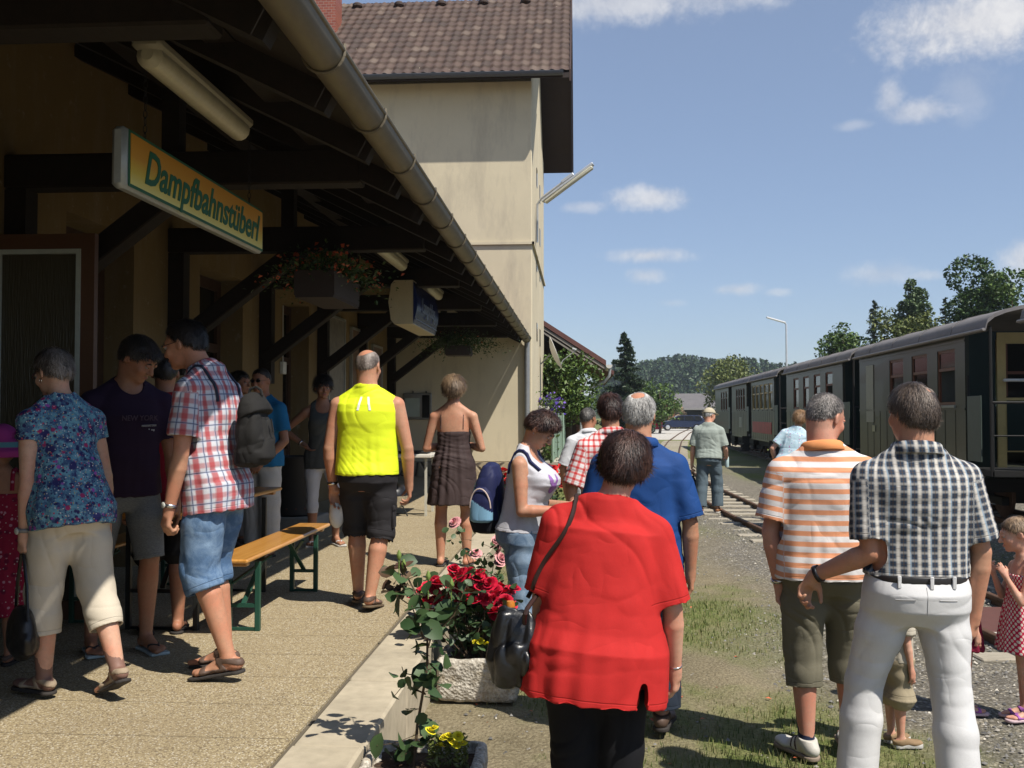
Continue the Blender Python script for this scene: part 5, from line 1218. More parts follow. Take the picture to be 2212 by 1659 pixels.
    tag(meshobj('gravel', V, F, m, None, False, {'shade': ('FLOAT', np.repeat(rs.rand(n), 6))}), 'loose grey gravel beside the railway track', 'gravel', kind='stuff')
build_ground()
def build_platform():
    m, t, b = newmat('exposed_aggregate'); tc = t.add('ShaderNodeTexCoord').outputs['Object']
    v = t.add('ShaderNodeTexVoronoi', {'Vector': tc, 'Scale': 135.0}); cc = t.add('ShaderNodeSeparateColor', {0: v.outputs['Color']}).outputs
    c = t.mix(cc[0], (.33, .26, .145), (.55, .46, .29)); c = t.mix(t.math('GREATER_THAN', cc[1], .84), c, (.19, .15, .095)); c = t.mix(t.math('GREATER_THAN', cc[2], .90), c, (.66, .60, .48)); c = t.mix(t.mapr(v.outputs['Distance'], .35, .6, 0, .55), c, (.16, .12, .07))
    c = t.mix(t.mapr(t.noise(tc, 1.1, 6, .65), .38, .68, 0, .4), c, (.29, .225, .135)); c = t.mix(t.mapr(t.noise(tc, .6, 3, .5), .58, .68, 0, .2), c, (.16, .125, .08))
    o = sepxyz(t, tc); j = None
    for ax, per, off in ((1, .47, .35),):
        f = t.math('ABSOLUTE', t.math('SUBTRACT', t.math('FRACT', t.math('ADD', t.math('DIVIDE', o[ax], per), 20 + off)), .5)); q = t.mapr(f, .490, .497, 0, 1); j = q if j is None else t.math('MAXIMUM', j, q)
    c = t.mix(t.math('MULTIPLY', j, .55), c, (.12, .095, .06)); t.l.new(c, b.inputs['Base Color']); b.inputs['Roughness'].default_value = .9; b.inputs['Specular IOR Level'].default_value = .2
    bump(t, b, t.math('SUBTRACT', t.math('MULTIPLY', v.outputs['Distance'], -.5), t.math('MULTIPLY', j, 1.2)), .6, .008)
    tag(MB().box((-14, -6, -.3), (-1.180, 21.0, ZP)).build('platform', m), kind='structure')
    km = mat('kerb_concrete', (.43, .37, .27), .9, var=.25, vs=3, bs=.3, bscale=90, spec=.2); k = MB(); y = -6.0; rg = random.Random(3)
    while y < 21:
        k.box((-1.165, y, -.3), (XK + rg.uniform(-.006, .006), min(21, y + .985), ZP + rg.uniform(-.004, .006)), .012); y += 1.0
    tag(k.build('kerb', km), kind='structure')
    tag(MB().box((-1.180, -6, -.3), (-1.165, 21, ZP - .012)).build('kerb_joint', mat('joint_dark', (.12, .10, .07), .95)), kind='structure')
build_platform()

# ================================================================ railway
def tx(y): return float(np.interp(y, [-10, 0, 8.2, 16.5, 22, 30, 38, 47, 58, 80, 120], [4.9, 4.0, 3.30, 2.72, 2.58, 2.75, 3.35, 4.3, 5.5, 8.3, 14]))
def trx(y): return 5.12 + .03 * y + 1.17
rust = mat('rail_rust', (.12, .065, .04), .7, .3, var=.3, vs=12, bs=.3); wood_old = mat('sleeper_wood', (.36, .32, .25), .95, var=.3, vs=6, bs=.5, stretch=(1, 8, 8))
rail_top = mat('rail_polished', (.30, .24, .2), .35, .9, var=.2)
def track(fx, y0, y1, label, top=.065):
    r = empty('railway_track', (fx(y0), y0, 0), 0); r['kind'] = 'structure'; r['label'] = label
    ys = np.arange(y0, y1, 2.0)
    off = Vector((fx(y0), y0, 0))
    for sg in (-1, 1):
        b = MB()
        for i in range(len(ys) - 1):
            a = Vector((fx(ys[i]) + sg * .38, ys[i], 0)) - off; c = Vector((fx(ys[i + 1]) + sg * .38, ys[i + 1], 0)) - off
            b.beam(a + Vector((0, 0, top - .115)), c + Vector((0, 0, top - .115)), .10, .014); b.beam(a + Vector((0, 0, top - .065)), c + Vector((0, 0, top - .065)), .016, .085); b.beam(a + Vector((0, 0, top - .012)), c + Vector((0, 0, top - .012)), .052, .03, bev=.005)
        b.build('rail', rust, r)
    b = MB(); rg = random.Random(5); y = max(y0, 1)
    while y < min(y1, 60):
        d = Vector((fx(y + .5) - fx(y - .5), 1, 0)).normalized(); M = Matrix.Translation(Vector((fx(y), y, 0)) - off) @ Vector((d.y, -d.x, 0)).to_track_quat('X', 'Z').to_matrix().to_4x4()
        b.box((-.72 + rg.uniform(-.03, .03), -.10, -.10), (.72 + rg.uniform(-.03, .03), .10, .010 + rg.uniform(-.012, .008)), .01, M); y += .68
    b.build('sleepers', wood_old, r)
track(tx, -8, 118, 'rusty narrow-gauge rails nearest the platform'); track(trx, -8, 60, 'narrow-gauge rails beneath the green carriages')
cb = empty('crossing_board', (3.0, 7.6, .0), 0, 'brown wooden crossing board laid between the rails by the little girl', 'board')
MB().box((-.02, .0, .0), (.58, .95, .055), .006).build('board', mat('board_maroon', (.12, .05, .04), .7, bs=.3), cb); MB().box((-.03, -.035, .0), (.60, -.004, .05), .004).build('edging', mat('edging_white', (.6, .58, .52), .7), cb)

# ================================================================ trains
grn = mat('coach_green', (.034, .036, .020), .40, var=.28, vs=2.5, spec=.5, bs=.06, bscale=12, coat=.08); grn_d = mat('coach_dark_green', (.010, .022, .018), .35); roofm = mat('coach_roof', (.20, .185, .18), .75, var=.22, vs=2.5, bs=.2, bscale=8, stretch=(1, .35, 1))
yel = mat('coach_yellow', (.50, .38, .15), .5, var=.1); wnbr = mat('window_wood', (.13, .045, .02), .5, var=.2); glassd = mat('window_glass_dark', (.012, .012, .010), .10, spec=.3); blk = mat('underframe_black', (.012, .012, .012), .7, bs=.3); creamm = mat('panel_cream', (.26, .27, .22), .5, var=.1)
def coach(y0, y1, label, wins, opened=(), extra=None, far=False, mull=False):
    x0 = 5.12 + .03 * y0; L = y1 - y0; r = empty('railway_carriage', (x0, y0, 0), -math.atan(.03), label, 'train carriage', 'green carriages of the train')
    W = 2.3; zb, ze, z1, z2 = .72, 2.84, 1.78, 2.62
    b = MB(); edges = sorted(wins); y = 0.0; t = .06
    for (a, c) in edges:
        b.box((0, y, z1), (t, a, z2)); y = c
    b.box((0, y, z1), (t, L, z2)); b.box((0, 0, zb), (t, L, z1)); b.box((0, 0, z2), (t, L, ze)); 
    b.box((W - t, 0, zb), (W, L, 1.78)); b.box((W - t, 0, 2.62), (W, L, ze)); 
    for k in range(int(L / 1.1) + 1): b.box((W - t, k * 1.1, 1.78), (W, min(L, k * 1.1 + .3), 2.62))
    b.box((t, L - t, zb), (W - t, L, ze)); b.box((t, t, zb), (W - t, L - t, zb + .06)); b.build('body', grn, r)
    # beading and plank lines
    s = MB(); s.box((-.012, 0, 1.70), (0, L, 1.735)); s.box((-.010, 0, 2.70), (0, L, 2.725)); s.box((-.014, 0, zb), (0, L, zb + .05))
    k = .42
    while k < L - .2: s.box((-.006, k, zb + .05), (0, k + .012, 1.70)); k += .46
    s.build('beading', grn, r)
    # near end wall with door opening
    e = MB(); e.box((t, 0, zb), (.42, t, ze)); e.box((.90 + .5, 0, zb), (W - t, t, ze)); e.box((.42, 0, 2.72), (1.40, t, ze)); e.build('end_wall', grn_d, r)
    d = MB(); d.box((.44, -.02, zb + .1), (.56, .03, 2.82)); d.box((1.28, -.02, zb + .1), (1.40, .03, 2.82)); d.box((.56, -.02, 2.66), (1.28, .03, 2.82)); d.box((.56, -.02, 1.10), (1.28, .02, 1.88)); dd = d.build('end_door', yel, r)
    g = MB(); g.box((.56, .035, 1.88), (1.28, .045, 2.66)); g.build('door_glass', glassd, dd); g = MB(); g.box((.56, -.012, 2.22), (1.28, .012, 2.26)); g.box((.56, -.012, 1.90), (.585, .012, 2.66)); g.build('glazing_bar', wnbr, dd)
    g = MB(); g.tube([(.50, -.10, 2.13), (1.34, -.10, 2.13)], .022, 8); g.tube([(.52, -.10, 2.13), (.52, 0, 2.13)], .012, 6); g.tube([(1.3, -.10, 2.13), (1.3, 0, 2.13)], .012, 6); g.build('handle', mat('bar_white', (.8, .8, .75), .3), dd)
    q_ = MB(); q_.box((.565, -.03, 1.12), (1.275, -.022, 1.84)); q_.build('door_panel', grn_d, dd)
    # end platform
    p = MB(); p.box((0.04, -.95, .80), (W - .04, -.002, .88)); p.build('end_platform', blk, r)
    p = MB()
    for x in (.04, .55, 1.1, 1.65, 2.2): p.tube([(x, -.92, .88), (x, -.92, 1.80)], .014, 6)
    p.box((.50, -.925, .89), (1.45, -.915, 1.78))
    p.tube([(.04, -.92, 1.80), (2.2, -.92, 1.80)], .02, 6); p.tube([(.04, -.92, 1.35), (2.2, -.92, 1.35)], .012, 6); p.tube([(.02, -.92, .8), (.02, -.92, 2.84)], .02, 6); p.tube([(.02, -.06, .9), (.02, -.06, 2.2)], .014, 6); p.build('railing', blk, r)
    p = MB(); p.box((-.012, -.62, .98), (.004, -.10, 1.90), .003); p.build('gate_panel', mat('gate_grey_green', (.07, .095, .08), .5), r)
    p = MB(); p.box((-.22, -.75, .50), (.02, -.25, .54)); p.box((-.34, -.75, .25), (-.05, -.25, .29)); p.box((-.20, -.76, .25), (.0, -.74, .8)); p.box((-.20, -.26, .25), (.0, -.24, .8)); p.build('step', blk, r)
    # roof
    n = 14; prof = []
    for i in range(n + 1):
        a = math.pi * i / n; xx = W / 2 - math.cos(a) * (W / 2 + .07); zz = ze - .03 + .36 * math.sin(a) ** .75; prof.append((xx, zz))
    prof2 = [(x, z - .05) for x, z in prof[::-1]]; R_ = MB(); R_.prism(prof + prof2, -1.0, L + .18, 'y')
    ro = R_.build('roof', roofm, r); ro.data.shade_smooth(); ro.data.set_sharp_from_angle(angle=R(50))
    k = .4
    while k < L:
        q = MB()
        for i in range(n): q.beam((prof[i][0], k, prof[i][1] + .006), (prof[i + 1][0], k, prof[i + 1][1] + .006), .03, .012, up=(0, 0, 1))
        q.build('roof_seam', roofm, ro); k += 1.55
    q = MB(); q.tube([(-.09, -1.0, ze - .05), (-.09, L + .18, ze - .05)], .022, 6); q.build('drip_rail', mat('drip_grey', (.26, .24, .23), .6), ro)
    # windows
    for i, (a, c) in enumerate(edges):
        op = i in opened; w = MB(); fw = .045; zc = 2.32
        w.box((.015, a, z1), (.05, a + fw, z2)); w.box((.015, c - fw, z1), (.05, c, z2)); w.box((.015, a + fw, z2 - fw), (.05, c - fw, z2)); w.box((.015, a + fw, z1), (.05, c - fw, z1 + fw))
        w.box((.012, a + fw, zc - .02), (.05, c - fw, zc + .025)); wo = w.build('window', yel if mull else wnbr, r)
        g = MB(); g.box((.028, a + fw, zc + .025), (.034, c - fw, z2 - fw)); 
        if not op: g.box((.040, a + fw, z1 + fw), (.046, c - fw, zc - .02))
        g.build('pane', glassd, wo)
        s = MB(); s.box((-.03, a - .02, z1 - .045), (.014, c + .02, z1 - .004), .004); s.build('sill', creamm if op else grn, wo)
    # underframe
    u = MB(); u.box((.25, 0, .52), (W - .25, L, .715)); u.box((1.05, -1.35, .55), (1.25, 0, .70)); u.box((.95, -1.42, .50), (1.35, -1.34, .76)); u.tube([(.4, .8, .45), (.4, L - .8, .45)], .02, 6); u.box((.5, L * .4, .25), (1.8, L * .6, .5)); u.build('underframe', blk, r)
    for cy in (1.1, L - 1.1):
        bo = MB(); bo.box((.62, cy - .75, .30), (.72, cy + .75, .42)); bo.box((1.58, cy - .75, .30), (1.68, cy + .75, .42)); bo.box((.62, cy - .12, .28), (1.68, cy + .12, .5)); B = bo.build('bogie', blk, r)
        for dy in (-.48, .48):
            for x in (.74, 1.52): MB().lathe([(.04, -.02), (.30, -.02), (.33, .0), (.29, .02), (.29, .07), (.05, .07)], (x, cy + dy, .42), 20, 'x').build('wheel', rust, B, True)
    if extra: extra(r, L)
    return r
def ex1(r, L):
    MB().box((-.012, 5.0 - .0, 1.50 - .02), (-.004, 5.55, 2.60), .003).build('info_panel', creamm, r)
    MB().box((-.014, 1.6, 1.18), (-.004, 1.78, 1.60), .002).build('notice', mat('notice_yellowish', (.30, .30, .14), .6), r)
    MB().box((-.014, 4.9, 1.30), (-.004, 5.1, 1.42), .002).build('number_plate', mat('plate_pale', (.35, .35, .22), .6), r)
    b = MB(); b.box((.55, -.98, 1.82), (1.05, -.86, 1.98), .01); b.build('paper_stack', mat('paper_white', (.85, .85, .88), .6, bs=.4, bscale=30), r)
coach(14.8, 20.9, 'nearest full green carriage with three brown wooden windows and a pale panel', [(.42, 1.22), (1.72, 2.55), (3.05, 3.90)], opened=(0,), extra=ex1)
coach(22.4, 29.4, 'green carriage with four narrow windows behind the cap man and blond woman', [(1.0, 1.75), (2.35, 3.1), (3.75, 4.5), (5.15, 5.9)], opened=(0,))
def ex3(r, L):
    MB().box((-.014, .5, .98), (-.004, L - .3, 1.36), .002).build('painted_reflection', mat('reflection_red', (.42, .03, .03), .5, var=.3, vs=3), r)  # reflection of something red in the glossy side, painted as a coloured strip
coach(31.6, 36.6, 'green carriage with yellow window bars and a painted red reflection', [(.35, 1.1), (1.3, 2.05), (2.25, 3.0), (3.2, 3.95), (4.1, 4.8)], extra=ex3, mull=True)
def ex4(r, L): MB().box((-.014, 1.3, 1.1), (-.004, 2.1, 1.5), .002).build('notice', creamm, r)
coach(37.9, 42.4, 'green carriage carrying a pale notice, second from the far end', [(.5, 1.0), (1.2, 1.7), (1.9, 2.4), (2.6, 3.1)], extra=ex4)
coach(43.6, 49, 'farthest green carriage at the end of the train', [(.5, 1.1), (1.4, 2.0), (2.3, 2.9)])
coach(6.2, 12.5, 'green carriage cut off by the right edge of the photo', [(.8, 1.6), (2.4, 3.2), (4.0, 4.8)])
# ================================================================ station building and canopy
XW = -3.9; YT = 21.0
plaster = None
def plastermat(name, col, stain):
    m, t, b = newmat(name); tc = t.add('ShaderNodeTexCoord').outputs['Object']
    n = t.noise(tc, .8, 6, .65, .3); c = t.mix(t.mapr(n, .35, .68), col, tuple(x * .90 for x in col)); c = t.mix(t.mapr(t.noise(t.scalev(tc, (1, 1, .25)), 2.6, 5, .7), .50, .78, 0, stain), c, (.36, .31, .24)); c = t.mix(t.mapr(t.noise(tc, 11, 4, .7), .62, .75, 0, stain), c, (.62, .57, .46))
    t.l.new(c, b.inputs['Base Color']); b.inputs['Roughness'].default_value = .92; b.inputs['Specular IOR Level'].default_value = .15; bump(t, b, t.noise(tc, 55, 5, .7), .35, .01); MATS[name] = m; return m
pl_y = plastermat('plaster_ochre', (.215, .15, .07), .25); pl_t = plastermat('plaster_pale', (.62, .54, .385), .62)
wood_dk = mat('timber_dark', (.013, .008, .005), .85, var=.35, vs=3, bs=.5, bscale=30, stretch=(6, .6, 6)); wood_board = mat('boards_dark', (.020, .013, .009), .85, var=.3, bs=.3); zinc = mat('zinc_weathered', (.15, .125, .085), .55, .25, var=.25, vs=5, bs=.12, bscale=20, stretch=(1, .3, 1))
zinc_lt = mat('zinc_grey', (.30, .31, .32), .5, .5, var=.15); alu = mat('aluminium_frame', (.45, .45, .42), .4, .6)
def station():
    r = empty('station_building', (XW, YT, 0), 0, 'low ochre station building with timber canopy over the platform', 'building'); r.location = (0, 0, 0)
    ops = [(7.3, 8.46), (9.98, 11.3), (12.87, 14.13)]; b = MB(); y = -6.0
    for a, c in ops: b.box((XW - .4, y, 0), (XW, a, 3.2)); y = c
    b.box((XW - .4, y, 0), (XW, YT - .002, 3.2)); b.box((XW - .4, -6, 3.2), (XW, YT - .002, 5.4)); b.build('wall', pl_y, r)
    for a, c in ops:
        b = MB(); b.box((XW - .34, a + .01, ZP), (XW - .26, a + .12, 3.18)); b.box((XW - .34, c - .12, ZP), (XW - .26, c - .01, 3.18)); b.box((XW - .34, a + .12, 3.06), (XW - .26, c - .12, 3.18)); b.box((XW - .34, a + .12, 2.35), (XW - .26, c - .12, 2.45)); b.box((XW - .33, a + .12, ZP), (XW - .28, c - .12, 1.15)); d = b.build('door', mat('door_brown', (.055, .028, .015), .6, var=.2), r)
        MB().box((XW - .31, a + .12, 1.15), (XW - .30, c - .12, 3.06)).build('pane', glassd, d)
    # opened door leaf across the platform
    b = MB(); y = 6.2; x0, x1 = XW + .03, -3.12; z0, z1 = ZP + .02, 2.82; b.box((x0, y, z0), (x0 + .09, y + .05, z1)); b.box((x1 - .09, y, z0), (x1, y + .05, z1)); b.box((x0 + .09, y, z1 - .10), (x1 - .09, y + .05, z1)); b.box((x0 + .09, y, z0), (x1 - .09, y + .05, z0 + .12)); d = b.build('open_door', mat('door_frame_brown', (.10, .045, .022), .5), r)
    b = MB(); i = .09; b.box((x0 + i, y - .008, z0 + .12), (x0 + i + .03, y + .02, z1 - .10)); b.box((x1 - i - .03, y - .008, z0 + .12), (x1 - i, y + .02, z1 - .10)); b.box((x0 + i + .03, y - .008, z1 - .13), (x1 - i - .03, y + .02, z1 - .10)); b.build('seal', mat('seal_pale', (.42, .45, .40), .5), d)
    gm, t, bb = newmat('ribbed_glass'); tc = t.add('ShaderNodeTexCoord').outputs['Object']; bb.inputs['Base Color'].default_value = (.055, .048, .030, 1); bb.inputs['Roughness'].default_value = .25; bump(t, bb, t.noise(t.scalev(tc, (90, 1, 9)), 1, 2), .5, .01)
    MB().box((x0 + i + .03, y + .022, z0 + .12), (x1 - i - .03, y + .03, z1 - .13)).build('pane', gm, d)
    # canopy roof
    xe, ze, xw, zw = -1.20, 3.23, XW, 4.58; sl = (zw - ze) / (xe - xw)
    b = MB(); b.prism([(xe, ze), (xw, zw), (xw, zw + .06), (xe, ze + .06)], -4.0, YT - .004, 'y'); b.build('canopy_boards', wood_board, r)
    b = MB(); b.prism([(xe + .03, ze + .062), (xw, zw + .078), (xw, zw + .13), (xe + .03, ze + .11)], -4.0, YT - .004, 'y'); b.build('canopy_roof', mat('canopy_tiles', (.12, .06, .045), .8), r)
    y = -3.6
    while y < YT - .2:
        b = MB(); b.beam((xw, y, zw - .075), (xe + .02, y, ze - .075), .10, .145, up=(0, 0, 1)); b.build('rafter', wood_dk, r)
        y += .92
    b = MB(); b.beam((-1.72, -4, 3.505), (-1.72, YT - .01, 3.505), .15, .13); b.build('purlin', wood_dk, r)
    b = MB(); b.beam((-2.75, -4, 3.93), (-2.75, YT - .01, 3.93), .14, .14); b.build('purlin', wood_dk, r)
    for k in range(-3, 6):
        y = 6.55 + 2.7 * k
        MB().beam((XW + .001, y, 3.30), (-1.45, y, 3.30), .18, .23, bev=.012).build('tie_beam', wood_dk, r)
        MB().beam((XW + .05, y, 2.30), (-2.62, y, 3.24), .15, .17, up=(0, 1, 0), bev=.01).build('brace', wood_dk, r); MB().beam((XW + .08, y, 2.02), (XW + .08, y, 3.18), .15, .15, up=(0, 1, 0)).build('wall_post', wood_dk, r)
        MB().beam((-2.75, y, 3.42), (-2.75, y, 3.855), .12, .12, up=(0, 1, 0)).build('strut', wood_dk, r)
    # gutter
    gx, gz, rr = -1.108, 3.232, .088; n = 12; pr = [(gx + rr * math.cos(math.pi + math.pi * i / n), gz + rr * math.sin(math.pi + math.pi * i / n)) for i in range(n + 1)]; pi_ = [(gx + (rr - .006) * math.cos(2 * math.pi - math.pi * i / n), gz + (rr - .006) * math.sin(2 * math.pi - math.pi * i / n)) for i in range(n + 1)]
    g = MB(); g.prism(pr + pi_, -4.0, YT - .03, 'y'); g.tube([(gx + rr, -4, gz + .004), (gx + rr, YT - .03, gz + .004)], .011, 8); go = g.build('gutter', zinc, r, True)
    y = -3.14
    while y < YT - .2:
        b = MB(); pts = [(gx + (rr + .006) * math.cos(math.pi + math.pi * i / n), y, gz + (rr + .006) * math.sin(math.pi + math.pi * i / n)) for i in range(n + 1)]
        for i in range(n): b.beam(pts[i], pts[i + 1], .028, .006, up=(0, 1, 0)) if False else b.tube([pts[i], pts[i + 1]], .0085, 5)
        b.tube([pts[-1], (gx + rr + .004, y, gz + .03)], .008, 5); b.build('gutter_bracket', zinc, go); y += .92
    b = MB(); b.tube([(-1.10, YT - .12, 3.18), (-1.10, YT - .10, 3.02), (-1.10, YT - .09, 1.15)], .058, 12); b.build('downpipe', zinc_lt, r, True)
    b = MB(); b.tube([(-1.10, YT - .09, 1.15), (-1.10, YT - .09, 1.02)], .085, 12); b.tube([(-1.10, YT - .09, 1.02), (-1.10, YT - .09, ZP)], .07, 12); b.build('pipe_base', zinc_lt, r, True)
    return r
station()
def tiles(x0, x1, y0, z0, y1, z1, name, m, parent, nu=8, tw=.205, rl=.34):
    """wavy tile roof from the eave line (y0,z0) to the ridge (y1,z1)"""
    L = math.hypot(y1 - y0, z1 - z0); rows = int(L / rl); cols = int(abs(x1 - x0) / tw); sv = 5
    U = np.linspace(0, cols, cols * nu + 1); tl = []
    for i in range(rows):
        for k in (0.0, .33, .66, .985): tl.append((i + k, (k) * .0 + .034 * (1 - k)))
    tl = np.array(tl); Vv = tl[:, 0] / rows; off = tl[:, 1]; X = x0 + (x1 - x0) * (U / cols)
    fr = U % 1.0; wave = .024 * np.where(fr < .55, np.sin(fr / .55 * math.pi) * .9, -.25 * np.sin((fr - .55) / .45 * math.pi)); ny, nzz = -(z1 - z0) / L, (y1 - y0) / L
    if y1 < y0: ny, nzz = (z1 - z0) / L * 1, abs(y1 - y0) / L
    XX, VV = np.meshgrid(X, Vv, indexing='ij'); H = wave[:, None] + off[None, :]
    rs = np.random.RandomState(1); col = rs.rand(cols + 1, rows + 1)[(U.astype(int))[:, None].clip(0, cols), (tl[:, 0].astype(int))[None, :]]
    V = np.stack([XX, y0 + (y1 - y0) * VV + ny * H, z0 + (z1 - z0) * VV + nzz * H], -1).reshape(-1, 3); a, c = XX.shape; i = np.arange(a * c).reshape(a, c); F = np.stack([i[:-1, :-1], i[1:, :-1], i[1:, 1:], i[:-1, 1:]], -1).reshape(-1, 4)
    return meshobj(name, V, F, m, parent, False, {'shade': ('FLOAT', col)})
def tower():
    r = empty('tall_house', (0, 0, 0), 0, 'tall pale plastered house with brown tiled roof at the end of the canopy', 'building'); xl, xr, y0, y1 = -10.0, -1.0, YT, 28.0; zt = 8.75; yr = 24.5; zr = 11.98
    b = MB(); b.box((xl, y0, .62), (xr, y1, zt), .02); b.prism([(y0 + .02, zt - .01), (y1 - .02, zt - .01), (yr, zr - .22)], xl + .02, xr - .02, 'x'); b.build('wall', pl_t, r)
    b = MB(); b.box((xl, y0 - .05, 5.235), (xr + .05, y0 - .002, 5.29)); b.box((xr + .002, y0 - .05, 5.235), (xr + .05, y1, 5.29)); b.build('string_course', pl_t, r)
    sm, t, bb = newmat('crazy_stone'); tc = t.add('ShaderNodeTexCoord').outputs['Object']; v = t.add('ShaderNodeTexVoronoi', {'Vector': tc, 'Scale': 2.3}, feature='DISTANCE_TO_EDGE'); v2 = t.add('ShaderNodeTexVoronoi', {'Vector': tc, 'Scale': 2.3}); c = t.mix(t.noise(tc, 6, 5), (.34, .26, .15), (.42, .36, .26)); c = t.mix(t.math('MULTIPLY', t.add('ShaderNodeSeparateColor', {0: v2.outputs['Color']}).outputs[0], .5), c, (.22, .18, .12)); c = t.mix(t.mapr(v.outputs[0], .02, .05, 1, 0), c, (.10, .08, .06)); t.l.new(c, bb.inputs['Base Color']); bb.inputs['Roughness'].default_value = .9; bump(t, bb, t.mapr(v.outputs[0], 0, .08), .8, .03)
    b = MB(); b.box((xl, y0 - .045, 0), (xr + .045, y1, .62), .01); b.build('plinth', sm, r)
    tm, t, bb = newmat('roof_tile_brown'); at = t.add('ShaderNodeAttribute', attribute_name='shade').outputs['Fac']; tc = t.add('ShaderNodeTexCoord').outputs['Object']; c = t.ramp(at, [(0, (.055, .034, .026)), (.5, (.078, .046, .034)), (.85, (.095, .058, .043)), (1, (.14, .10, .075))]); c = t.mix(t.mapr(t.noise(tc, 3, 5, .7), .5, .75, 0, .5), c, (.09, .06, .045)); c = t.mix(t.mapr(t.noise(tc, 9, 2, .8), .745, .765, 0, .8), c, (.55, .48, .33)); t.l.new(c, bb.inputs['Base Color']); bb.inputs['Roughness'].default_value = .75
    ex, ey0, ey1, ze = -.20, 20.40, 28.60, 8.72
    ro = tiles(xl - .5, ex, ey0, ze, yr, zr, 'roof', tm, r); tiles(ex, xl - .5, ey1, ze, yr, zr, 'roof', tm, r, nu=4)
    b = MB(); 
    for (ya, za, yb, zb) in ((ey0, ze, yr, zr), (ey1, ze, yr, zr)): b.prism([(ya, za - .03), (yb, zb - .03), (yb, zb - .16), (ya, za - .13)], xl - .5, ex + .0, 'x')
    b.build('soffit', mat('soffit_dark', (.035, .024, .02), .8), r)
    b = MB()
    for (ya, za, yb, zb) in ((ey0, ze, yr, zr), (ey1, ze, yr, zr)): b.prism([(ya, za + .05), (yb, zb + .07), (yb, zb - .24), (ya, za - .20)], ex + .003, ex + .04, 'x')
    b.build('barge_board', mat('barge_brown', (.05, .028, .022), .7), r)
    g = MB(); n = 10; gx = ey0 - .07; pr = [(gx + .075 * math.cos(math.pi + math.pi * i / n), ze - .03 + .075 * math.sin(math.pi + math.pi * i / n)) for i in range(n + 1)] + [(gx + .070 * math.cos(2 * math.pi - math.pi * i / n), ze - .03 + .070 * math.sin(2 * math.pi - math.pi * i / n)) for i in range(n + 1)]
    g.prism(pr, xl - .5, ex - .12, 'x'); g.tube([(xl - .5, gx - .075, ze - .028), (ex - .12, gx - .075, ze - .028)], .01, 6); g.build('gutter', mat('gutter_blue_grey', (.10, .11, .13), .45, .4), r, True)
    for i in range(9):
        x = -1.3 - i * 1.05; f = .93; yy = ey0 + (yr - ey0) * f; zz = ze + (zr - ze) * f; b = MB(); b.ball((x, yy - .02, zz + .05), (.13, .12, .08), 10); b.build('vent_tile', tm, r, True)
    b = MB(); b.box((-6.35, 22.6, 9.8), (-5.65, 23.2, 13.0)); bm_, t, bb = newmat('brick_red'); tc = t.add('ShaderNodeTexCoord').outputs['Object']; br = t.add('ShaderNodeTexBrick', {'Vector': t.scalev(tc, (1, 1, 1), (0, 0, 0), (R(90), 0, 0)), 'Color1': (.30, .075, .04, 1), 'Color2': (.22, .05, .03, 1), 'Mortar': (.3, .22, .17, 1), 'Scale': 4.0}); t.l.new(br.outputs[0], bb.inputs['Base Color']); b.build('chimney', bm_, r); MATS['brick_red'] = bm_
    # side wall: small openings
    for z in (5.9, 5.0, 3.35, 7.0):
        for y in (23.2, 25.0): b = MB(); b.box((xr - .01, y, z), (xr + .012, y + .32, z + .42)); b.build('window', glassd, r)
    return r
tower()

# ---- fittings of the platform
def chain(b, a, c, r=.006):
    a = Vector(a); c = Vector(c); n = max(3, int((c - a).length / .035)); d = (c - a) / n
    for i in range(n):
        p = a + d * i; q = p + d * 1.25; o = Vector((.009, 0, 0)) if i % 2 else Vector((0, .009, 0)); b.tube([p, p + d * .35 + o, q - d * .35 + o, q, q - d * .35 - o, p + d * .35 - o, p], .0022, 4, False)
def lights():
    o0 = None
    for y, lab in ((5.22, 'fluorescent ceiling light above the yellow hanging sign'), (10.75, 'fluorescent ceiling light above the large flower box'), (13.75, 'fluorescent ceiling light beyond the blue station sign, farthest of three')):
        if o0 is None:
            r = o0 = empty('ceiling_light', (-2.05, y, 3.36), 0, lab, 'ceiling light', 'fluorescent lights under the canopy')
            MB().box((-.075, -.68, .03), (.075, .68, .095), .02).build('housing', mat('lamp_housing', (.30, .27, .20), .5, var=.1), r, True)
            b = MB(); b.lathe([(.03, -.66), (.065, -.63), (.068, 0), (.065, .63), (.03, .66)], (0, 0, .01), 14, 'y'); b.build('diffuser', mat('diffuser_dusty', (.50, .46, .34), .35, var=.15), r, True)
            b = MB(); b.tube([(0, -.45, .09), (0, -.45, .50)], .006, 5); b.tube([(0, .45, .09), (0, .45, .50)], .006, 5); b.build('hanger', wood_dk, r)
        else: r = copy_tree(o0); r.location = (-2.05, y, 3.36); r['label'] = lab
lights()
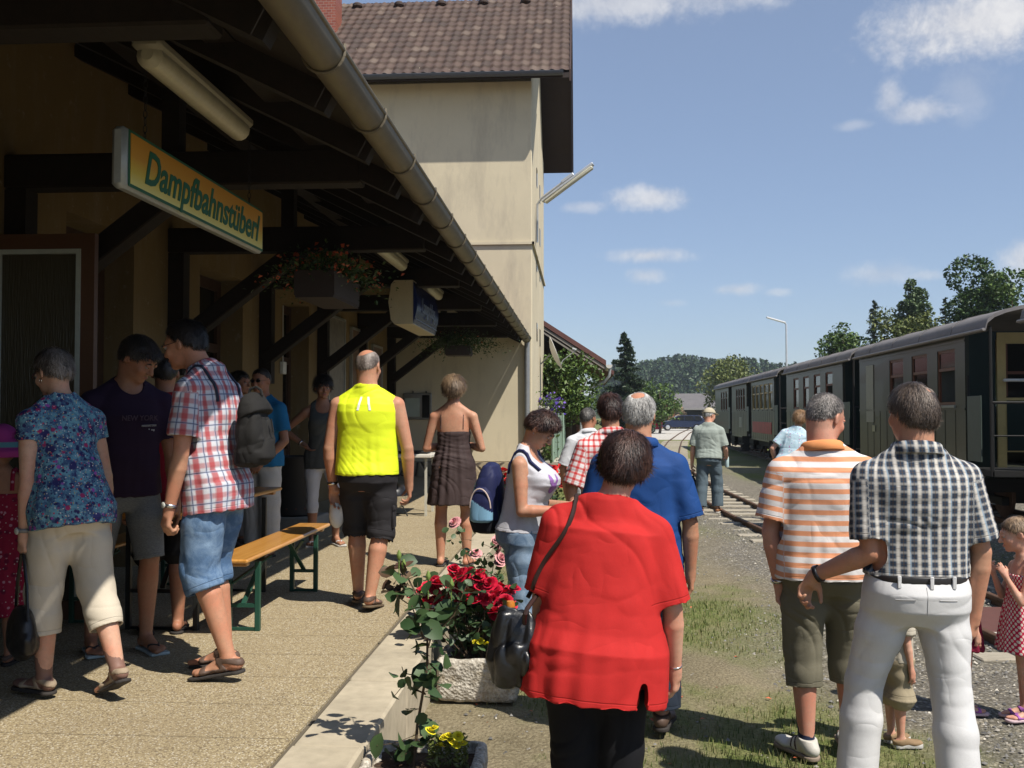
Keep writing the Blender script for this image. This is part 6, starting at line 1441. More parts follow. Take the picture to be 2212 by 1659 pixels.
def hanging_sign():
    r = empty('hanging_sign', (-2.12, 5.42, 2.85), R(-.6), 'orange and yellow restaurant sign with green brush lettering hanging on chains', 'sign')
    h, L, t = .145, .98, .036
    MB().box((-t, -L, -h), (t, L, h), .02).build('frame', mat('sign_frame_alu', (.34, .36, .36), .45, .3), r, True)
    m, tt, b = newmat('sign_face_orange'); tc = tt.add('ShaderNodeTexCoord').outputs['Object']; z = sepxyz(tt, tc)[2]; tt.l.new(tt.ramp(tt.mapr(z, -h, h), [(.05, (.74, .66, .20)), (.30, (.66, .46, .03)), (.55, (.58, .26, .008)), (1, (.50, .20, .006))]), b.inputs['Base Color']); b.inputs['Roughness'].default_value = .4
    gm = mat('sign_green', (.010, .10, .04), .5, var=.05)
    MB().box((t + .001, -L + .030, -h + .012), (t + .004, L - .030, h - .012)).build('border', gm, r); f = MB().box((t + .0045, -L + .045, -h + .026), (t + .007, L - .045, h - .026)).build('face', m, r)
    Mx = Matrix.Translation((t + .009, 0.02, -.010)) @ Matrix(((0, 0, 1, 0), (1, 0, 0, 0), (0, 1, 0, 0), (0, 0, 0, 1)))
    text_mesh('Dampfbahnstüberl', .235, gm, 'lettering', r, Mx, shear=.32, offset=.005, sx=.94, extrude=.001, space=1.0)
    b = MB(); chain(b, (0, -.70, h), (0, -.70, .66)); b.build('chain', blk, r); b = MB(); chain(b, (0, .80, h), (0, .80, .66)); b.build('chain', blk, r)
hanging_sign()
def station_sign():
    r = empty('station_sign', (-2.09, 12.5, 2.97), R(0), 'cream box sign with a dark blue station name face', 'sign'); h, L, t = .26, .90, .13
    pts = [(-t, -h + .05), (-t + .04, -h), (t, -h), (t + .035, -h * .4), (t + .04, 0), (t + .035, h * .4), (t, h), (-t + .04, h), (-t, h - .05), (-t - .03, 0)]
    MB().prism(pts[:3] + pts[6:], -L, L, 'y').build('housing', mat('sign_cream', (.50, .43, .28), .5, var=.08), r)
    n = 10; q = [(t + .002, -h + .012)] + [(t + .002 + .05 * math.sin(math.pi * i / n), -h + .012 + (2 * h - .024) * i / n) for i in range(1, n)] + [(t + .002, h - .012)]
    MB().prism(q, -L + .02, L - .02, 'y').build('face', mat('sign_blue', (.012, .022, .10), .25, var=.1), r, True)
    lm = mat('sign_lettering_pale', (.22, .26, .34), .5); Mx = Matrix.Translation((t + .056, 0, -.01)) @ Matrix(((0, 0, 1, 0), (1, 0, 0, 0), (0, 1, 0, 0), (0, 0, 0, 1))); text_mesh('Langschlag', .26, lm, 'lettering', r, Mx, extrude=.001, sx=.95)
    MB().box((t + .03, -L + .05, -.20), (t + .032, L - .05, -.19)).build('line', lm, r)
    b = MB(); b.tube([(0, 0, h), (0, 0, .34)], .02, 8); b.lathe([(.06, h), (.05, h + .03)], (0, 0, 0), 10); b.build('bracket', blk, r)
station_sign()
leafm = {}
def leafmat(name, a, b_, tr=.25):
    if name in MATS: return MATS[name]
    m, t, b = newmat(name); at = t.add('ShaderNodeAttribute', attribute_name='shade').outputs['Fac']; t.l.new(t.mix(at, a, b_), b.inputs['Base Color']); b.inputs['Roughness'].default_value = .5; b.inputs['Specular IOR Level'].default_value = .35
    MATS[name] = m; return m
def leaves(P, size, m, name, parent, seed=0, N=None, jit=.35, aspect=.5, fold=.25, droop=0.0, fine=False):
    """one folded leaf (two quads) at each point"""
    n = len(P); rs = np.random.RandomState(seed); d = rs.randn(n, 3); d[:, 2] -= droop; d /= np.linalg.norm(d, axis=1, keepdims=True); u = rs.randn(n, 3) + np.array([0, 0, 1.0]); 
    if N is not None: u = N + jit * rs.randn(n, 3)
    d = d - u * ((d * u).sum(1) / (u * u).sum(1))[:, None]; d /= np.linalg.norm(d, axis=1, keepdims=True) + 1e-9; u /= np.linalg.norm(u, axis=1, keepdims=True); s = np.cross(d, u); L = (size * (.6 + .8 * rs.rand(n)))[:, None]; w = L * aspect
    if fine:
        rows = []; ts = ((0, .0), (.22, .36), (.5, .5), (.78, .36), (1, 0))
        for t_, w_ in ts:
            c = P + d * L * (t_ - .5) - u * L * .16 * t_ ** 2; cols = [c] if w_ == 0 else [c - s * w * w_ + u * w * fold * w_, c, c + s * w * w_ + u * w * fold * w_]; rows += cols
        V = np.stack(rows, 1).reshape(-1, 3); b = np.arange(n)[:, None] * 11
        F = [tuple(x) for q in ([0, 2, 1], [0, 3, 2], [8, 9, 10], [7, 8, 10]) for x in (b + np.array(q))] + [tuple(x) for q in ([1, 2, 5, 4], [2, 3, 6, 5], [4, 5, 8, 7], [5, 6, 9, 8]) for x in (b + np.array(q))]
        return meshobj(name, V, F, m, parent, True, {'shade': ('FLOAT', np.repeat(rs.rand(n), 11))})
    p = P - d * L * .5; tip = P + d * L * .5 - u * L * .08; mid = P; l = P - s * w * .5 + u * w * fold; r_ = P + s * w * .5 + u * w * fold
    V = np.stack([p, l, tip, mid, r_], 1).reshape(-1, 3); b = np.arange(n)[:, None] * 5
    F = np.concatenate([b + np.array([0, 3, 2, 1]), b + np.array([0, 4, 2, 3])]); 
    return meshobj(name, V, F, m, parent, False, {'shade': ('FLOAT', np.repeat(rs.rand(n), 5))})
fl_dk = leafmat('foliage_dark', (.020, .045, .010), (.060, .11, .025)); fl_md = leafmat('foliage_mid', (.035, .075, .014), (.11, .17, .035)); fl_ol = leafmat('foliage_olive', (.06, .085, .016), (.15, .17, .045)); fl_sp = leafmat('foliage_spruce', (.012, .028, .012), (.038, .065, .024)); fl_bi = leafmat('foliage_birch', (.05, .09, .035), (.13, .18, .075))
fl_far = leafmat('foliage_far', (.022, .048, .020), (.060, .10, .036)); bark = mat('bark', (.09, .065, .045), .9, bs=.6, var=.3)
def tree(label, x, y, h, r, kind='leaf', m=None, n=5000, ls=.16, z0=0, seed=1, trunk=.35, group='trees beyond the railway', name=None, cat='tree', zs=1.0):
    T_ = empty(name or ('spruce_tree' if kind == 'spruce' else 'tree'), (x, y, z0), 0, label, cat, group); rs = np.random.RandomState(seed)
    b = MB()
    if kind == 'spruce':
        b.tube([(0, 0, 0), (0, 0, h * .5), (0, 0, h * .98)], [h * .018, h * .011, .01], 7); pts = []; nn = []
        nb = int(h * 14)
        for i in range(nb):
            f = (i / nb) ** .9; z = h * (.10 + .89 * f); L = r * (1 - f) ** .72 * (.72 + .5 * rs.rand()) + .07; a = rs.rand() * 6.28; k = max(3, int(n / nb * (L / r + .12)))
            t = rs.rand(k) ** .7; dx = np.cos(a) * L * t; dy = np.sin(a) * L * t; dz = -L * .32 * t + .18 * L * t ** 2; sp = rs.randn(k, 3) * np.array([.10, .10, .05]) * (L * .9 + .1)
            pts.append(np.stack([dx, dy, z + dz], 1) + sp)
            if i % 3 == 0: b.tube([(0, 0, z), (math.cos(a) * L * .8, math.sin(a) * L * .8, z - L * .2)], [h * .004, .004], 4)
        P = np.concatenate(pts); b.build('trunk', bark, T_); leaves(P, ls, m or fl_sp, 'crown', T_, seed, aspect=.30, droop=.6)
    else:
        b.tube([(0, 0, 0), (.02 * h, 0, h * trunk), (0, .02 * h, h * .75)], [h * .028, h * .02, h * .008], 8); cl = []
        nc = 26
        for i in range(nc):
            u = rs.randn(3); u /= np.linalg.norm(u); rr = rs.rand() ** .45; c = np.array([u[0] * r * rr * .78, u[1] * r * rr * .78, h * (trunk + 1) / 2 + u[2] * rr * h * (1 - trunk) * .40 * zs])
            f = (c[2] - h * trunk) / (h * (1 - trunk)); taper = 1.0 if kind != 'birch' else max(.15, 1.05 - f) * 1.3; c[:2] *= taper; cl.append((c, (.30 + .28 * rs.rand()) * r * (taper ** .5)))
            if i < 9: b.tube([(0, 0, h * trunk * (.8 + .3 * rs.rand())), tuple(c * .6 + np.array([0, 0, h * trunk * .4])), tuple(c)], [h * .010, h * .006, .01], 5)
        b.build('trunk', bark, T_); pts = []; w = np.array([q[1] ** 2 for q in cl]); w /= w.sum()
        for (c, rad), ww in zip(cl, w):
            k = int(n * ww); u = rs.randn(k, 3); u /= np.linalg.norm(u, axis=1, keepdims=True); rr = (.45 + .62 * rs.rand(k, 1) ** .6); p = c + u * rad * rr * np.array([1, 1, .85]); kk = vnoise(p * (1.6 / max(.3, ls * 5)), seed) > .30; pts.append(p[kk])
        leaves(np.concatenate(pts), ls, m or fl_md, 'crown', T_, seed, aspect=.62)
    return T_
def planting():
    def at(px, Y): return atY(px, 890, Y).x
    def hz(py, Y): return atY(1250, py, Y).z
    g = 'trees beyond the railway'
    tree('dark spruce standing behind the goods shed roof', at(1350, 68), 68, hz(716, 68), 1.75, 'spruce', n=22000, ls=.26, seed=3, group=None)
    tree('round green bush tree right of the dark spruce', at(1425, 82), 82, hz(818, 82), 1.9, 'leaf', fl_md, 3500, .26, seed=4, trunk=.12, group=None)
    tree('broad olive green tree above the end of the train', at(1575, 105), 105, hz(772, 105), 3.4, 'leaf', fl_ol, 6000, .34, seed=5, trunk=.10, group=None)
    tree('bushy tree with a pointed left side, first right of the tall lamp', at(1835, 58), 58, hz(680, 58), 1.95, 'leaf', fl_md, 9000, .20, seed=6, trunk=.15, group=g)
    tree('small dark spruce rising behind olive bushes', at(1890, 60), 60, hz(650, 60), 1.0, 'spruce', n=9000, ls=.2, seed=7, group=g)
    tree('tall slender birch with a pointed top', at(1975, 60), 60, hz(570, 60), 1.45, 'birch', fl_bi, 13000, .17, seed=8, trunk=.35, group=g)
    tree('low olive bush in front of the birch, left one', at(1920, 52), 52, hz(664, 52), 2.0, 'leaf', fl_ol, 9000, .19, seed=9, trunk=.10, group=g)
    tree('low olive bush directly below the birch', at(1985, 51), 51, hz(652, 51), 2.0, 'leaf', fl_ol, 9000, .19, seed=10, trunk=.10, group=g)
    tree('small spruce between the birch and the big round tree', at(2045, 62), 62, hz(645, 62), .9, 'spruce', n=8000, ls=.2, seed=11, group=g)
    tree('large round dark green tree above the carriage roof at the right', at(2125, 52), 52, hz(553, 52), 2.15, 'leaf', fl_dk, 20000, .20, seed=12, trunk=.18, group=g)
    tree('broad dark tree at the right edge behind the carriage', at(2195, 50), 50, hz(590, 50), 2.0, 'leaf', fl_md, 12000, .20, seed=13, trunk=.1, group=g)
    tree('leafy green tree overhanging the mesh fence beside the house', -.35, 27.6, 3.75, 1.05, 'leaf', fl_md, 5200, .12, seed=14, trunk=.38, group=None, zs=1.15)
    # forest on the hill
    rs = np.random.RandomState(8); n = 2600; Y = 330 + 300 * rs.rand(n) ** .8; pxs = 1290 + 900 * rs.rand(n); X = (pxs - 1250) / 2152 * Y
    def hillz(x, y):
        px = 1250 + x / y * 2152; top = np.interp(px, [1200, 1300, 1370, 1420, 1470, 1510, 1560, 1600, 1660, 1760, 2200], [818, 808, 800, 790, 778, 786, 798, 790, 800, 815, 825]); zt = 1.66 + (892 - top) / 2152 * 620 - 12
        return np.clip((y - 300) / 320, 0, 1) ** .8 * zt
    xs = np.linspace(-60, 420, 60); ys = np.linspace(290, 760, 30); A, B = np.meshgrid(xs, ys, indexing='ij'); Z = hillz(A, B) - .3; Z[:, 0] = -1; i = np.arange(A.size).reshape(A.shape)
    tag(meshobj('hill', np.stack([A, B, Z], -1).reshape(-1, 3), np.stack([i[:-1, :-1], i[1:, :-1], i[1:, 1:], i[:-1, 1:]], -1).reshape(-1, 4), mat('hill_grass', (.04, .06, .02), .9), None, True), kind='structure')
    Zb = hillz(X, Y); P = []; 
    for k in range(n):
        h = 10 + 6 * rs.rand(); con = rs.rand() < .7; m_ = 64; f = rs.rand(m_) ** .8; w = (h * .20 * (1 - f) + .15) if con else h * .24 * np.sqrt(np.clip(1 - (2 * f - 1) ** 2, .05, 1)); a = rs.rand(m_) * 6.28
        P.append(np.stack([X[k] + np.cos(a) * w, Y[k] + np.sin(a) * w, Zb[k] + h * (.12 + .9 * f)], 1))
    P = np.concatenate(P); o = leaves(P, 1.5, fl_far, 'forest', None, 5, aspect=.55, droop=.7); tag(o, 'wooded hill of dark conifers on the horizon', 'forest', kind='stuff')
planting()
# ================================================================ things on the platform
pine = None
def pinemat():
    m, t, b = newmat('varnished_pine'); tc = t.add('ShaderNodeTexCoord').outputs['Object']; n = t.noise(t.scalev(tc, (22, .8, 22)), 2.0, 4, .6, .6); c = t.mix(t.mapr(n, .35, .65), (.46, .20, .035), (.60, .30, .075)); t.l.new(c, b.inputs['Base Color']); b.inputs['Roughness'].default_value = .32; b.inputs['Coat Weight'].default_value = .3; bump(t, b, n, .08, .003); MATS['varnished_pine'] = m; return m
pine = pinemat(); stl_gr = mat('steel_dark_green', (.014, .065, .042), .45, var=.15); stl_bk = mat('steel_black', (.013, .015, .014), .45)
def folding(label, cat, x, y0, L, w, zt, name, zb=ZP, legm=stl_gr, group=None):
    r = empty(name, (x, y0 + L / 2, zb), 0, label, cat, group); h = zt - zb
    MB().box((-w / 2, -L / 2, h - .026), (w / 2, L / 2, h), .009).build('seat' if cat == 'bench' else 'tabletop', pine, r)
    for sg in (-1, 1): MB().box((-w / 2 + .03, sg * (L / 2 - .10) - .03, h - .052), (w / 2 - .03, sg * (L / 2 - .10) + .03, h - .0265), .004).build('batten', pine, r)
    for sg in (-1, 1):
        yy = sg * (L / 2 - .34 if cat != 'bench' else L / 2 - .30)
        for sx in (-1, 1): MB().box((sx * (w / 2 - .035) - .016, yy - .016, 0), (sx * (w / 2 - .035) + .016, yy + .016, h - .053), .003).build('leg', legm, r)
        b = MB(); b.box((-w / 2 + .052, yy - .012, h * .30), (w / 2 - .052, yy + .012, h * .30 + .022)); b.build('crossbar', legm, r); b = MB(); b.box((-w / 2 + .052, yy - .012, .004), (w / 2 - .052, yy + .012, .02)); b.build('foot_bar', legm, r)
        b = MB(); b.beam((0, yy, h * .34), (0, yy - sg * .42, h - .05), .03, .012); b.beam((-w / 2 + .05, yy, h * .6), (w / 2 - .05, yy - sg * .3, h - .06), .022, .01); b.build('stay', legm, r)
    return r
folding('varnished wooden beer bench with green legs in the sun beside the plaid-shirted man', 'bench', -2.07, 5.75, 1.95, .25, .80, 'beer_bench', group='beer benches at the table')
folding('beer bench on the far shady side of the table against the wall', 'bench', -3.15, 5.9, 2.0, .25, .80, 'beer_bench', group='beer benches at the table')
folding('varnished beer table in the shade behind the sunny bench', 'table', -2.58, 5.70, 2.0, .50, 1.08, 'beer_table', legm=stl_bk)
def fittings():
    r = empty('white_table', (-2.38, 13.2, ZP), 0, 'small white table with thin legs between the yellow-shirted man and brown dress', 'table'); wmt = mat('laminate_white', (.62, .58, .50), .5)
    MB().box((-.46, -.4, .76), (.46, .4, .80), .006).build('tabletop', wmt, r)
    for x in (-.38, .38):
        for y in (-.3, .3): MB().box((x - .015, y - .015, 0), (x + .015, y + .015, .759)).build('leg', mat('leg_pale', (.5, .48, .40), .5), r)
    MB().box((-.36, -.31, .02), (.36, -.29, .035)).build('crossbar', stl_bk, r)
    r = empty('tray', (-2.2, 13.2, ZP + .803), 0, 'dark tray standing on the small white table', 'tray'); MB().box((-.2, -.15, 0), (.2, .15, .035), .008).build('tray_body', blk, r)
    r = empty('kettle_barbecue', (-2.42, 12.85, ZP), 0, 'black and chrome kettle barbecue on the floor under the white table edge', 'barbecue'); ch = mat('chrome', (.7, .7, .7), .12, 1.0)
    MB().lathe([(.03, .10), (.14, .13), (.19, .20), (.20, .27)], n=24).build('bowl', ch, r, True); MB().lathe([(.205, .272), (.195, .33), (.13, .41), (.03, .445)], n=24).build('lid', plast_bk, r, True); b = MB()
    for a in (0, 2.1, 4.2): b.tube([(.12 * math.cos(a), .12 * math.sin(a), .14), (.19 * math.cos(a), .19 * math.sin(a), .0)], .01, 6)
    b.build('leg', stl_bk, r); MB().tube([(-.05, 0, .44), (-.05, 0, .49), (.05, 0, .49), (.05, 0, .44)], .009, 6).build('handle', plast_bk, r)
    r = empty('notice_board', (-3.43, YT - .004, 1.80), 0, 'stainless notice case with papers on the end wall left of the brown dress', 'notice board')
    MB().box((-.30, -.06, -.28), (.30, 0, .28), .01).build('case', mat('stainless', (.42, .42, .41), .3, .9), r); MB().box((-.26, -.068, -.22), (.05, -.0615, .18)).build('paper', mat('paper_greenish', (.42, .48, .42), .7), r); MB().box((.10, -.068, -.24), (.26, -.0615, .24)).build('glass', glassd, r)
    b = MB(); b.tube([(-.1, -.03, .28), (-.1, -.03, .33)], .012, 6); b.tube([(.18, -.03, .28), (.18, -.03, .33)], .012, 6); b.build('clip', blk, r)
    for i, (y, z0, z1, w, lab) in enumerate(((15.65, 1.45, 3.2, 1.1, 'widest timetable frame on the shaded wall, nearest of three'), (17.3, 1.45, 3.13, 1.25, 'middle of three tall timetable frames on the shaded wall'), (18.85, 2.0, 2.95, .9, 'smallest timetable frame on the shaded wall, farthest of three'))):
        r = empty('timetable_frame', (XW + .002, y, z0), 0, lab, 'notice board', 'timetable frames on the wall'); h = z1 - z0
        b = MB(); b.box((0, -w / 2, 0), (.05, -w / 2 + .04, h)); b.box((0, w / 2 - .04, 0), (.05, w / 2, h)); b.box((0, -w / 2 + .04, 0), (.05, w / 2 - .04, .04)); b.box((0, -w / 2 + .04, h - .04), (.05, w / 2 - .04, h)); b.build('frame', alu, r)
        MB().box((.01, -w / 2 + .04, .04), (.03, w / 2 - .04, h - .04)).build('poster', mat('poster_%d' % i, ((.22, .20, .17), (.24, .16, .11), (.16, .10, .08))[i], .35, var=.5, vs=5), r)
    r = empty('junction_box', (XW + .002, 12.8, 2.17), 0, 'small white electrical box on the wall below a timber brace', 'box'); MB().box((0, -.07, 0), (.05, .07, .16), .006).build('box_body', mat('plastic_white', (.65, .63, .55), .5), r); MB().tube([(.02, 0, .16), (.02, 0, .9)], .008, 6).build('conduit', mat('plastic_white', (0, 0, 0)), r)
    r = empty('barrel', (-3.32, 11.4, ZP + .16), 0, 'black perforated metal barrel between the blue and grey shirted people', 'barrel')
    MB().lathe([(.25, 0), (.27, .02), (.27, .62), (.28, .64), (.28, .68), (.25, .68), (.24, .64)], n=28).build('drum', mat('drum_black', (.016, .014, .013), .6, bs=.3), r, True); b = MB()
    for i in range(16): a = i * .393; b.lathe([(.012, .268), (.012, .276)], (0, 0, 0), 6, 'x'); b.v[-12:] = [tuple(Matrix.Rotation(a, 4, 'Z') @ Vector((p[0], p[1], p[2] + .09))) for p in b.v[-12:]]
    b.build('vent_row', mat('ember_brown', (.08, .03, .02), .8), r)
    r = empty('concrete_block', (-3.32, 11.4, ZP), 0, 'grey concrete slab under the black barrel', 'block'); MB().box((-.34, -.34, 0), (.34, .34, .158), .015).build('slab', mat('concrete_grey', (.26, .24, .20), .9, bs=.4), r)
fittings()
# ---- flowers
petal_r = leafmat('petal_red', (.30, .004, .018), (.62, .012, .045)); petal_p = leafmat('petal_pink', (.68, .20, .26), (.85, .42, .42)); petal_w = leafmat('petal_white', (.62, .60, .50), (.80, .78, .70)); petal_y = leafmat('petal_yellow', (.75, .55, .01), (.90, .78, .03)); petal_o = leafmat('petal_orange', (.42, .05, .012), (.62, .16, .07)); petal_v = leafmat('petal_violet', (.07, .04, .30), (.20, .11, .50)); petal_s = leafmat('petal_scarlet', (.50, .010, .012), (.70, .03, .03))
rose_l = leafmat('rose_leaf', (.022, .052, .018), (.060, .105, .038)); rose_rd = leafmat('rose_leaf_reddish', (.09, .045, .03), (.13, .09, .05)); stem_g = mat('stem_green', (.07, .10, .03), .6); stem_b = mat('stem_brown', (.09, .06, .035), .8)
def rose_bloom(c, r, seed):
    """vertices and faces of one layered bloom"""
    rs = np.random.RandomState(seed); V = []; F = []; S = []; tl = nz(rs.randn(3) * .45 + [0, -.25, 1]); o = nz(np.cross(tl, [1, .1, 0])); q = np.cross(tl, o)
    for ring, (k, ri, lift, op) in enumerate(((4, .30, .42, .15), (5, .52, .34, .5), (6, .78, .16, .9), (7, 1.0, -.06, 1.25))):
        for i in range(k):
            a = 6.283 * (i + ring * .37) / k + rs.rand() * .3; d = o * math.cos(a) + q * math.sin(a); sd = np.cross(tl, d); w = ri * .62; b = len(V); base = c + d * r * ri * .18 + tl * r * (-.1)
            m = c + d * r * ri * .72 + tl * r * lift; t_ = c + d * r * ri * (.80 + .25 * op) + tl * r * (lift + .26 - .22 * op)
            V += [base, m - sd * r * w, m + sd * r * w, t_ - sd * r * w * .55, t_ + sd * r * w * .55, m + tl * r * -.07]; F += [(b, b + 1, b + 5, b + 5), (b, b + 5, b + 2, b + 2)]; F[-2] = (b, b + 1, b + 5); F[-1] = (b, b + 5, b + 2); F += [(b + 1, b + 3, b + 4), (b + 1, b + 4, b + 5), (b + 5, b + 4, b + 2)]; S += [min(1, max(0, .25 + ring * .17 + rs.rand() * .3))] * 6
    return V, F, S
def blooms(parent, pts, r, m, seed, name='bloom'):
    for i, p in enumerate(pts):
        V, F, S = rose_bloom(np.array(p, float), r * random.Random(seed + i).uniform(.8, 1.15), seed * 100 + i); meshobj(name, V, [tuple(f) for f in F], m, parent, True, {'shade': ('FLOAT', S)})
stone = None
def stonemat():
    m, t, b = newmat('planter_stone'); tc = t.add('ShaderNodeTexCoord').outputs['Object']; n = t.noise(tc, 22, 6, .75); v = t.add('ShaderNodeTexVoronoi', {'Vector': tc, 'Scale': 60.0}); c = t.mix(t.mapr(n, .38, .6), (.30, .26, .20), (.66, .61, .52)); c = t.mix(t.mapr(t.noise(tc, 5, 5, .7), .52, .72, 0, .7), c, (.42, .32, .17)); c = t.mix(t.mapr(t.noise(tc, 80, 3), .58, .7, 0, .6), c, (.14, .12, .10)); t.l.new(c, b.inputs['Base Color']); b.inputs['Roughness'].default_value = .95; bump(t, b, t.math('ADD', n, v.outputs['Distance']), .7, .012); MATS['planter_stone'] = m; return m
stone = stonemat(); soil = mat('soil', (.075, .045, .025), .95, var=.5, vs=20, bs=.9, bscale=50, bd=.02)
def planter(label, x, y, w, d, h, zt=None, group='stone flower troughs along the kerb', rz=0.0):
    r = empty('planter', (x, y, 0), rz, label, 'planter', group); t = .045
    def shell(lo, hi):
        V = Vol((-w / 2 - .03, -d / 2 - .03, -.04), (w / 2 + .03, d / 2 + .03, h + .03), .0125); X, Y, Z = V.ax[0][:, None, None], V.ax[1][None, :, None], V.ax[2][None, None, :]
        q = lambda a, b_, c_, rr: np.sqrt(np.maximum(np.abs(X) - a + rr, 0) ** 2 + np.maximum(np.abs(Y) - b_ + rr, 0) ** 2 + np.maximum(np.abs(Z - c_) - c_ + rr, 0) ** 2) - rr
        o = q(w / 2 + (Z - h) * .06, d / 2 + (Z - h) * .06, h / 2, .03); i = np.maximum(np.maximum(np.abs(X) - w / 2 + t, np.abs(Y) - d / 2 + t), h - .05 - Z); V.d = np.maximum(o, -i).astype(np.float32); return V.mesh()
    V, F = shell(0, 0); N = vnormals(V, F); V = V + N * ((vnoise(V * 22, int(abs(y) * 10)) - .5) * .014)[:, None]; meshobj('trough', V, F, stone, r, True)
    MB().box((-w / 2 + t * .8, -d / 2 + t * .8, h - .10), (w / 2 - t * .8, d / 2 - t * .8, h - .045)).build('soil', soil, r); return r
def rose_plant(label, x, y, z, stems, m_leaf, bloomspec, leafn, lsz, name='rose_bush', cat='rose bush', seed=1, group=None, buds=()):
    """stems: lists of points in local coordinates, leaves follow them"""
    r = empty(name, (x, y, z), 0, label, cat, group); rs = np.random.RandomState(seed)
    b = MB(); P = []
    for s in stems:
        rad = s[0]; pts = s[1]; b.tube(pts, [rad * (1 - .55 * i / (len(pts) - 1)) for i in range(len(pts))], 6); k = s[2] if len(s) > 2 else leafn
        A = np.array(pts); seg = np.linalg.norm(np.diff(A, axis=0), axis=1); cs = np.concatenate([[0], np.cumsum(seg)]); t = s[3] + (1 - s[3]) * rs.rand(k) if len(s) > 3 else rs.rand(k)
        q = np.stack([np.interp(t * cs[-1], cs, A[:, j]) for j in range(3)], 1); off = rs.randn(k, 3) * np.array([.055, .055, .03]) * (s[4] if len(s) > 4 else 1.0); P.append(q + off)
        for a_, b_ in zip(q[::2], (q + off)[::2]): b.tube([tuple(a_), tuple(b_)], .0016, 4, False)
    b.build('stem', stem_b, r); P = np.concatenate(P); leaves(P, lsz, m_leaf, 'foliage', r, seed, aspect=.74, fold=.22, fine=True)
    for (pts, rr, mm) in bloomspec: blooms(r, pts, rr, mm, seed)
    for p in buds:
        q = MB(); q.lathe([(.002, -.02), (.009, -.008), (.010, .004), (.003, .022)], p, 8); q.tube([(p[0], p[1], p[2] - .09), (p[0], p[1], p[2] - .015)], .0022, 5); q.build('bud', mat('bud_green', (.18, .26, .06), .5), r, True)
    return r
def garden():
    rs = np.random.RandomState(2)
    # trough A: D(940-1130, 1400-1520), red roses
    yA = 5.92; xl = atY(940, 1500, yA - .2).x; xr_ = atY(1122, 1500, yA - .2).x; w = xr_ - xl; xA = (xl + xr_) / 2
    planter('whitish stone trough with red roses in the middle of the foreground', xA, yA, w, .44, .25)
    top = .20; st = []; bl = []
    for i in range(52):
        a = rs.uniform(-1, 1); bx = rs.uniform(-.13, .13); by = rs.uniform(-.1, .1); tx_ = atY(rs.uniform(905, 1105), 890, yA).x - xA; u = (atY(1250, 1, yA), 0)[1]
        px = 1250 + (tx_ + xA) / yA * 2152; pk = np.interp(px, [895, 940, 1000, 1050, 1110], [1282, 1255, 1228, 1228, 1275]) + rs.uniform(-8, 66); zt = 1.66 - (pk - 892) / 2150 * yA - top
        ty = rs.uniform(-.14, .14); st.append((.0045, [(bx * .5, by * .5, 0), (bx + (tx_ - bx) * .35, by, zt * .45), (tx_, ty, zt)], 8, .15, 1.2)); bl.append((tx_, ty, zt))
        bl.append((tx_ + rs.uniform(-.05, .05), ty + rs.uniform(-.06, .06), zt + rs.uniform(-.05, .03)))
    rose_plant('red rose bush crowded with crimson blooms in the foreground trough', xA, yA, top, st, rose_l, [(bl, .040, petal_r)], 10, .058, seed=5, group=None, buds=[(bl[3][0] - .06, -.16, bl[3][2] + .06)])
    r = empty('yellow_flower', (xA + .03, yA - .03, top), 0, 'few small yellow blossoms low among the red rose stems', 'flower'); blooms(r, [(-.02, -.10, .14), (.02, -.09, .12), (-.05, -.08, .13)], .020, petal_y, 77)
    # trough B: bottom edge with tall rose and pansies
    yB = 3.98; xl = atY(785, 1640, yB).x; xr_ = atY(1048, 1640, yB).x; xB = (xl + xr_) / 2; planter('stone trough at the bottom edge holding the tall budding rose', xB, yB, xr_ - xl, .40, .30)
    def L(px, py, y=yB): p = atY(px, py, y); return (p.x - xB, y - yB, p.z - .255)
    main = [L(898, 1659), L(905, 1560), L(925, 1440), L(925, 1360), L(905, 1290), L(868, 1225)]
    st = [(.007, [(p[0], p[1] - .05 + .01 * i, p[2]) for i, p in enumerate(main)], 56, .06, .9), (.004, [L(925, 1400), L(945, 1320, 4.0), L(985, 1250, 4.02)], 12, .1, .8), (.004, [L(915, 1380), L(890, 1310, 3.93), L(860, 1290, 3.9)], 12, .2, .9), (.004, [L(920, 1500), L(880, 1480), L(868, 1440)], 8, .3), (.004, [L(930, 1380), L(980, 1330), L(1010, 1260)], 9, .2, .7), (.003, [L(898, 1640), L(870, 1600), L(850, 1630)], 9, .3, .8)]
    rose_plant('tall budding rose with large green leaves rising from the bottom trough', xB, yB, .255, st, rose_l, [], 10, .078, seed=6, buds=[L(872, 1220), L(862, 1200), L(925, 1245), L(975, 1262)])
    r = empty('rose_shoot', (xB, yB, .255), 0, 'reddish young shoot tip on top of the tall rose', 'rose shoot'); P = np.array([L(868 + rs.uniform(-38, 30), 1245 + rs.uniform(-35, 45)) for i in range(26)]); leaves(P, .062, rose_rd, 'foliage', r, 3, aspect=.62, fine=True); MB().tube([L(880, 1290), L(868, 1225), L(862, 1200)], [.004, .003, .002], 6).build('stem', stem_b, r)
    r = empty('pansy_plant', (xB, yB, .255), 0, 'clump of small yellow pansies in the bottom trough', 'flower'); P = np.array([L(rs.uniform(925, 1010), rs.uniform(1585, 1655), 3.86 + rs.rand() * .16) for i in range(420)]); leaves(P, .030, fl_ol, 'foliage', r, 4, aspect=.35); blooms(r, [L(x, y, 3.86) for x, y in ((930, 1578), (938, 1572), (975, 1600), (985, 1608), (1000, 1605), (960, 1592), (952, 1610), (970, 1588), (990, 1590))], .019, petal_y, 78)
    # pink rose standing in a white pot behind the red roses
    yC = 7.9; x0 = atY(1035, 890, yC).x; C = lambda px, py, y=yC: (atY(px, py, y).x - x0, y - yC, atY(px, py, y).z - .22)
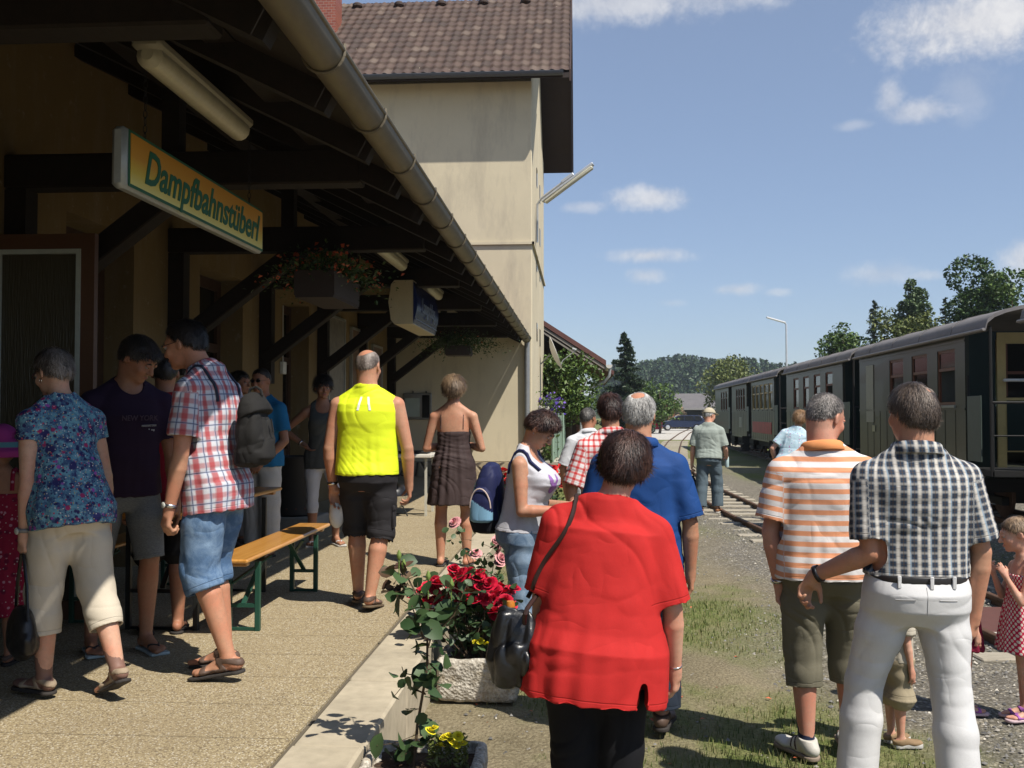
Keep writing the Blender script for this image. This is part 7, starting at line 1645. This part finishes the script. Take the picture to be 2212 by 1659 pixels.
    planter('white trough half hidden behind the red roses, with a pink rose', x0 - .02, yC, .62, .40, .26)
    st = [(.005, [C(1035, 1300), C(1020, 1240), C(1000, 1175), C(985, 1135)], 40, .1, 1.0), (.005, [C(1045, 1300), C(1060, 1250), C(1075, 1180)], 40, .1, 1.1), (.004, [C(1040, 1300), C(1040, 1220), C(1010, 1190)], 40, .1, 1.2)]
    rose_plant('pink rose with loose pink blooms beside the woman with the blue backpack', x0, yC, .22, st, rose_l, [([C(1075, 1165), C(1078, 1185), C(1082, 1205), C(1070, 1175), C(982, 1128), C(1028, 1195), C(1080, 1215)], .052, petal_p)], 10, .050, seed=8)
    # red and white flowers behind the woman
    yD = 11.8; x0 = atY(1150, 890, yD).x; D_ = lambda px, py, y=yD: (atY(px, py, y).x - x0, y - yD, atY(px, py, y).z - .28); planter('farthest stone trough, with scarlet and white flowers behind the backpack', x0, yD, .80, .40, .30)
    st = []; b1 = []; b2 = []
    for i in range(34):
        px = rs.uniform(1070, 1222); py = rs.uniform(1006, 1062); p = D_(px, py, yD + rs.uniform(-.15, .1)); st.append((.003, [(p[0] * .5, 0, 0), (p[0] * .8, 0, p[2] * .6), p], 16, .3, .9)); (b2 if (1175 < px < 1200 and py > 1030) or px < 1085 and i % 2 else b1).append(p)
    rose_plant('scarlet and white flowering plants in the farthest trough', x0, yD, .28, st, rose_l, [(b1, .050, petal_s), (b2, .052, petal_w)], 12, .05, name='geranium', cat='flower', seed=9)
    # hanging boxes
    def hang(label, x, y, z, w, d, h, top, nfl, sp, m, seed, trail, tag2):
        r = empty('hanging_planter', (x, y, z), 0, label, 'hanging planter', 'wooden flower boxes hanging under the canopy'); b = MB(); b.box((-w / 2, -d / 2, 0), (w / 2, d / 2, .02)); 
        for sg in (-1, 1): b.box((sg * w / 2 - .01, -d / 2, .02), (sg * w / 2 + .01, d / 2, h)); b.box((-w / 2 + .01, sg * (d / 2 - .01) - .01, .02), (w / 2 - .01, sg * (d / 2 - .01) + .01, h))
        b.build('box', mat('box_dark_wood', (.045, .032, .028), .8, bs=.3), r); MB().box((-w / 2 + .012, -d / 2 + .022, .03), (w / 2 - .012, d / 2 - .022, h - .02)).build('soil', soil, r)
        for sx in (-1, 1):
            for sy in (-1, 1): c = MB(); chain(c, (sx * w * .47, sy * d * .47, h), (sx * w * .15, sy * d * .4, top)); c.build('chain', blk, r)
        rs = np.random.RandomState(seed); k = 2400; P = rs.randn(k, 3) * np.array([w * .55 + .06, d * .36, .085]) * sp + np.array([0, 0, h + .07]); P[:, 2] -= np.clip(np.abs(P[:, 0]) - w * .5, 0, 1) * trail + np.clip(np.abs(P[:, 1]) - d * .5, 0, 1) * trail
        q = empty('hanging_flowers', (x, y, z), 0, tag2, 'flower', 'flowers growing in the hanging boxes'); leaves(P, .042, fl_dk, 'foliage', q, seed, aspect=.5); i = rs.randint(0, k, nfl); leaves(P[i] * 1.08, .040, m, 'blossoms', q, seed + 1, aspect=.8)
    hang('large dark wooden flower box hanging from chains, the nearer one', -2.33, 9.1, 2.68, .34, 1.0, .24, .46, 300, .80, petal_o, 21, .35, 'trailing orange-red fuchsias in the nearer hanging box')
    hang('small dark flower box hanging from thin wires near the end wall, the farther one', -2.02, 16.6, 2.62, .40, .40, .16, .60, 26, 1.0, petal_o, 22, .15, 'sparse green plants in the farther hanging box')
    r = empty('window_box', (-.83, 24.4, 1.62), 0, 'violet petunias in a white pot on the side wall of the tall house', 'flower pot'); MB().box((-.16, -.25, 0), (.10, .25, .20), .02).build('pot', mat('plastic_white', (0, 0, 0)), r); P = rs.randn(500, 3) * np.array([.16, .25, .12]) + np.array([.08, 0, .25]); leaves(P, .07, fl_md, 'foliage', r, 5); leaves(P[:150] * 1.05 + np.array([.05, 0, 0]), .075, petal_v, 'blossoms', r, 6, aspect=.95)
garden()
rs_ = np.random.RandomState(12); q_ = np.stack([-.8 + rs_.rand(70) * 1.9, 3.9 + rs_.rand(70) * 5, np.full(70, .006)], 1); tag(leaves(q_, .030, petal_o, 'leaf_litter', None, 9, N=np.tile([0, 0, 1.0], (70, 1)), jit=.2), 'dry leaves and petals scattered on the ground near the troughs', 'litter', kind='stuff')
# ================================================================ things carried
def carried(F_):
    # grandmother's handbag, hanging from her left hand
    f = F_['grandma']; W = Vector(f.root.matrix_basis @ Vector(f.sh[0]['W'] + f.sh[0]['hd'] * .085)); r = empty('handbag', (W.x, W.y, W.z), R(58 + 75), "black leather handbag in the grandmother's hand", 'handbag')
    V = Vol((-.17, -.10, -.55), (.17, .10, -.18), .007); V.ell((0, 0, -.40), (.135, .058, .10), 0); V.ell((0, 0, -.33), (.105, .05, .085), .03); V.ell((0, -.045, -.42), (.09, .028, .06), .015); v, F = V.mesh(); v = relax(v, F, 1); N = vnormals(v, F); v = v + N * ((np.abs(vnoise(v * 18, 3) - .5)) * .012)[:, None]; meshobj('bag_body', v, F, lea_bk, r, True)
    b = MB(); b.tube([(-.11, 0, -.30), (-.085, 0, -.15), (-.02, 0, -.01), (.02, 0, -.01), (.085, 0, -.15), (.11, 0, -.30)], .008, 6); b.build('strap', lea_bk, r, True); MB().tube([(.075, -.008, -.17), (.095, -.008, -.17), (.10, -.008, -.20), (.08, -.008, -.20), (.075, -.008, -.17)], .0025, 5).build('buckle', metal, r)
    # grey backpack of the plaid man (on his back, local -y)
    f = F_['plaid']; c = f.P + f.T @ (np.array([-.005, -.128, .140]) * f.H); w = f.root.matrix_basis @ Vector(c); r = empty('backpack', w, R(80), 'soft grey backpack slung on the back of the plaid-shirted man', 'backpack'); r.scale = (.86, .86, .84); gm = clothmat('canvas_grey', plain((.022, .021, .020)), bs=.5); gd = clothmat('canvas_dark', plain((.022, .022, .022)))
    V = Vol((-.22, -.20, -.30), (.22, .16, .30), .008); V.loft((0, 0, 0), np.eye(3), [(-.235, -.005, .09, .05), (-.215, -.01, .145, .085), (-.14, -.02, .160, .102), (0, -.015, .150, .090), (.12, 0, .125, .070), (.19, .005, .085, .05), (.21, .005, .04, .03)], 0, pw=2.8); V.loft((0, -.085, -.09), rx(R(-6)), [(-.10, 0, .08, .03), (-.085, 0, .10, .045), (.03, 0, .10, .045), (.06, 0, .07, .02)], .012, pw=3.2)
    v, F = V.mesh(); v = relax(v, F, 1); N = vnormals(v, F); q = v + .03 * vnoise(v * 9, 2)[:, None]; v = v + N * (-.020 * (1 - np.abs(vnoise(q * np.array([11, 11, 5]), 3) * 2 - 1)) ** 3 + (vnoise(v * 7, 1) - .5) * .022)[:, None]; meshobj('bag_body', v, F, gm, r, True)
    V = Vol((-.2, -.2, .0), (.2, .12, .3), .008); V.loft((0, -.012, 0), np.eye(3), [(.02, -.018, .138, .088), (.10, -.005, .134, .083), (.155, .0, .112, .070), (.20, .004, .075, .045), (.218, .004, .03, .02)], 0, pw=2.8); V.half((0, 0, .065), (0, .55, 1)); v, F = V.mesh(); v = relax(v, F, 1); v = v + vnormals(v, F) * ((vnoise(v * 12, 3) - .5) * .012)[:, None]; meshobj('flap', v, F, gm, r, True)
    MB().tube([(0, .03, .20), (0, .02, .24), (.0, -.02, .255), (.0, -.05, .235), (0, -.06, .20)], .009, 6).build('loop', gm, r, True); b = MB(); b.tube([(.0, -.118, .06), (.0, -.134, -.02)], .005, 6); b.build('drawcord', gd, r)
    tr = f.bvh([f.shirtobj]); Mi = r.matrix_basis.inverted()
    for sx in (-1, 1): MB().tube([Mi @ (f.root.matrix_basis @ p) for p in f.strap_pts(tr, sx * .062, .215, 8, 172, off=.005)], .010, 6).build('strap', mat('webbing_navy', (.02, .025, .05), .7), r, True)
    # blue backpack
    f = F_['bluepack']; c = f.P + f.T @ (np.array([.0, -.150, .125]) * f.H); w = f.root.matrix_basis @ Vector(c); r = empty('backpack', w, R(-104), 'navy and light blue backpack with piping on the woman in pale grey', 'backpack'); nv = clothmat('nylon_navy', plain((.018, .022, .075)), rough=.6, bs=.3); lb = clothmat('nylon_light_blue', plain((.22, .42, .58)), rough=.6); bk = clothmat('nylon_black', plain((.012, .012, .016)))
    V = Vol((-.21, -.20, -.30), (.21, .17, .30), .008); V.loft((0, 0, 0), np.eye(3), [(-.255, 0, .10, .05), (-.235, -.01, .145, .085), (-.15, -.015, .158, .105), (0, -.005, .150, .095), (.13, .01, .125, .075), (.20, .015, .09, .05), (.22, .015, .04, .03)], 0, pw=2.8)
    v, F = V.mesh(); v = relax(v, F, 1); N = vnormals(v, F); v = v + N * (-.010 * (1 - np.abs(vnoise(v * np.array([9, 9, 5]), 3) * 2 - 1)) ** 3 + (vnoise(v * 9, 4) - .5) * .012)[:, None]
    ce = v[F].mean(1); mi = np.where(ce[:, 1] < -.062 + ce[:, 2] * .10, 2, 0); mi = np.where(ce[:, 2] < -.15, 1, mi); meshobj('bag_body', v, F, None, r, True, None, [nv, bk, lb], mi)
    V = Vol((.06, -.15, -.22), (.26, .14, .10), .007); V.loft((.135, -.005, 0), np.eye(3), [(-.165, 0, .03, .055), (-.15, 0, .045, .075), (-.03, 0, .042, .078), (.03, 0, .030, .062), (.065, 0, .012, .03)], 0, pw=2.6); v, F = V.mesh(); ce = v[F].mean(1); meshobj('side_pocket', v, F, None, r, True, None, [lb, nv], np.where(ce[:, 2] > -.055 - ce[:, 1] * .6, 1, 0))
    MB().tube([(.160 + .012 * math.sin(a), -.005 + .070 * math.cos(a), -.07 + .125 * math.sin(a)) for a in [i * math.pi / 12 for i in range(13)]], .0045, 6).build('piping', mat('piping_pale', (.62, .50, .45), .6), r, True)
    tr = f.bvh([f.shirtobj, f.bodyobj]); Mi = r.matrix_basis.inverted()
    for sx in (-1, 1):
        pts = [Mi @ (f.root.matrix_basis @ p) for p in f.strap_pts(tr, sx * .076, .215, 10, 158, off=.004)]
        for j, dx in enumerate((-.012, 0, .012)): MB().tube([p + Vector((dx, 0, 0)) for p in pts], .0085, 6).build('strap' if j == 0 else 'strap_edge', nv, r, True) if j == 1 else None
        b = MB(); n_ = len(pts)
        for i in range(n_ - 1): b.beam(pts[i], pts[i + 1], .042, .010, up=(1, 0, .01) if False else tuple((pts[i] - Vector((pts[i].x, .12, 0))).normalized()))
        b.build('strap', nv, r, False)
    # phone
    h = f.sh[1]; w = f.root.matrix_basis @ Vector(h['W'] + h['hd'] * .11 + np.array([-.03, .01, .02])); r = empty('phone', w, R(-104), 'small pale phone in the hands of the woman in grey tank top', 'phone'); MB().box((-.03, -.055, -.006), (.03, .055, .006), .004).build('phone_body', mat('phone_silver', (.6, .6, .62), .3, .3), r); MB().box((-.025, -.03, .0065), (.025, .05, .0075)).build('screen', glassd, r)
    # red woman's bag with shoulder strap
    f = F_['red']; M = f.root.matrix_basis; c = f.P + f.T @ (np.array([-.185, -.035, .015]) * f.H); w = M @ Vector(c); r = empty('shoulder_bag', w, R(-10), 'large crumpled black leather bag hanging at the left of the red shirt', 'handbag')
    V = Vol((-.16, -.15, -.25), (.16, .15, .18), .007); V.loft((0, -.01, 0), np.eye(3), [(-.205, 0, .07, .03), (-.185, 0, .095, .052), (-.10, -.005, .108, .064), (.0, 0, .095, .050), (.06, .0, .075, .032), (.085, 0, .05, .014)], 0, pw=2.6); V.ell((.0, -.065, -.09), (.072, .022, .07), .015); v, F = V.mesh(); v = relax(v, F, 1); N = vnormals(v, F); q = v + .02 * vnoise(v * 12, 2)[:, None]; v = v + N * (-.016 * (1 - np.abs(vnoise(q * np.array([26, 26, 7]), 3) * 2 - 1)) ** 3 + (vnoise(v * 8, 1) - .5) * .03)[:, None]; meshobj('bag_body', v, F, mat('leather_glossy_black', (.008, .008, .009), .33, bs=.5, bscale=35, spec=.6), r, True)
    Mi = r.matrix_basis.inverted(); tr = f.bvh([f.shirtobj]); P_ = lambda x, y, z: f.P + f.T @ (np.array([x, y, z]) * f.H); pts = []
    for (x, z, a) in ((-.155, .08, -35), (-.140, .13, -20), (-.120, .18, -8), (-.100, .23, 6), (-.085, .24, 28), (-.078, .24, 55), (-.075, .24, 85), (-.080, .24, 120), (-.095, .22, 160)):
        d = f.T @ np.array([-.35 if a < 0 else 0, -math.cos(R(a)), math.sin(R(a))]); pts.append(Mi @ (M @ f.hit(tr, P_(x, -.005, z), d, .006)))
    pts = [Vector((.045, -.06, .04)), Vector((.065, -.105, .10))] + pts + [Vector((.02, .10, .10))]
    cu = [];
    for i in range(len(pts) - 1):
        for k in range(4): t_ = k / 4; p0 = pts[max(i - 1, 0)]; p1 = pts[i]; p2 = pts[i + 1]; p3 = pts[min(i + 2, len(pts) - 1)]; cu.append(.5 * ((2 * p1) + (-p0 + p2) * t_ + (2 * p0 - 5 * p1 + 4 * p2 - p3) * t_ ** 2 + (-p0 + 3 * p1 - 3 * p2 + p3) * t_ ** 3))
    b.tube(cu + [pts[-1]], .0085, 6); b.build('strap', mat('strap_dark', (.035, .018, .015), .5), r, True); MB().lathe([(.015, .07), (.017, .09), (.014, .104)], (-.02, 0, 0), 14).build('bottle_cap', mat('cap_orange', (.55, .20, .03), .3), r, True)
    # white cap in the yellow man's left hand
    f = F_['yellow']; h = f.sh[0]; w = f.root.matrix_basis @ Vector(h['W'] + h['hd'] * .11 + np.array([.0, .01, -.03])); r = empty('baseball_cap', w, 0, 'white cap dangling from the left hand of the man in neon yellow', 'cap'); V = Vol((-.1, -.1, -.2), (.1, .1, .06), .006); V.ell((.015, 0, -.075), (.052, .055, .085), 0); V.ell((.0, 0, -.005), (.03, .03, .04), .03); V.ell((.055, .0, -.03), (.012, .045, .055), .015); v, F = V.mesh(); meshobj('cap_body', relax(v, F, 1), F, clothmat('cap_white', plain((.70, .70, .68))), r, True)
    # cap man's bag and bottle
    f = F_['cap']; h = f.sh[0]; w = f.root.matrix_basis @ Vector(h['W'] + h['hd'] * .09); r = empty('holdall', w, R(60), 'dark navy holdall carried by the elderly man in beige cap', 'bag'); V = Vol((-.22, -.14, -.52), (.22, .14, -.05), .012); V.ell((0, 0, -.32), (.15, .08, .17), 0); V.ell((0, 0, -.22), (.11, .05, .12), .04); v, F = V.mesh(); meshobj('bag_body', relax(v, F, 1), F, clothmat('nylon_dark_navy', plain((.012, .018, .032))), r, True); MB().tube([(-.09, 0, -.18), (-.05, 0, -.02), (.05, 0, -.02), (.09, 0, -.18)], .01, 6).build('handle', blk, r, True)
    h = f.sh[1]; w = f.root.matrix_basis @ Vector(h['W'] + h['hd'] * .08); r = empty('water_bottle', w, 0, 'clear plastic bottle in the right hand of the elderly man in beige cap', 'bottle'); MB().lathe([(.03, -.14), (.034, -.12), (.034, .02), (.014, .06), (.014, .09)], n=14).build('bottle_body', mat('bottle_pale', (.45, .58, .58), .15), r, True)
# ================================================================ beyond the house
def beyond():
    # fence on low wall
    p0 = Vector((-.62, 22.2, 0)); p1 = Vector((-.06, 35.2, 0)); d = (p1 - p0).normalized(); L = (p1 - p0).length; r = empty('low_wall', p0, math.atan2(-d.x, d.y), 'low white concrete wall with slab top below the mesh fence', 'wall'); MB().box((-.12, 0, -.2), (.12, L, .50)).build('wall_body', mat('wall_white', (.55, .52, .46), .9, bs=.2), r); MB().box((-.17, -.02, .502), (.17, L + .02, .58), .01).build('coping', mat('coping_grey', (.40, .37, .30), .9, bs=.3), r)
    r = empty('mesh_fence', p0 + Vector((0, 0, .58)), math.atan2(-d.x, d.y), 'pale green wire mesh fence standing on the low white wall', 'fence'); gm = mat('mesh_green', (.26, .36, .28), .6); b = MB(); k = 0.0
    while k < L: b.box((-.003, k, .02), (.003, k + .014, 1.02)); k += .055
    z = .04
    while z < 1.03: b.box((-.0075, 0, z), (-.0035, L, z + .008)); z += .05
    b.build('mesh', gm, r); 
    for i in range(8): MB().tube([(.03, i * L / 7, -.0), (.03, i * L / 7, 1.08)], .022, 8).build('post', gm, r)
    r = empty('climbing_plant', (p0.x - .15, p0.y + 1.4, .55), 0, 'green creeper growing through the near end of the mesh fence', 'plant'); rs = np.random.RandomState(5); P = rs.randn(900, 3) * np.array([.12, .5, .45]) + np.array([0, 0, .35]); leaves(P[P[:, 2] > -.3], .09, fl_md, 'foliage', r, 7); MB().tube([(0, 0, -.3), (.02, .05, .4), (0, .2, .9)], .012, 6).build('stem', bark, r)
    # goods shed
    r = empty('goods_shed', (0, 0, 0), 0, 'dark wooden goods shed with a brown tiled roof and white gutter end', 'shed'); y0, y1 = 30.0, 44.0; xe, ze = .80, 3.08; sl = math.tan(R(33)); xr = -4.2; zr = ze + (xe - xr) * sl
    wd = mat('shed_boards', (.045, .026, .018), .9, var=.35, vs=2, bs=.5, bscale=12, stretch=(9, 9, .6)); b = MB(); b.box((-8.5, y0 + .9, 0), (-.10, y1, 2.75)); b.prism([(-8.5, 2.75), (-.10, 2.75), (-.10, ze + .2), (xr, zr - .25), (-8.5, ze + .2)], y0 + .9, y1, 'y'); b.build('wall', wd, r)
    tmr = mat('shed_tiles', (.135, .060, .052), .75, var=.25, vs=6, bs=.6, bscale=4); b = MB(); b.prism([(xe, ze), (xr, zr), (xr, zr + .16), (xe, ze + .16)], y0, y1, 'y'); b.prism([(xr, zr), (-9.2, ze), (-9.2, ze + .16), (xr, zr + .16)], y0, y1, 'y'); b.prism([(xe + .30, ze - .20), (xe + .002, ze - .002), (xe + .002, ze + .13), (xe + .32, ze - .07)], y0 + 2.2, y1, 'y'); b.build('roof', tmr, r)
    b = MB(); b.prism([(xe - .02, ze - .12), (xr, zr - .12), (xr, zr - .02), (xe - .02, ze - .02)], y0 + .03, y0 + .09, 'y'); b.prism([(xe - .10, ze - .20), (xr, zr - .20), (xr, zr - .135), (xe - .10, ze - .135)], y0 + .05, y0 + .12, 'y'); b.build('verge_trim', mat('trim_pale', (.26, .23, .20), .7), r)
    b = MB(); b.lathe([(.10, 0), (.10, 2.1)], (xe + .09, y0 - .03, ze + .02), 14, 'y'); b.v = [(v[0], v[1], min(v[2], ze + .03)) for v in b.v]; b.build('gutter', mat('gutter_white', (.62, .60, .56), .5), r, True); b = MB(); b.tube([(xe + .12, y0 + .25, ze - .06), (xe + .10, y0 + .25, ze - .30), (xe - .05, y0 + .35, ze - .48), (xe - .60, y0 + .6, ze - .66), (.07, y0 + .7, ze - .78), (.03, y0 + .7, .2)], .045, 8); b.build('downpipe', mat('pipe_pale_grey', (.42, .44, .44), .5), r, True)
    b = MB(); b.box((-.10, y0 + .95, 0), (.02, y0 + 1.1, 2.7)); b.box((-.1, y0 + 4, 0), (.02, y0 + 4.15, 2.7)); b.build('corner_post', mat('post_redbrown', (.16, .07, .045), .8), r)
    b = MB(); b.box((-.095, y0 + 2.2, .3), (-.05, y0 + 3.6, 2.2)); b.build('door', mat('door_redbrown', (.22, .10, .06), .8), r); b = MB(); b.box((-.048, y0 + 2.35, 1.3), (-.03, y0 + 3.4, 2.0)); b.build('window', mat('frame_white_old', (.45, .43, .40), .6), r)
    # satellite dish on the side wall of the tall house
    p = Vector((-.70, 25.2, 3.15)); r = empty('satellite_dish', p, 0, 'white satellite dish with receiver arm on the side wall of the tall house', 'satellite dish'); ax = Vector((.93, .05, .36)).normalized(); Mx = ax.to_track_quat('Z', 'Y').to_matrix().to_4x4(); b = MB(); b.lathe([(.02, 0), (.18, .015), (.33, .055), (.43, .105), (.43, .115), (.33, .068), (.02, .012)], n=28, capb=False, capt=False); b.v = [tuple(Mx @ Vector(v)) for v in b.v]; b.build('dish', mat('dish_white', (.68, .67, .64), .4), r, True)
    b = MB(); b.tube([(-.28, 0, -.25), (-.05, 0, -.02)], .02, 8); b.build('mount', zinc_lt, r); tip = Vector((.62, -.02, .10)); b = MB(); b.tube([tuple(Mx @ Vector((-.0, -.38, .08))), (.28, 0, -.16), tuple(tip)], .014, 6); b.build('arm', zinc_lt, r); b = MB(); b.tube([tip, tip + Vector((-.10, 0, .04))], .032, 8); b.build('receiver', mat('lnb_grey', (.35, .36, .36), .5), r, True)
    # lamp on the house wall
    r = empty('wall_lamp', (-.985, 22.6, 0), 0, 'long fluorescent lamp on an angled arm fixed high on the tall house', 'lamp'); pm_ = mat('galvanised', (.55, .57, .60), .4, .4); b = MB(); b.tube([(.03, 0, 5.55), (.03, 0, 6.42), (.12, -.05, 6.55), (.78, -.28, 6.98)], .026, 10); b.build('pole', pm_, r, True)
    a = Vector((.16, -.30, 6.42)); c = Vector((1.30, -.55, 7.20)); b = MB(); b.beam(a, c, .20, .05, bev=.012); b.build('housing', pm_, r, True); dn = Vector((.28, -.75, -.42)) * .0; b = MB(); u = (c - a).normalized(); b.beam(a + u * .05 + Vector((.02, -.04, -.06)), c - u * .04 + Vector((.02, -.04, -.06)), .15, .07, bev=.02); b.build('diffuser', mat('diffuser_cream', (.50, .48, .38), .35), r, True); b = MB(); b.beam(Vector((.60, -.25, 6.87)), Vector((.86, -.31, 7.04)), .07, .07, bev=.01); b.build('clamp', pm_, r)
    # tall lamp beyond the train
    Y = 58; x = atY(1700, 890, Y).x; zt = atY(1700, 697, Y).z; r = empty('lamp_post', (x, Y, 0), 0, 'tall pale street lamp with a single arm rising behind the train', 'street lamp'); b = MB(); b.tube([(0, 0, 0), (0, 0, zt - .1), (-.12, 0, zt + .02)], [.07, .05, .045], 10); b.build('pole', pm_, r, True); b = MB(); b.beam((-.05, 0, zt + .0), (-1.15, -.2, zt + .30), .16, .09, bev=.02); b.build('lamp_head', mat('lamp_head_white', (.7, .7, .7), .4), r, True)
    # barn, brick shed, wood piles
    Y = 125; X = lambda px, y=Y: atY(px, 890, y).x; Zp = lambda py, y=Y: atY(1250, py, y).z; r = empty('barn', (0, 0, 0), 0, 'long low grey-roofed timber barn behind the dark blue car', 'barn'); xa, xb = X(1450), X(1585); z1, z2 = Zp(882), Zp(849)
    b = MB(); b.box((xa + .8, Y + .6, 0), (xb - .5, Y + 7, z1)); b.build('wall', mat('barn_boards', (.035, .034, .036), .9, var=.3, bs=.4, stretch=(6, 6, .5)), r); b = MB(); b.quad((xa, Y, z1 - .05), (xb, Y, z1 - .05), (xb, Y + 4, z2), (xa + .9, Y + 4, z2)); b.quad((xa + .9, Y + 4, z2), (xb, Y + 4, z2), (xb, Y + 8, z1 - .05), (xa, Y + 8, z1 - .05)); b.quad((xa, Y, z1 - .05), (xa + .9, Y + 4, z2), (xa, Y + 8, z1 - .05)); b.build('roof', mat('barn_roof', (.14, .13, .13), .85, var=.2, vs=1, bs=.3, bscale=3), r)
    b = MB(); b.box((xa, Y - .05, z1 - .2), (xb, Y - .005, z1 - .02)); b.build('fascia', mat('fascia_grey', (.3, .29, .28), .8), r)
    r = empty('brick_shed', (0, 0, 0), 0, 'small red brick building with a pale window frame left of the barn', 'shed'); y = 118; b = MB(); b.box((X(1430, y), y, 0), (X(1458, y), y + 4, Zp(868, y))); b.build('wall', MATS['brick_red'], r); b = MB(); x_ = X(1444, y); b.box((x_, y - .06, Zp(886, y)), (x_ + .8, y - .003, Zp(871, y))); b.build('window', mat('frame_cream', (.6, .5, .4), .6), r); b = MB(); b.box((x_ + .1, y - .08, Zp(877, y)), (x_ + .7, y - .062, Zp(872.5, y))); b.box((x_ + .1, y - .08, Zp(885, y)), (x_ + .7, y - .062, Zp(879, y))); b.build('pane', MATS['brick_red'], r)
    for i, (px, lab, w, h) in enumerate(((1437, 'heap of split firewood left of the dark blue car', 2.4, 1.9), (1470, 'small firewood heap seen over the bonnet side of the dark car', 1.6, 2.3), (1530, 'firewood heap at the rear end of the dark blue car', 2.6, 2.1))):
        y = 108; r = empty('firewood_pile', (X(px, y), y, 0), 0, lab, 'woodpile', 'firewood heaps before the barn'); b = MB(); rg = random.Random(i)
        for k in range(150):
            u = rg.uniform(-1, 1); z = rg.uniform(0, 1) * h * (1 - abs(u) ** 2 * .8); p = Vector((u * w / 2, rg.uniform(-.4, .4), z)); d = Vector((rg.uniform(-1, 1), rg.uniform(-1, 1), rg.uniform(-.4, .4))).normalized() * .22; b.tube([p - d, p + d], rg.uniform(.06, .12), 5)
        b.build('logs', mat('firewood', (.30, .22, .14), .9, var=.5, vs=1.5), r)
    # cars
    def car(label, loc, rz, m, L=4.5, est=True, gl=glassd):
        r = empty('parked_car', loc, rz, label, 'car', 'cars parked on the pale road'); W = .86; prof = [(-L / 2, .32), (-L / 2 - .03, .60), (-L / 2 + .10, .80), (-L / 2 + 1.05, .93), (-L / 2 + 1.75, 1.40), (-L / 2 + 2.1, 1.46), (L / 2 - .75, 1.46), (L / 2 - .35, 1.38), (L / 2 - .05, .92), (L / 2 + .02, .55), (L / 2, .30)]
        b = MB(); n = len(prof); vs = []
        for s in (-1, 1):
            for (x, z) in prof: w = W - max(0, z - .9) * .42; vs.append((x, s * w, z))
        b._add(vs, [tuple(range(n))[::-1], tuple(range(n, 2 * n))] + [(i, (i + 1) % n, n + (i + 1) % n, n + i) for i in range(n)]); bd = b.build('body', m, r); bv = bd.modifiers.new('b', 'BEVEL'); bv.width = .05; bv.segments = 3; bv.limit_method = 'ANGLE'; bd.data.shade_smooth(); bd.data.set_sharp_from_angle(angle=R(50))
        for s in (-1, 1):
            wins = [[(-L / 2 + 1.25, .96), (-L / 2 + 1.80, 1.36), (-L / 2 + 2.35, 1.38), (-L / 2 + 2.35, .96)], [(-L / 2 + 2.43, .96), (-L / 2 + 2.43, 1.38), (-L / 2 + 3.25, 1.38), (-L / 2 + 3.25, .96)], [(-L / 2 + 3.33, .96), (-L / 2 + 3.33, 1.38), (L / 2 - .55, 1.36), (L / 2 - .28, .96)]]
            for q in wins: g = MB(); g.quad(*[(x, s * (W - max(0, z - .9) * .42 + .008), z) for x, z in q]); g.build('window', gl, r, fixn=False)
        g = MB(); g.quad((-L / 2 + 1.10, -.72, .98), (-L / 2 + 1.10, .72, .98), (-L / 2 + 1.70, .60, 1.385), (-L / 2 + 1.70, -.60, 1.385)); g.build('windscreen', gl, r, fixn=False)
        for sx in (-L / 2 + .80, L / 2 - .85):
            for s in (-1, 1):
                w_ = MB(); w_.lathe([(.20, -.11), (.31, -.10), (.32, 0), (.31, .10), (.20, .11)], (sx, s * .79, .32), 24, 'y'); t_ = w_.build('wheel', plast_bk, r, True); w_ = MB(); w_.lathe([(.20, 0), (.15, .015), (.05, .03)], (0, 0, 0), 18, 'y'); w_.v = [(v[0] + sx, s * (v[1] + .902), v[2] + .32) for v in w_.v]; w_.build('rim', mat('rim_silver', (.6, .6, .6), .3, .6), t_, True)
        for s in (-1, 1):
            g = MB(); g.box((-L / 2 - .02, s * .64 - .16, .62), (-L / 2 + .08, s * .64 + .16, .76), .02); g.build('headlight', mat('headlight', (.7, .7, .7), .1), r, True); g = MB(); g.box((L / 2 - .06, s * .74 - .10, .70), (L / 2 + .02, s * .74 + .10, 1.05), .02); g.build('tail_light', mat('tail_red', (.45, .01, .02), .2), r, True)
        return r
    y = 96; car('dark blue estate car parked side-on before the barn', (X(1472, y), y, 0), 0, mat('paint_dark_blue', (.022, .028, .055), .25, .3, coat=.5), L=4.35); y = 83; car('bright red car mostly hidden behind the grey-haired man', (X(1428, y) - 2.1, y, 0), 0, mat('paint_red', (.55, .012, .04), .25, .1, coat=.5), L=4.2)
beyond()
def haze():
    b = MB().box((-320, -40, -14), (520, 800, 60)); o = b.build('haze'); m = bpy.data.materials.new('haze'); m.use_nodes = True; n = NT(m.node_tree); n.n.clear(); v = n.add('ShaderNodeVolumePrincipled', {'Color': (.80, .88, 1, 1), 'Density': .00034, 'Anisotropy': .2}); q = n.add('ShaderNodeOutputMaterial'); n.l.new(v.outputs[0], q.inputs['Volume']); o.data.materials.append(m); tag(o, 'thin bluish summer haze over the valley', 'haze', kind='stuff')
haze()
FIG = people()
carried(FIG)
print('script time', time.time() - T0)
